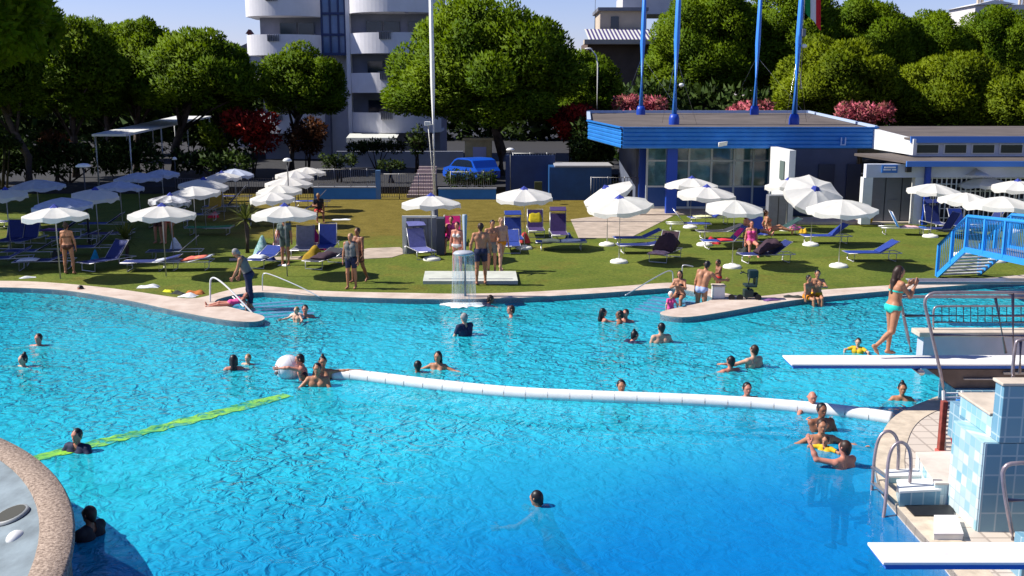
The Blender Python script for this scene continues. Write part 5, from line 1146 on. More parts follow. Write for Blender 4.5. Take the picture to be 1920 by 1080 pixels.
# ================================================================== LOUNGERS
def lounger(label, px, py, yaw=0, back=40, fab=None, low=False, group='sun loungers on the lawn', frame=None, hood=False, L=1.85):
    p = P(px, py); fab = fab or BLUEFAB; fr = frame or ALU
    t = thing('sun_lounger', label, 'sun lounger', p, R(yaw), group)
    hz = .30; hx = .18; x0 = -L / 2; W = .31
    a = R(back); bx = hx + math.cos(a) * .72; bz = hz + math.sin(a) * .72
    mb = MB()
    for s in (-W, W): mb.tube([(x0, s, hz), (hx, s, hz), (hx + .72, s, hz)], .018, 6)
    mb.tube([(x0, -W, hz), (x0, W, hz)], .018, 6); mb.tube([(hx + .72, -W, hz), (hx + .72, W, hz)], .018, 6); mb.obj('frame', fr, t)
    for x in (x0 + .22, hx + .55):
        mb = MB(); mb.tube([(x, -W, hz), (x - .02, -W, .02), (x - .02, W, .02), (x, W, hz)], .016, 6); mb.obj('leg', fr, t)
    mb = MB(); k = 8; vs = []
    for i in range(k + 1):
        x = x0 + .02 + (hx - x0 - .03) * i / k
        for j in range(4): y = -W + .015 + (2 * W - .03) * j / 3; vs.append((x, y, hz + .012 - .03 * math.sin(math.pi * i / k) * math.sin(math.pi * j / 3)))
    for v in list(vs): vs.append((v[0], v[1], v[2] - .018))
    n1 = 4 * (k + 1); fs = [(i * 4 + j, i * 4 + j + 1, (i + 1) * 4 + j + 1, (i + 1) * 4 + j) for i in range(k) for j in range(3)]
    fs += [tuple(n1 + q for q in reversed(f)) for f in fs] + [(j, n1 + j, n1 + j + 1, j + 1) for j in range(3)]
    mb.add(vs, fs, True); mb.obj('seat', fab, t)
    d = Vector((math.cos(a), 0, math.sin(a))); nn = Vector((-math.sin(a), 0, math.cos(a)))
    mb = MB(); mb.obox(Vector((hx, 0, hz)) + d * .36 + nn * .01, d * .35, Vector((0, W - .015, 0)), nn * .011); bk = mb.obj('backrest', fab, t)
    mb = MB(); mb.tube([Vector((hx, -W, hz)), Vector((hx, -W, hz)) + d * .74, Vector((hx, W, hz)) + d * .74, Vector((hx, W, hz))], .017, 6); mb.obj('back_frame', fr, t)
    if hood:
        q = Vector((hx, 0, hz)) + d * .74
        mb = MB(); mb.obox(q + Vector((-.14, 0, .16)), Vector((.16, 0, .06)), Vector((0, W, 0)), Vector((-.004, 0, .01))); mb.obj('sunshade', fab, t)
        mb = MB(); mb.tube([q + Vector((0, W, 0)), q + Vector((.02, W, .22))], .012, 5); mb.tube([q + Vector((0, -W, 0)), q + Vector((.02, -W, .22))], .012, 5); mb.obj('sunshade_arm', fr, t)
    return t
def towel_on(label, lg, x0, x1, z, fab, h=.05, w_=.26, name='towel', cat='towel', up=0.0):
    mb = MB(); k = 9; vs = []; rng = np.random.default_rng(int(abs(x0 * 1000)) + len(label))
    for i in range(k + 1):
        x = x0 + (x1 - x0) * i / k
        for j in range(6):
            y = -w_ + 2 * w_ * j / 5; e = min(1, 3 * min(i, k - i) / k + .25) * (1 if 0 < j < 5 else .4); vs.append((x, y, z + up * max(0, i / k) + h * e * (.7 + .5 * rng.random())))
    n1 = len(vs); vs += [(x, y, z - .012 + up * max(0, (x - x0) / (x1 - x0))) for x, y, zz in vs]
    fs = [(i * 6 + j, i * 6 + j + 1, (i + 1) * 6 + j + 1, (i + 1) * 6 + j) for i in range(k) for j in range(5)]
    fs += [tuple(n1 + q for q in reversed(f)) for f in fs]
    fs += [(j, n1 + j, n1 + j + 1, j + 1) for j in range(5)] + [(k * 6 + j, k * 6 + j + 1, n1 + k * 6 + j + 1, n1 + k * 6 + j) for j in range(5)] + [(i * 6, (i + 1) * 6, n1 + (i + 1) * 6, n1 + i * 6) for i in range(k)] + [(i * 6 + 5, n1 + i * 6 + 5, n1 + (i + 1) * 6 + 5, (i + 1) * 6 + 5) for i in range(k)]
    mb.add(vs, fs, True); o = mb.obj(name, fab); o.location = lg.location; o.rotation_euler = lg.rotation_euler; return tag(o, label, cat)
DARKBROWN = mat('dark_brown_cloth', (.045, .022, .035), .9, .25, 9)
PURPLE = mat('purple_fabric', (.05, .028, .12), .8, .2, 9)
PINK = mat('pink_towel', (.55, .22, .25), .9, .2, 8, col2=(.75, .55, .55))
HOTPINK = mat('hot_pink_towel', (.70, .02, .20), .9, .15, 8)
RED = mat('red_towel', (.55, .03, .05), .9, .15, 8)
GREENF = mat('green_fabric', (.01, .20, .06), .8, .15, 8)
YEL = mat('yellow_towel', (.72, .58, .02), .9, .15, 8)
LEMON = mat('lemon_towel', (.72, .72, .40), .9, .15, 8)
MAGENTA = mat('magenta_towel', (.30, .01, .12), .9, .15, 8)
WT = FB('towel_white', (.66, .68, .70))
LG = {}
def lg(key, *a, **k): LG[key] = lounger(*a, **k); return LG[key]
lg('a', 'empty blue lounger with raised back behind the pale parasol foot on the right lawn', 1548, 456, 2, 38)
lg('b', 'empty blue lounger nearest the bridge with its back raised to the right', 1634, 489, 2, 33)
lg('c', 'bright blue lounger with a steep back left of the navy chair near the porch', 1692, 440, 172, 62, BRIGHTBLUE)
lg('d', 'navy chair with high back below the porch of the right wing', 1752, 430, 95, 68, NAVY, hood=True)
lg('e', 'dark blue lounger with a bundle of dark towels behind the pool lift', 1436, 492, 8, 35, NAVY)
lg('f', 'blue lounger with a red towel and hot pink towel on its back', 1362, 466, 5, 48, BLUEFAB)
lg('g', 'lounger hidden under a large dark brown cover with a pink towel at its foot', 1247, 487, 62, 60, DARKBROWN)
lg('h', 'blue lounger behind the brown covered one, head to the right', 1196, 460, 3, 25)
lg('i', 'blue lounger with steep back to the left in front of the blue column', 1290, 432, 176, 52)
lg('j', 'flat blue lounger covered with lemon and white towels in the middle of the lawn', 1052, 468, 0, 4)
lg('k', 'purple chair with high back standing behind the lemon towel lounger', 1047, 449, 92, 74, PURPLE, hood=True)
lg('l', 'purple chair hung with a yellow towel', 1004, 441, 92, 72, PURPLE)
lg('m', 'blue upright lounger left of the yellow towel chair', 963, 458, 96, 72, BLUEFAB, hood=True)
lg('n', 'blue grey lounger with white frame in front of the grey screen', 787, 481, 112, 62, mat('lilac_fabric', (.12, .13, .34), .8, .15, 9), hood=True)
lg('o', 'blue lounger end with white towel at the left of the crowded chairs', 497, 497, 78, 18)
lg('p', 'black low lounger with dark cushion left of the couple on the lawn', 610, 499, 70, 14, mat('charcoal_fabric', (.03, .03, .04), .8, .2, 9))
lg('q', 'blue back of a chair behind the black low lounger', 614, 474, 92, 76, BLUEFAB)
lg('r', 'grey canvas folding chair under the crowded parasol', 571, 478, 90, 76, mat('grey_canvas', (.20, .20, .24), .8, .15, 9))
lg('s', 'lounger with silver towel and red towel beside the left yucca', 346, 506, 4, 12, mat('silver_fabric', (.30, .34, .42), .8, .2, 9))
lg('t', 'dark lounger left of the silver towel one', 287, 507, 5, 14, NAVY)
lg('u', 'navy lounger under the left front parasol with white frame', 86, 505, 12, 22, NAVY)
lg('v', 'blue lounger in deep shade right of the standing woman', 202, 503, 60, 50, NAVY)
lg('w', 'navy deck chair in the shade at the left picture edge', 24, 462, 86, 66, NAVY)
lg('x', 'navy deck chair right of the edge one under the cut-off parasol', 52, 462, 84, 66, NAVY)
lg('y', 'green topped lounger behind the silver towel one', 394, 440, 2, 3, GREENF)
lg('z', 'dark folded lounger between silver towel lounger and green one', 330, 486, 8, 40, mat('slate_fabric', (.05, .07, .12), .8, .2, 9))
lg('A', 'violet lounger behind the green yucca', 205, 452, 4, 10, PURPLE)
lg('B', 'lounger with yellow headrest behind the left centre parasols', 402, 400, 88, 70, mat('mustard_fabric', (.35, .22, .02), .8, .2, 9))
lg('C', 'blue lounger under the stacked row of parasols', 560, 408, 5, 30, BLUEFAB)
lg('D', 'navy lounger in the shade beside the small red bags', 372, 414, 5, 30, NAVY)
lg('E', 'dark green lounger carrying the two sunbathers by the grey cabinet', 1462, 440, 2, 30, mat('dark_green_fabric', (.015, .05, .05), .8, .2, 9))
lg('F', 'dark lounger behind the red towel one in the second row', 1350, 447, 2, 20, mat('charcoal_fabric', (.03, .03, .04), .8, .2, 9))
lg('G', 'blue lounger left of the bridge railing under the porch parasol', 1766, 442, 5, 60, NAVY)
lg('H', 'blue lounger just behind the left end of the bridge', 1800, 436, 100, 60, BLUEFAB)
lg('I', 'navy lounger in the shaded corner at far left', 8, 500, 20, 25, NAVY)
lg('J', 'navy lounger in the shade behind the left front parasol pole', 140, 460, 5, 20, NAVY)
lg('K', 'low lounger under the middle right parasol beside the red and white bag', 958, 470, 92, 30, BLUEFAB)
towel_on('pink towel hanging over the foot of the brown covered lounger', LG['g'], -.96, -.35, .33, PINK, .06, .29)
towel_on('heap of dark brown covers bulging over the brown lounger', LG['g'], -.3, .5, .33, DARKBROWN, .42, .36, 'blanket', 'blanket', .2)
towel_on('heap of dark towels on the navy lounger behind the pool lift', LG['e'], -.35, .45, .33, DARKBROWN, .25, .3, 'towel', 'towel', .3)
towel_on('red towel spread on the seat of the blue lounger in the second row', LG['f'], -.3, .3, .33, RED, .04)
towel_on('hot pink towel hanging on the raised back of that lounger', LG['f'], .28, .62, .42, HOTPINK, .06, .3, 'towel', 'towel', .35)
towel_on('white towel on the lemon towel lounger, right half', LG['j'], .0, .8, .33, WT, .05)
towel_on('lemon yellow towel on the flat lounger, left half', LG['j'], -.7, -.05, .33, LEMON, .06)
towel_on('yellow towel over the purple chair', LG['l'], .22, .36, .48, YEL, .06, .27, 'towel', 'towel', .4)
towel_on('dark plum cushion on the black low lounger', LG['p'], -.5, .6, .33, DARKBROWN, .12, .27, 'cushion', 'cushion')
towel_on('white towel folded on the left crowded lounger', LG['o'], -.7, -.2, .33, WT, .08)
towel_on('silver towel spread over the lounger beside the left yucca', LG['s'], -.85, -.1, .33, mat('silver_towel', (.45, .48, .55), .8, .2, 7), .05)
towel_on('orange and red towel on the head half of the silver towel lounger', LG['s'], -.05, .75, .33, mat('orange_red_towel', (.60, .05, .10), .9, .0, 4, col2=(.75, .35, .12)), .06, .27, 'towel', 'towel', .1)
towel_on('blue white towel on the navy lounger under the left front parasol', LG['u'], -.8, -.2, .33, WT, .04)
towel_on('pink towel on the bright blue lounger near the porch', LG['c'], -.6, .1, .33, PINK, .04)
lump('bag', 'magenta towel heap on the grass behind the grey folding chair', 'towel', 598, 468, .7, .5, .95, MAGENTA, 21)
lump('bag', 'mustard coloured bag under the grey folding chair', 'bag', 588, 487, .75, .5, .55, FB('mustard_bag', (.32, .20, .01)), 22)
lump('bag', 'turquoise patterned beach bag left of the crowded chairs', 'bag', 490, 480, .6, .45, .7, mat('turquoise_print', (.01, .18, .18), .8, .0, 9, col2=(.45, .60, .60)), 23)
lump('bag', 'blue cool bag in front of the turquoise beach bag', 'bag', 497, 488, .7, .4, .35, BLUEFAB, 24)
lump('bag', 'red and white striped bag on the grass behind the crowded chairs', 'bag', 522, 471, .5, .4, .8, mat('red_white_print', (.50, .03, .06), .8, .0, 7, col2=(.75, .7, .7)), 25)
lump('bag', 'small red beach bags beneath the mustard headrest', 'bag', 400, 408, .5, .3, .3, RED, 26)
lump('rucksack', 'cyan rucksack in the shade behind the standing woman', 'rucksack', 178, 490, .3, .3, .4, FB('cyan_bag', (.01, .25, .45)), 27)

for key, lab, px, py, yw, bk, fb in (
 ('L1', 'navy lounger in the shade left of the pole of the left front parasol', 62, 486, 4, 30, NAVY), ('L2', 'navy lounger between the green yucca and the standing woman', 172, 478, 8, 45, NAVY),
 ('L3', 'dark lounger under the shaded dull blue parasol', 112, 446, 3, 35, NAVY), ('L4', 'dark blue lounger at the left edge below the rear blue grey parasol', 36, 428, 5, 40, NAVY),
 ('L5', 'blue lounger in front of the white parasol behind the lamp post', 196, 432, 4, 35, BLUEFAB), ('L6', 'blue lounger under the printed parasol', 316, 426, 3, 45, BLUEFAB),
 ('L7', 'navy lounger half way along the left centre row', 420, 398, 4, 50, NAVY), ('L8', 'navy lounger at the rear end of the left centre row', 440, 378, 4, 50, NAVY),
 ('L9', 'blue lounger between the tall yucca and the stacked row', 500, 424, 3, 35, BLUEFAB), ('L10', 'blue lounger far back beside the stacked row', 585, 388, 4, 45, BLUEFAB),
 ('L11', 'steep blue chair behind the hot pink towel lounger', 1420, 449, 95, 70, BLUEFAB), ('L12', 'blue lounger behind the trio of parasols, back to the wall', 1330, 420, 5, 40, BLUEFAB),
 ('L13', 'dark blue lounger right under the round white base nearest the pool', 1205, 474, 4, 10, NAVY), ('L14', 'navy lounger behind the bridge under the front right parasol', 1850, 432, 6, 55, NAVY),
 ('L15', 'blue lounger under the cap parasol by the window grid', 1822, 420, 95, 65, BLUEFAB)):
    lg(key, lab, px, py, yw, bk, fb)
towel_on('violet towel on the dark lounger under the dull blue parasol', LG['L3'], -.6, .1, .33, FB('towel_violet', (.16, .07, .22)), .05)
towel_on('white towel on the blue lounger under the printed parasol', LG['L6'], -.6, .1, .33, WT, .05)
towel_on('pale towel on the blue lounger behind the trio of parasols', LG['L12'], -.7, .1, .33, LEMON, .05)
lump('bag', 'dark beach bag by the pole of the left front parasol', 'bag', 112, 492, .5, .4, .5, FB('cloth_dark', (.03, .035, .03)), 31)
lump('bag', 'white shopping bag under the broad left parasol', 'bag', 330, 466, .4, .3, .4, WT, 32)
lump('towel', 'pale towel on the dry grass behind the stacked row', 'towel', 640, 412, .8, .4, .05, WT, 33)
lump('bag', 'blue bag under the purple chair', 'bag', 1066, 452, .4, .3, .35, BLUEFAB, 34)
lump('bag', 'dark bag beside the pole of the front trio parasol', 'bag', 1392, 478, .45, .3, .4, FB('cloth_dark', (.03, .035, .03)), 35)
# ================================================================== PEOPLE
def snets(f, o, h):
    """naive surface nets: a smooth skin over the zero level of the sampled distance field"""
    s = f < 0; nx, ny, nz = f.shape
    acc = np.zeros((nx - 1, ny - 1, nz - 1, 3), np.float32); cnt = np.zeros((nx - 1, ny - 1, nz - 1), np.float32)
    cor = [(i, j, k) for i in (0, 1) for j in (0, 1) for k in (0, 1)]
    sl = lambda A, c: A[c[0]:nx - 1 + c[0], c[1]:ny - 1 + c[1], c[2]:nz - 1 + c[2]]
    for a in cor:
        for ax in range(3):
            if a[ax]: continue
            b = list(a); b[ax] = 1
            fa, fb = sl(f, a), sl(f, b); cr = sl(s, a) != sl(s, b)
            t = np.where(cr, fa / np.where(cr, fa - fb, 1), 0)
            for d in range(3): acc[..., d] += np.where(cr, a[d] + (t if d == ax else 0), 0)
            cnt += cr
    idx = np.full(cnt.shape, -1, np.int64); act = cnt > 0; idx[act] = np.arange(act.sum())
    ijk = np.argwhere(act); V = (ijk + acc[act] / cnt[act][:, None]) * h + o
    Fs = []
    for ax in range(3):
        b = [0, 0, 0]; b[ax] = 1
        A = s[:nx - b[0], :ny - b[1], :nz - b[2]]; B = s[b[0]:, b[1]:, b[2]:]
        e = np.argwhere(A != B); u, v = [(1, 2), (2, 0), (0, 1)][ax]
        e = e[(e[:, u] > 0) & (e[:, v] > 0)]; e = e[(e[:, u] < [nx, ny, nz][u] - 1) & (e[:, v] < [nx, ny, nz][v] - 1)]
        def g(du, dv): q = e.copy(); q[:, u] += du; q[:, v] += dv; return idx[q[:, 0], q[:, 1], q[:, 2]]
        Q = np.stack([g(-1, -1), g(0, -1), g(0, 0), g(-1, 0)], 1); ins = s[e[:, 0], e[:, 1], e[:, 2]]; Q[~ins] = Q[~ins][:, ::-1]; Fs.append(Q)
    F = np.concatenate(Fs); return V, F[(F >= 0).all(1)]
def cone_d(p, a, b, r1, r2):
    ab = b - a; L2 = float(ab @ ab); t = np.clip(((p - a) @ ab) / max(L2, 1e-9), 0, 1)
    d = np.linalg.norm(p - (a + t[..., None] * ab), axis=-1) - (r1 + (r2 - r1) * t); return d, t
def ell_d(p, c, M, r):
    q = ((p - c) @ M) / r; k0 = np.linalg.norm(q, axis=-1); k1 = np.linalg.norm(q / r, axis=-1)
    return k0 * (k0 - 1) / np.maximum(k1, 1e-6), np.zeros(k0.shape)
def field(prims, h, k=.03, pad=.05):
    lo = np.min([np.minimum(p[1] - p[5], p[2] - p[5]) for p in prims], 0) - pad; hi = np.max([np.maximum(p[1] + p[5], p[2] + p[5]) for p in prims], 0) + pad
    n = np.ceil((hi - lo) / h).astype(int) + 1; f = np.full(n, .08, np.float32)
    ax = [lo[i] + np.arange(n[i]) * h for i in range(3)]
    for tagn, a, b, r1, r2, R_, ex in prims:
        l = np.maximum(((np.minimum(a, b) - R_ - k - .02 - lo) / h).astype(int), 0); u = np.minimum(((np.maximum(a, b) + R_ + k + .02 - lo) / h).astype(int) + 2, n)
        g = np.stack(np.meshgrid(*[ax[i][l[i]:u[i]] for i in range(3)], indexing='ij'), -1)
        d = (ell_d(g, a, ex[0], ex[1]) if ex is not None else cone_d(g, a, b, r1, r2))[0]
        s_ = f[l[0]:u[0], l[1]:u[1], l[2]:u[2]]; kk = k if tagn not in ('nose', 'ear', 'eye') else .008
        hh = np.clip(.5 + .5 * (d - s_) / kk, 0, 1); f[l[0]:u[0], l[1]:u[1], l[2]:u[2]] = d + (s_ - d) * hh - kk * hh * (1 - hh)
    return f, lo
def nv(v): v = np.asarray(v, float); return v / np.linalg.norm(v)
def C_(tagn, a, b, r1, r2): a = np.asarray(a, float); b = np.asarray(b, float); return (tagn, a, b, r1, r2, max(r1, r2), None)
def E_l(tagn, c, M, r): c = np.asarray(c, float); r = np.asarray(r, float); return (tagn, c, c, 0, 0, float(r.max()), (M, r))
def hand_mesh(curl):
    """right hand along +y, palm facing -z, thumb towards -x; wrist at the origin"""
    pr = [C_('p', (-.026, .02, 0), (-.030, .085, 0), .016, .013), C_('p', (0, .015, 0), (0, .09, 0), .018, .014), C_('p', (.024, .02, 0), (.028, .08, 0), .016, .012), C_('p', (0, -.03, 0), (0, .03, 0), .026, .02)]
    for x, L, sp in ((-.033, .072, -.12), (-.011, .080, -.03), (.011, .075, .05), (.032, .058, .16)):
        p = np.array([x, .088, 0.]); a = curl * .5; d = .45
        for i, l in enumerate((.45, .32, .23)):
            q = p + np.array([sp * math.cos(a), math.cos(a), -math.sin(a)]) * L * l; pr.append(C_('f', p, q, .0092 - .0009 * i, .0086 - .0009 * i)); p = q; a += curl
    p = np.array([-.03, .025, -.004]); 
    for dv, l, r_ in (((-.75, .65, -.25), .036, .012), ((-.5, .85, -.35), .030, .0105), ((-.25, .9, -.4), .024, .0095)):
        q = p + nv(dv) * l; pr.append(C_('t', p, q, r_, r_ * .92)); p = q
    f, lo = field(pr, .0055, .008, .015); return snets(f, lo, .0055)
HANDS = {c: hand_mesh(c) for c in (.25, .8)}
SKINS = {}
def skin(name, c): return mat(name, c, .5, .10, 7, spec=.35)
S_PALE = skin('pale_skin', (.60, .34, .23)); S_TAN = skin('tanned_skin', (.44, .20, .11)); S_DEEP = skin('deep_tan_skin', (.27, .11, .06)); S_RED = skin('reddish_skin', (.54, .22, .15))
H_BLACK = mat('black_hair', (.010, .008, .010), .45, .3, 30); H_BROWN = mat('brown_hair', (.035, .016, .010), .5, .3, 30); H_FAIR = mat('fair_hair', (.28, .18, .08), .5, .3, 30); H_GREY = mat('grey_hair', (.25, .24, .24), .6, .3, 30)
EYE = mat('dark_eyes', (.01, .008, .008), .2); LIP = mat('lips', (.30, .07, .06), .5)
def mkpose(**k):
    b = dict(spine=(0, 0, 1), head=None, hy=0., uaR=(.18, -.02, -1), faR=(.1, .12, -1), uaL=(-.18, -.02, -1), faL=(-.1, .12, -1), thR=(.04, .02, -1), shR=(.02, -.03, -1), thL=(-.04, .02, -1), shL=(-.02, -.03, -1), curl=.25, twist=0.)
    b.update(k); return b
STAND = mkpose()
WALK = mkpose(thR=(.03, .35, -1), shR=(.0, .05, -1), thL=(-.03, -.25, -1), shL=(0, -.55, -1), uaL=(-.2, .2, -1), uaR=(.2, -.25, -1))
def person(label, px, py, yaw=180, H=1.72, pose=STAND, sk=S_TAN, fem=False, wear=(), hair=('short', H_BROWN), at='feet', z=0.0, child=1.0, group=None, hres=None, lift=0.0, hl=None):
    S = H / 1.75; hs = child; o = pose
    spine = nv(o['spine']); latv = np.array([math.cos(o['twist']), math.sin(o['twist']), 0.]); lat = nv(latv - spine * (latv @ spine)); fwd = np.cross(spine, lat)
    pl = np.array([1., 0, 0]); pf = np.array([0, 1., 0]); O = np.zeros(3)
    hd = nv(o['head']) if o['head'] is not None else nv(spine * .7 + np.array([0, 0, .3]))
    hw = .098 if fem else .088; sw_ = .155 if fem else .180
    nb = O + spine * .50; pr = []
    pr += [C_('pelvis', -pl * .065 + [0, -.005, 0], pl * .065 + [0, -.005, 0], .108 + .01 * fem, .108 + .01 * fem), C_('glute', [.065, -.05, -.03], [.065, -.05, -.03], .088, .088), C_('glute', [-.065, -.05, -.03], [-.065, -.05, -.03], .088, .088)]
    wr = .088 if fem else .098
    for s in (-1, 1):
        pr += [C_('belly', s * pl * .055, spine * .20 + s * lat * (.045 if fem else .06), wr + .008, wr), C_('chest', spine * .20 + s * lat * .05, spine * .36 + s * lat * (.075 if fem else .09), wr, .10 if fem else .108),
               C_('chest', spine * .36 + s * lat * (.075 if fem else .09), spine * .43 + s * lat * .085, .10, .075)]
        if fem: pr.append(C_('breast', spine * .325 + s * lat * .072 + fwd * .075, spine * .335 + s * lat * .072 + fwd * .085, .058, .052))
        else: pr.append(C_('chest', spine * .35 + s * lat * .06 + fwd * .045, spine * .36 + s * lat * .09 + fwd * .04, .062, .055))
        sh = spine * .455 + s * lat * sw_; pr.append(C_('shoulder', spine * .47 + s * lat * .05, sh, .055, .058))
        ua = nv(o['uaR' if s > 0 else 'uaL']); fa = nv(o['faR' if s > 0 else 'faL']); el = sh + ua * .285; wrp = el + fa * .245
        pr += [C_('uarm', sh, el, .052 if not fem else .044, .039), C_('farm', el, el + fa * .09, .040, .040), C_('farm', el + fa * .09, wrp, .040, .025)]
        hp = s * pl * hw + np.array([0, 0, -.04]); th = nv(o['thR' if s > 0 else 'thL']); sn = nv(o['shR' if s > 0 else 'shL']); kn = hp + th * .43; an = kn + sn * .42
        back = np.array([0, -1., 0]); back = back - sn * (back @ sn); back = back / max(np.linalg.norm(back), .2)
        pr += [C_('thigh', hp, kn, .092, .056), C_('shin', kn, an, .054, .036), C_('calf', kn + sn * .10 + back * .018, kn + sn * .20 + back * .016, .047, .044)]
        ft = np.cross(pl, sn) * -1; ft = nv(np.array([ft[0], ft[1], ft[2]])) if np.linalg.norm(ft) > .1 else pf
        if ft[1] < -.2: ft = -ft
        pr += [C_('foot', an + sn * .035 - ft * .03, an + sn * .05 + ft * .09, .036, .030), C_('foot', an + sn * .05 + ft * .09, an + sn * .058 + ft * .155 + s * pl * .012, .032, .022)]
        for tg, v in (('sh', sh), ('el', el), ('wr', wrp), ('fa', fa), ('an', an), ('sn', sn), ('ft', ft)): locals()
        if s > 0: wR, fR, aR = wrp, fa, an + sn * .07
        else: wL, fL, aL = wrp, fa, an + sn * .07
    hc = nb + hd * (.115 + .05 * hs)
    ca, sa = math.cos(o['hy']), math.sin(o['hy']); hx0 = nv(lat - hd * (lat @ hd)); hf0 = np.cross(hd, hx0); hx = hx0 * ca + hf0 * sa; hf = np.cross(hd, hx); M = np.stack([hx, hf, hd], 1)
    pr += [C_('neck', nb - spine * .04, hc - hd * .05, .056 if not fem else .048, .048 if not fem else .043), E_l('head', hc + hd * .012 * hs, M, np.array([.076, .094, .106]) * hs), C_('head', hc + hf * .035 * hs - hd * .05 * hs, hc + hf * .062 * hs - hd * .078 * hs, .050 * hs, .032 * hs),
           C_('nose', hc + hf * .088 * hs + hd * .012 * hs, hc + hf * .105 * hs - hd * .022 * hs, .010 * hs, .017 * hs), C_('head', hc + hf * .077 * hs + hd * .03 * hs - hx * .03 * hs, hc + hf * .077 * hs + hd * .03 * hs + hx * .03 * hs, .016 * hs, .016 * hs)]
    for s in (-1, 1): pr.append(C_('ear', hc + s * hx * .077 * hs - hf * .01, hc + s * hx * .084 * hs - hf * .016 + hd * .022 * hs, .014 * hs, .017 * hs))
    h = (hres or .0135); f, lo = field(pr, h); V, F = snets(f, lo, h)
    # which part of the body each vertex belongs to
    best = np.full(len(V), 9.0); lab = np.zeros(len(V), int); tt = np.zeros(len(V)); tags = [p[0] for p in pr]
    for i, p in enumerate(pr):
        d, t_ = ell_d(V, p[1], p[6][0], p[6][1]) if p[6] is not None else cone_d(V, p[1], p[2], p[3], p[4])
        m_ = d < best; best[m_] = d[m_]; lab[m_] = i; tt[m_] = t_[m_]
    labs = np.array(tags)[lab]
    Vall = [V]; Fall = [F]; off = len(V); MI = [np.zeros(len(F), int)]
    HV, HF = HANDS[.8 if o['curl'] > .5 else .25]
    for s, wp, fd in ((1, wR, fR), (-1, wL, fL)):
        inward = np.array([-s * 1., 0, 0]) * .8 + np.array([0, -.2, 0]); pn = inward - fd * (inward @ fd)
        if np.linalg.norm(pn) < .2: pn = np.array([0, 0, -1.]) - fd * (-fd[2])
        pn = nv(pn); X = np.cross(fd, -pn); Vh = HV.copy()
        if s < 0: Vh[:, 0] *= -1
        X = np.cross(fd, -pn); W = wp + np.outer(Vh[:, 0], X) + np.outer(Vh[:, 1], fd) + np.outer(Vh[:, 2], -pn)
        Fh = HF if s > 0 else HF[:, ::-1]
        Vall.append(W); Fall.append(Fh + off); off += len(W); MI.append(np.zeros(len(Fh), int))
    def small(c, r_, mi):
        nonlocal off
        b = MB(); b.ball((0, 0, 0), 1, 8, 6); v = np.array(b.v) * np.array(r_); W = c + v @ M.T
        Fq = np.array(b.f); Vall.append(W); Fall.append(Fq + off); off += len(W); MI.append(np.full(len(Fq), mi))
    for s in (-1, 1): small(hc + hf * .0855 * hs + s * hx * .031 * hs + hd * .012 * hs, (.011 * hs, .006, .006 * hs), 1)
    small(hc + hf * .092 * hs - hd * .052 * hs, (.022 * hs, .009, .006 * hs), 2)
    Vb = np.concatenate(Vall); Fb = np.concatenate(Fall); mi = np.concatenate(MI)
    # place the body
    if at == 'feet': low = min(Vb[:, 2].min(), 9); ref = np.array([(aR[0] + aL[0]) / 2, (aR[1] + aL[1]) / 2, low]) if lift == 0 else np.array([0, 0, low])
    elif at == 'seat': ref = np.array([0, -.03, -.125])
    elif at == 'back': ref = np.array([0, 0, Vb[:, 2].min()])
    else: ref = hc
    p = P(px, py, z) if not isinstance(px, Vector) else px
    t_loc = Vector((p.x, p.y, p.z)) 
    ct, st_ = math.cos(R(yaw)), math.sin(R(yaw)); RM = np.array([[ct, -st_, 0], [st_, ct, 0], [0, 0, 1]])
    tr = lambda A: ((A - ref) * S) @ RM.T
    body = np_obj('person', tr(Vb), Fb, sk, None, True); me = body.data; me.materials.append(EYE); me.materials.append(LIP); me.polygons.foreach_set('material_index', mi.astype(np.int32)); me.update()
    body.location = t_loc + Vector((0, 0, lift)); tag(body, label, 'person', group)
    # normals of the skin for clothing
    fn = np.cross(V[F[:, 1]] - V[F[:, 0]], V[F[:, 2]] - V[F[:, 0]]); vn = np.zeros_like(V)
    for c in range(4): np.add.at(vn, F[:, c], fn)
    vn /= np.maximum(np.linalg.norm(vn, axis=1), 1e-9)[:, None]
    hgt = V @ spine
    T = lambda *n_: np.isin(labs, n_)
    regs = {
        'shorts': T('pelvis', 'glute') & (hgt < .09) | T('thigh') & (tt < .62) | T('belly') & (hgt < .07), 'briefs': T('pelvis', 'glute') & (hgt < .06) | T('thigh') & (tt < .05) | T('belly') & (hgt < .04),
        'bikini_bottom': (T('pelvis', 'glute') & (hgt < .045)) | T('thigh') & (tt < .04), 'bikini_top': T('breast') | T('chest') & (hgt > .29) & (hgt < .33),
        'tank': T('belly', 'breast') | T('chest') | T('shoulder') & (tt < .75) | T('pelvis') & (hgt > .0), 'tshirt': T('belly', 'breast', 'chest', 'shoulder') | T('uarm') & (tt < .65) | T('pelvis') & (hgt > -.02),
        'swimsuit': T('pelvis', 'glute', 'belly', 'breast') | T('chest') & (hgt < .40), 'jeans': T('pelvis', 'glute') & (hgt < .1) | T('thigh', 'shin', 'calf') & ~(T('shin') & (tt > .85)) | T('belly') & (hgt < .06)}
    nmap = {'shorts': 'swim_shorts', 'briefs': 'swim_briefs', 'bikini_bottom': 'bikini_bottom', 'bikini_top': 'bikini_top', 'tank': 'tank_top', 'tshirt': 'shirt', 'swimsuit': 'swimsuit', 'jeans': 'trousers'}
    for rg, mm in wear:
        m_ = regs[rg]; fs = F[m_[F].all(1)]
        if len(fs) == 0: continue
        u, inv = np.unique(fs, return_inverse=True); loose = .016 if rg in ('shorts', 'jeans', 'tshirt', 'tank') else .007
        W = V[u] + vn[u] * loose; np_obj(nmap[rg], tr(W), inv.reshape(fs.shape), mm, body, True)
    st, hm = hair
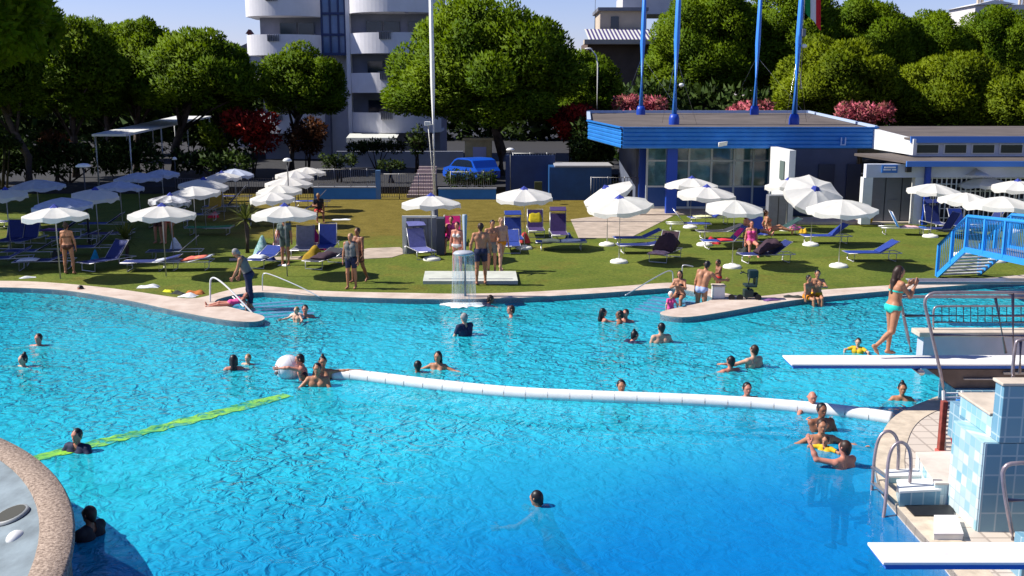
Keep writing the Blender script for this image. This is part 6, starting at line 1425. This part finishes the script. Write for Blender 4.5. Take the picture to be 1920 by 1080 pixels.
    if st:
        hp_ = []
        if st == 'bald': pass
        else:
            hp_ = [E_l('h', hc - hf * .016 * hs + hd * .028 * hs, M, np.array([.087, .095, .104]) * hs), C_('h', hc - hf * .055 * hs - hd * .02, hc - hf * .06 * hs - hd * .06, .052 * hs, .042 * hs)]
            if st == 'long':
                b0 = hc - hf * .06 * hs; dn = np.array([0, 0, -1.]); hp_ += [C_('h', b0, b0 - hf * .045 + dn * .20, .068, .058)] + [C_('h', b0 - hf * .045 + s * hx * .03 + dn * .18, b0 - hf * .05 + s * hx * .03 + dn * (hl or .36), .048, .026) for s in (-1, 0, 1)] + [C_('h', hc + s * hx * .07 - hf * .02 + hd * .03, hc + s * hx * .072 - hf * .035 - hd * .1, .026, .026) for s in (-1, 1)]
            if st == 'bun': hp_ += [C_('h', hc - hf * .05 * hs + hd * .12 * hs, hc - hf * .055 * hs + hd * .14 * hs, .038, .034)]
            if st == 'pony': b0 = hc - hf * .10 * hs; hp_ += [C_('h', b0 + hd * .02, b0 - hf * .05 + np.array([0, 0, -.22]), .032, .014)]
            f, lo = field(hp_, .013, .02); HVv, HFf = snets(f, lo, .013)
            # leave the face free
            fr = (HVv - hc) @ hf; up_ = (HVv - hc) @ hd; keep = ~((fr > .045 * hs) & (up_ < .055 * hs)); fk = HFf[keep[HFf].all(1)]; u, inv = np.unique(fk, return_inverse=True)
            np_obj('hair' if st != 'cap' else 'swim_cap', tr(HVv[u]), inv.reshape(fk.shape), hm, body, True)
    return body
c_ = lambda n_, c: mat(n_, c, .75, .12, 10)
W_NAVY = c_('navy_swim', (.012, .018, .06)); W_BLACK = c_('black_swim', (.012, .012, .016)); W_LBLUE = c_('pale_blue_swim', (.40, .48, .72)); W_TURQ = c_('turquoise_swim', (.02, .55, .45)); W_WHITE = c_('white_swim', (.72, .70, .70)); W_YEL = c_('yellow_swim', (.70, .42, .01)); W_ORANGE = c_('orange_swim', (.70, .24, .01))
W_RED = c_('red_swim', (.55, .03, .03)); W_PINK = c_('pink_swim', (.70, .08, .28)); W_BROWN = c_('brown_swim', (.08, .03, .02)); W_GREY = c_('grey_vest', (.16, .155, .15)); W_BLUE = c_('blue_swim', (.02, .07, .35)); W_GREENG = c_('grey_green_vest', (.10, .14, .13))
B_GROUP = 'bathers in the pool'; L_GROUP = 'people around the pool'
# ---- on land
person('girl with long dark hair in a turquoise bikini walking on the middle diving board', 1650, 668, -80, 1.66,
       mkpose(spine=(.0, .10, 1), thL=(-.03, .08, -1), shL=(0, -.05, -1), thR=(.03, -.14, -1), shR=(.0, -1.0, -.85), uaR=(.12, .55, -.8), faR=(-.25, .55, .85), uaL=(-.12, .5, -.85), faL=(.25, .7, .7), head=(0, .1, 1)), S_TAN, True,
       [('bikini_bottom', W_TURQ), ('bikini_top', W_TURQ)], ('long', H_BROWN), z=BZ + .014, hres=.011, group=L_GROUP, hl=.42)
person('tanned man in dark shorts standing with his back to the pool beside the water curtain', 902, 534, 8, 1.84, mkpose(uaR=(.3, 0, -1), uaL=(-.35, 0, -1), faL=(-.05, .2, -1), thR=(.08, .1, -1), thL=(-.06, -.06, -1)), S_TAN, False, [('shorts', W_NAVY)], ('short', H_BROWN), group=L_GROUP)
person('woman in white bikini bottoms standing left behind the water curtain', 858, 512, 160, 1.62, mkpose(uaR=(.22, .05, -1), uaL=(-.2, .1, -1)), S_RED, True, [('bikini_bottom', W_WHITE), ('bikini_top', W_WHITE)], ('short', H_BROWN), group=L_GROUP)
person('dark haired man in grey shorts half hidden behind the man in dark shorts', 922, 512, 200, 1.68, mkpose(head=(-.1, .15, 1), uaL=(-.15, .4, -1), faL=(.4, .7, -.3)), S_TAN, False, [('shorts', W_GREY)], ('short', H_BLACK), group=L_GROUP)
person('fair skinned man striding with legs apart on the lawn right of the water curtain', 938, 508, 215, 1.74, mkpose(thR=(.12, .38, -1), shR=(.06, .1, -1), thL=(-.1, -.42, -1), shL=(-.05, -.3, -1), uaR=(.22, .15, -1)), S_PALE, False, [('briefs', W_ORANGE)], ('short', H_FAIR), group=L_GROUP)
person('person in a grey vest and dark shorts of the couple walking on the lawn', 660, 541, 165, 1.62, mkpose(uaR=(.18, .05, -1), uaL=(-.22, .1, -1), thR=(.05, .1, -1), thL=(-.03, -.12, -1)), S_TAN, False, [('tank', W_GREY), ('shorts', W_NAVY)], ('short', H_FAIR), group=L_GROUP)
person('person walking just behind the one in the grey vest on the lawn', 676, 529, 150, 1.66, WALK, S_DEEP, False, [('shorts', W_BROWN)], ('short', H_BROWN), group=L_GROUP)
person('tanned woman in a brown bikini with her back to the pool at far left', 131, 514, 5, 1.62, mkpose(thL=(-.08, .1, -1), thR=(.1, -.02, -1), uaR=(.25, .1, -1), uaL=(-.2, .15, -1)), S_TAN, True, [('bikini_bottom', W_BROWN), ('bikini_top', W_BROWN)], ('bun', H_BROWN), group=L_GROUP)
person('person in a grey vest and jeans bending over a pole on the left pool steps', 470, 578, 95, 1.70, mkpose(spine=(-.0, .42, 1), head=(0, .75, .8), uaR=(.15, .1, -1), faR=(-.05, .35, -1), uaL=(-.1, .3, -1), faL=(.0, .5, -.85), curl=.8, thR=(.08, .1, -1), thL=(-.1, -.12, -1)), S_TAN, False, [('tank', W_GREY), ('jeans', W_NAVY)], ('short', H_GREY), z=-.1, group=L_GROUP)
pole = thing('cleaning_pole', 'white pole held by the bending person at the left steps', 'pole', P(478, 594, -.3)); mb = MB(); mb.tube([P(478, 594, -.3), PY(436, 556, 27.6)], .018, 7); mb.obj('tube', WHITE, pole, True)
person('child in pink lying on the left pool steps by the bending person', 434, 574, 100, 1.25, mkpose(spine=(0, -1, .25), head=(0, -.7, .8), thR=(.1, 1, .1), shR=(0, 1, -.25), thL=(-.1, 1, .05), shL=(0, 1, -.2), uaR=(.4, -.5, -.6), uaL=(-.4, -.5, -.6)), S_RED, True, [('swimsuit', W_PINK)], ('short', H_BROWN), at='seat', z=.0, child=1.12, group=L_GROUP)
person('man in pale blue trunks leaning right on the right pool steps', P(1314, 570, WZ) + Vector((0, 0, -.52)), 0, -25, 1.72, mkpose(spine=(.16, .16, 1), uaR=(.55, .55, -.7), faR=(.75, .75, -.05), uaL=(-.28, 0, -1), head=(.15, .35, 1), thR=(.02, 0, -1), thL=(-.04, .05, -1)), S_TAN, False, [('briefs', W_LBLUE)], ('short', H_BLACK), z=-.18, group=L_GROUP)
person('tanned child standing on the right coping facing the man in pale trunks', 1346, 556, 110, 1.02, mkpose(uaL=(-.15, .55, -.8), faL=(.1, .95, -.2), head=(0, .3, 1)), S_DEEP, False, [('briefs', W_RED)], ('short', H_BROWN), group=L_GROUP, child=1.3)
SIT = dict(thR=(.12, 1, -.1), shR=(.02, .15, -1), thL=(-.12, 1, -.1), shL=(-.02, .15, -1))
person('woman with dark hair sitting with folded arms at the right pool steps', 1275, 558, 155, 1.5, mkpose(spine=(0, .12, 1), uaR=(.3, .6, -.8), faR=(-.75, .5, .4), uaL=(-.3, .6, -.8), faL=(.75, .5, .35), **SIT), S_TAN, True, [('bikini_bottom', W_BLACK), ('bikini_top', W_BLACK)], ('long', H_BLACK), at='seat', z=.03, group=L_GROUP, hl=.2)
person('toddler in a pink swimsuit and white sun hat in the right pool steps', 1258, 553, 200, .95, mkpose(uaR=(.5, .4, -.8), uaL=(-.5, .4, -.8)), S_PALE, True, [('swimsuit', W_PINK), ('tshirt', W_PINK)], ('cap', W_WHITE), at='head', z=.34, child=1.45, group=L_GROUP)
person('boy in yellow shorts sitting on the right coping hugging his arms', 1530, 557, 170, 1.45, mkpose(spine=(0, .08, 1), uaR=(.35, .6, -.6), faR=(-.9, .3, .2), uaL=(-.35, .6, -.6), faL=(.9, .35, .15), **SIT), S_TAN, False, [('shorts', W_YEL)], ('short', H_BLACK), at='seat', z=.05, child=1.1, group=L_GROUP)
person('child in orange shorts sitting left behind the boy in yellow shorts', 1512, 560, 215, 1.25, mkpose(spine=(0, .05, 1), uaR=(.25, .3, -.9), uaL=(-.25, .3, -.9), **SIT), S_TAN, False, [('shorts', W_ORANGE)], ('short', H_BLACK), at='seat', z=.04, child=1.12, group=L_GROUP)
person('woman in pink sitting on a chair behind the grey screen', 846, 450, 175, 1.62, mkpose(spine=(0, -.1, 1), uaR=(.25, .35, -.8), faR=(-.3, .9, .1), uaL=(-.25, .35, -.8), faL=(.3, .9, .1), **SIT), S_TAN, True, [('tank', W_PINK), ('shorts', W_PINK)], ('short', H_BROWN), at='seat', z=.45, group=L_GROUP)
pc = lounger('pink folding chair carrying the woman behind the grey screen', 848, 455, 92, 74, HOTPINK)
person('sunbather sitting with stretched legs on the dark green lounger by the grey cabinet', 1442, 434, -90, 1.66, mkpose(spine=(0, -.35, 1), thR=(.06, 1, .12), shR=(0, 1, -.18), thL=(-.06, 1, .30), shL=(0, 1, -.42), uaR=(.3, -.3, -.9), uaL=(-.3, -.3, -.9), faR=(.1, .3, -.8), faL=(-.1, .3, -.8)), S_TAN, True, [('bikini_bottom', W_RED), ('bikini_top', W_RED)], ('short', H_BROWN), at='seat', z=.40, group=L_GROUP)
person('second person reclining left of the sunbather by the grey cabinet', 1408, 440, -70, 1.70, mkpose(spine=(0, -.5, 1), thR=(.06, 1, .2), shR=(0, 1, -.5), thL=(-.06, 1, .1), shL=(0, 1, -.3)), S_RED, False, [('shorts', W_NAVY)], ('short', H_BROWN), at='seat', z=.42, group=L_GROUP)
person('bather with pink cloth sitting up on the blue lounger of the second row', 1408, 458, 180, 1.6, mkpose(spine=(0, -.1, 1), **SIT), S_RED, True, [('swimsuit', W_PINK)], ('short', H_BROWN), at='seat', z=.38, group=L_GROUP)
person('bather with long legs standing left under the broad left parasol', 298, 456, 170, 1.66, mkpose(thR=(.08, .06, -1)), S_TAN, False, [('shorts', W_BROWN)], ('short', H_BROWN), group=L_GROUP)
person('bather standing right under the broad left parasol', 318, 456, 190, 1.62, WALK, S_TAN, True, [('bikini_bottom', W_RED), ('bikini_top', W_RED)], ('long', H_BROWN), group=L_GROUP)
person('person in dark clothes with fair hair sitting under the stacked row of parasols', 597, 398, 200, 1.64, mkpose(spine=(0, .1, 1), uaR=(.3, .4, -.8), faR=(-.3, .9, .1), **SIT), S_DEEP, False, [('tshirt', W_BLACK), ('shorts', W_RED)], ('short', H_FAIR), at='seat', z=.42, group=L_GROUP)
person('child in a grey green shirt standing under the crowded parasol', 536, 497, 175, 1.62, mkpose(uaR=(.2, .3, -1), faR=(-.1, .8, -.4)), S_TAN, False, [('tshirt', W_GREENG), ('shorts', W_GREENG)], ('short', H_FAIR), group=L_GROUP)
# ---- in the water: the pixel is the middle of the head
WAT = mkpose(uaR=(.75, .45, -.45), faR=(.45, .85, -.1), uaL=(-.75, .45, -.45), faL=(-.45, .85, -.1))
UPA = mkpose(uaR=(1, .15, -.12), faR=(1, .1, .0), uaL=(-1, .15, -.12), faL=(-1, .1, 0))
SWIM = mkpose(spine=(0, .82, .5), head=(0, .25, 1), uaR=(.6, .8, -.1), faR=(.1, 1, .0), uaL=(-.6, .7, -.15), faL=(-.3, 1, 0), thR=(.1, -1, -.25), shR=(.05, -1, -.1), thL=(-.1, -1, -.3), shL=(-.05, -1, -.05))
DOWN = mkpose()
ONEARM = mkpose(uaR=(.9, .5, .15), faR=(.7, .9, .05), uaL=(-.5, .4, -.7))
SW = [
 ('swimmer with red ear band at the far left pool edge', 151, 543, .13, 160, 1.7, SWIM, S_DEEP, 0, [], ('short', H_BLACK), 1),
 ('swimmer with both arms spread, the upper one of the two at the far left', 72, 635, .16, 175, 1.7, UPA, S_RED, 0, [], ('short', H_BROWN), 1),
 ('woman swimming on her side with arms stretched, lower one at the far left', 43, 674, .15, 150, 1.66, mkpose(uaR=(1, .2, -.1), faR=(1, .1, 0), uaL=(-1, .1, -.05), faL=(-1, 0, -.02)), S_PALE, 1, [('bikini_top', W_BLACK)], ('bun', H_BLACK), 1),
 ('long haired woman seen from behind beside a small child left of the white ball', 438, 675, .2, 10, 1.64, WAT, S_RED, 1, [('bikini_top', W_BLACK)], ('long', H_BLACK), 1),
 ('small child facing the long haired woman left of the white ball', 465, 672, .13, 165, 1.15, WAT, S_PALE, 0, [], ('short', H_FAIR), 1.18),
 ('bather with dark hair holding a fair child near the left steps', 572, 580, .22, 190, 1.68, WAT, S_RED, 0, [], ('short', H_BLACK), 1),
 ('fair haired child on the pale float near the left steps', 556, 582, .3, 150, 1.1, WAT, S_PALE, 0, [], ('short', H_FAIR), 1.2),
 ('bather in a dark long sleeved shirt in front of the water curtain', 870, 596, .42, 40, 1.7, mkpose(uaR=(.3, .4, -.8), uaL=(-.25, .35, -.9), spine=(0, .12, 1)), S_PALE, 0, [('tshirt', W_NAVY)], ('short', H_GREY), 1),
 ('swimmer ducking at the pool edge right of the water curtain', 920, 561, .16, -80, 1.65, SWIM, S_DEEP, 0, [('tshirt', W_NAVY)], ('short', H_BROWN), 1),
 ('swimmer with stretched arm right of the dark shirted bather', 958, 581, .16, 90, 1.7, mkpose(uaL=(-.7, .8, -.2), faL=(-.3, 1, -.05), uaR=(.6, .5, -.4), faR=(.5, .8, -.1)), S_RED, 0, [], ('short', H_BROWN), 1),
 ('laughing woman with long wet hair above the white barrier', 821, 669, .26, 165, 1.66, mkpose(uaL=(-.95, .2, -.35), faL=(-.9, .3, .0), uaR=(.9, .3, -.4), faR=(.9, .4, 0)), S_TAN, 1, [('bikini_top', W_ORANGE)], ('long', H_BLACK), 1),
 ('head of a dark haired bather just left of the laughing woman', 783, 686, .13, 20, 1.66, WAT, S_DEEP, 0, [], ('short', H_BLACK), 1),
 ('girl with long dark hair reaching to a couple in the upper middle of the pool', 1131, 586, .22, -70, 1.5, mkpose(uaR=(.3, .9, -.3), faR=(.1, 1, .0), uaL=(-.3, .9, -.35), faL=(-.1, 1, 0)), S_RED, 1, [('bikini_top', W_PINK)], ('long', H_BLACK), 1.08),
 ('dark haired bather facing the girl in the upper middle of the pool', 1162, 590, .2, 80, 1.66, WAT, S_DEEP, 0, [], ('short', H_BLACK), 1),
 ('bather with reddish face behind the dark haired one in the upper middle', 1173, 588, .2, 150, 1.7, WAT, S_RED, 0, [], ('short', H_BROWN), 1),
 ('swimmer with dark hair doing breast stroke left of the broad shouldered man', 1190, 629, .14, -60, 1.66, SWIM, S_RED, 0, [('tshirt', W_NAVY)], ('bun', H_BLACK), 1),
 ('broad pale man with thick dark hair standing in the middle of the pool', 1240, 615, .34, 15, 1.8, mkpose(uaR=(.5, .1, -.8), uaL=(-.3, .2, -.9)), S_PALE, 0, [], ('short', H_BLACK), 1),
 ('tanned man swimming with stretched left arm in front of the standing one', 1370, 678, .2, 25, 1.74, mkpose(uaL=(-.95, .3, -.25), faL=(-1, .2, -.12), uaR=(.7, .3, -.5)), S_RED, 0, [], ('short', H_BLACK), 1),
 ('man in red shorts standing in the water pointing left', 1414, 657, .36, 30, 1.72, mkpose(uaL=(-.85, .5, -.3), faL=(-1, .25, .12), uaR=(.5, .3, -.7)), S_PALE, 0, [('shorts', W_RED)], ('short', H_BROWN), 1),
 ('man with round face looking over the middle of the white barrier', 1165, 724, .2, 180, 1.74, mkpose(uaR=(.6, .4, -.6), uaL=(-.6, .4, -.6)), S_TAN, 0, [], ('short', H_BLACK), 1),
 ('man with red face and dark hair at the white barrier right of the middle', 1401, 729, .2, 185, 1.74, mkpose(uaR=(.8, .35, -.4), faR=(.8, .5, 0), uaL=(-.8, .35, -.4), faL=(-.8, .5, 0)), S_RED, 0, [], ('short', H_BLACK), 1),
 ('bald man leaning with both arms on the white barrier near the right deck', 1523, 746, .26, 180, 1.74, mkpose(uaR=(.45, .75, -.35), faR=(-.3, .8, .1), uaL=(-.45, .75, -.35), faL=(.3, .8, .1)), S_RED, 0, [], ('bald', H_GREY), 1),
 ('man with one arm along the white barrier in front of the bald man', 1541, 769, .36, 190, 1.76, mkpose(uaL=(-.3, .3, -.8), uaR=(-.2, .3, -.9)), S_DEEP, 0, [], ('short', H_BLACK), 1),
 ('bearded man with spread arms below the man at the barrier end', 1541, 799, .28, 180, 1.76, mkpose(uaR=(.95, .2, -.4), faR=(.8, .5, -.1), uaL=(-.95, .2, -.35), faL=(-.85, .5, -.05)), S_TAN, 0, [], ('short', H_BROWN), 1),
 ('man seen from behind lifting a child with yellow armbands near the ladder', 1584, 840, .3, 30, 1.78, mkpose(uaL=(-.85, .75, .15), faL=(-.1, .5, .9), uaR=(.5, .5, -.6)), S_RED, 0, [], ('short', H_BROWN), 1),
 ('woman with hair in a high bun treading water beside the right deck', 1692, 729, .22, 170, 1.66, WAT, S_TAN, 1, [('bikini_top', W_BLUE)], ('bun', H_BLACK), 1),
 ('lone swimmer in the deep water at the bottom middle', 1006, 935, .10, 55, 1.7, mkpose(spine=(0, .55, .8), head=(0, .2, 1), uaR=(.6, .7, -.5), faR=(.2, 1, -.2), uaL=(-.6, .6, -.5), faL=(-.3, 1, -.2), thR=(.1, -.8, -.6), shR=(0, -1, -.4), thL=(-.1, -.7, -.7), shL=(0, -1, -.5)), S_TAN, 0, [], ('short', H_BLACK), 1),
 ('bather in dark clothes at the near end of the lime green line', 144, 817, .26, 165, 1.66, mkpose(uaR=(.5, .3, -.7), uaL=(-.5, .4, -.7)), S_RED, 0, [('tshirt', W_NAVY)], ('short', H_BLACK), 1),
 ('person in the shade beside the pebble rim in the lower left', 167, 965, .3, 70, 1.7, mkpose(uaL=(-.6, .6, -.3), faL=(-.1, 1, .0), uaR=(.3, .3, -.9)), S_DEEP, 0, [('tshirt', W_BLACK)], ('short', H_BROWN), 1),
 ('boy hugging the white ball with one arm over it', 562, 674, .42, 95, 1.5, mkpose(uaL=(-.1, 1, .25), faL=(.25, .9, -.1), uaR=(.1, 1, -.1), faR=(-.3, .9, -.3), spine=(0, .2, 1)), S_RED, 0, [], ('short', H_BLACK), 1.08),
 ('smiling man between the white ball and the barrier stretching an arm along it', 595, 692, .34, 180, 1.74, mkpose(uaL=(-.35, .5, -.75), uaR=(.6, .4, -.6)), S_TAN, 0, [], ('short', H_BLACK), 1),
 ('woman behind the smiling man reaching her arm over the barrier end', 605, 679, .36, 190, 1.68, mkpose(uaL=(-1, .12, .0), faL=(-1, .02, .03), uaR=(.4, .3, -.8)), S_TAN, 1, [('bikini_top', W_BLACK)], ('bun', H_BLACK), 1),
 ('small child clinging below the white ball in front of the group', 570, 706, .1, 150, 1.1, WAT, S_DEEP, 0, [('tshirt', W_NAVY)], ('short', H_BLACK), 1.2),
 ('child with yellow swim vest in the water behind the diving girl', 1609, 642, .24, 150, 1.1, mkpose(uaR=(.7, .5, -.2), uaL=(-.7, .5, -.2)), S_PALE, 0, [('tshirt', W_YEL)], ('short', H_BROWN), 1.22),
 ('child with yellow armbands lifted in front of the bearded man', 1548, 826, .16, 140, 1.0, mkpose(uaR=(.9, .3, -.1), uaL=(-.9, .3, -.1)), S_TAN, 0, [('tshirt', W_YEL)], ('short', H_BROWN), 1.22),
]
for lab, px, py, hz, yaw, Hh, ps, sk, fem, wear, hair, ch in SW:
    w0 = [('bikini_bottom', W_BLACK)] if fem else [('shorts', W_NAVY)]
    person(lab, px, py, yaw, Hh, ps, sk, bool(fem), list(wear) + ([] if any(x[0] in ('shorts', 'briefs') for x in wear) else w0), hair, at='head', z=WZ + hz, child=ch, group=B_GROUP)
# things in the water
q = P(541, 690, WZ + .17); o = thing('ball', 'big white inflatable ball hugged by a boy at the left end of the barrier', 'ball', q); mb = MB(); mb.ball((0, 0, 0), .275, 28, 18); mb.obj('skin', mat('ball_white', (.74, .74, .76), .4, .04, 3), o)
mb = MB()
for k in range(3):
    a = math.pi * k / 3; mb.tube([(.276 * math.sin(t_) * math.cos(a), .276 * math.sin(t_) * math.sin(a), .276 * math.cos(t_)) for t_ in np.linspace(0, 2 * math.pi, 33)], .004, 4, False)
mb.obj('seams', mat('seam_grey', (.45, .45, .48), .6), o)
q = P(556, 594, WZ + .05); o = thing('float', 'small pale round float under the fair haired child', 'float', q); mb = MB(); mb.ball((0, 0, 0), (.19, .16, .12), 16, 10); mb.obj('body', mat('float_pale', (.66, .52, .46), .5), o); mb = MB(); mb.lathe([(.19, -.015), (.2, 0), (.19, .015)], seg=18); mb.obj('band', WHITE, o)
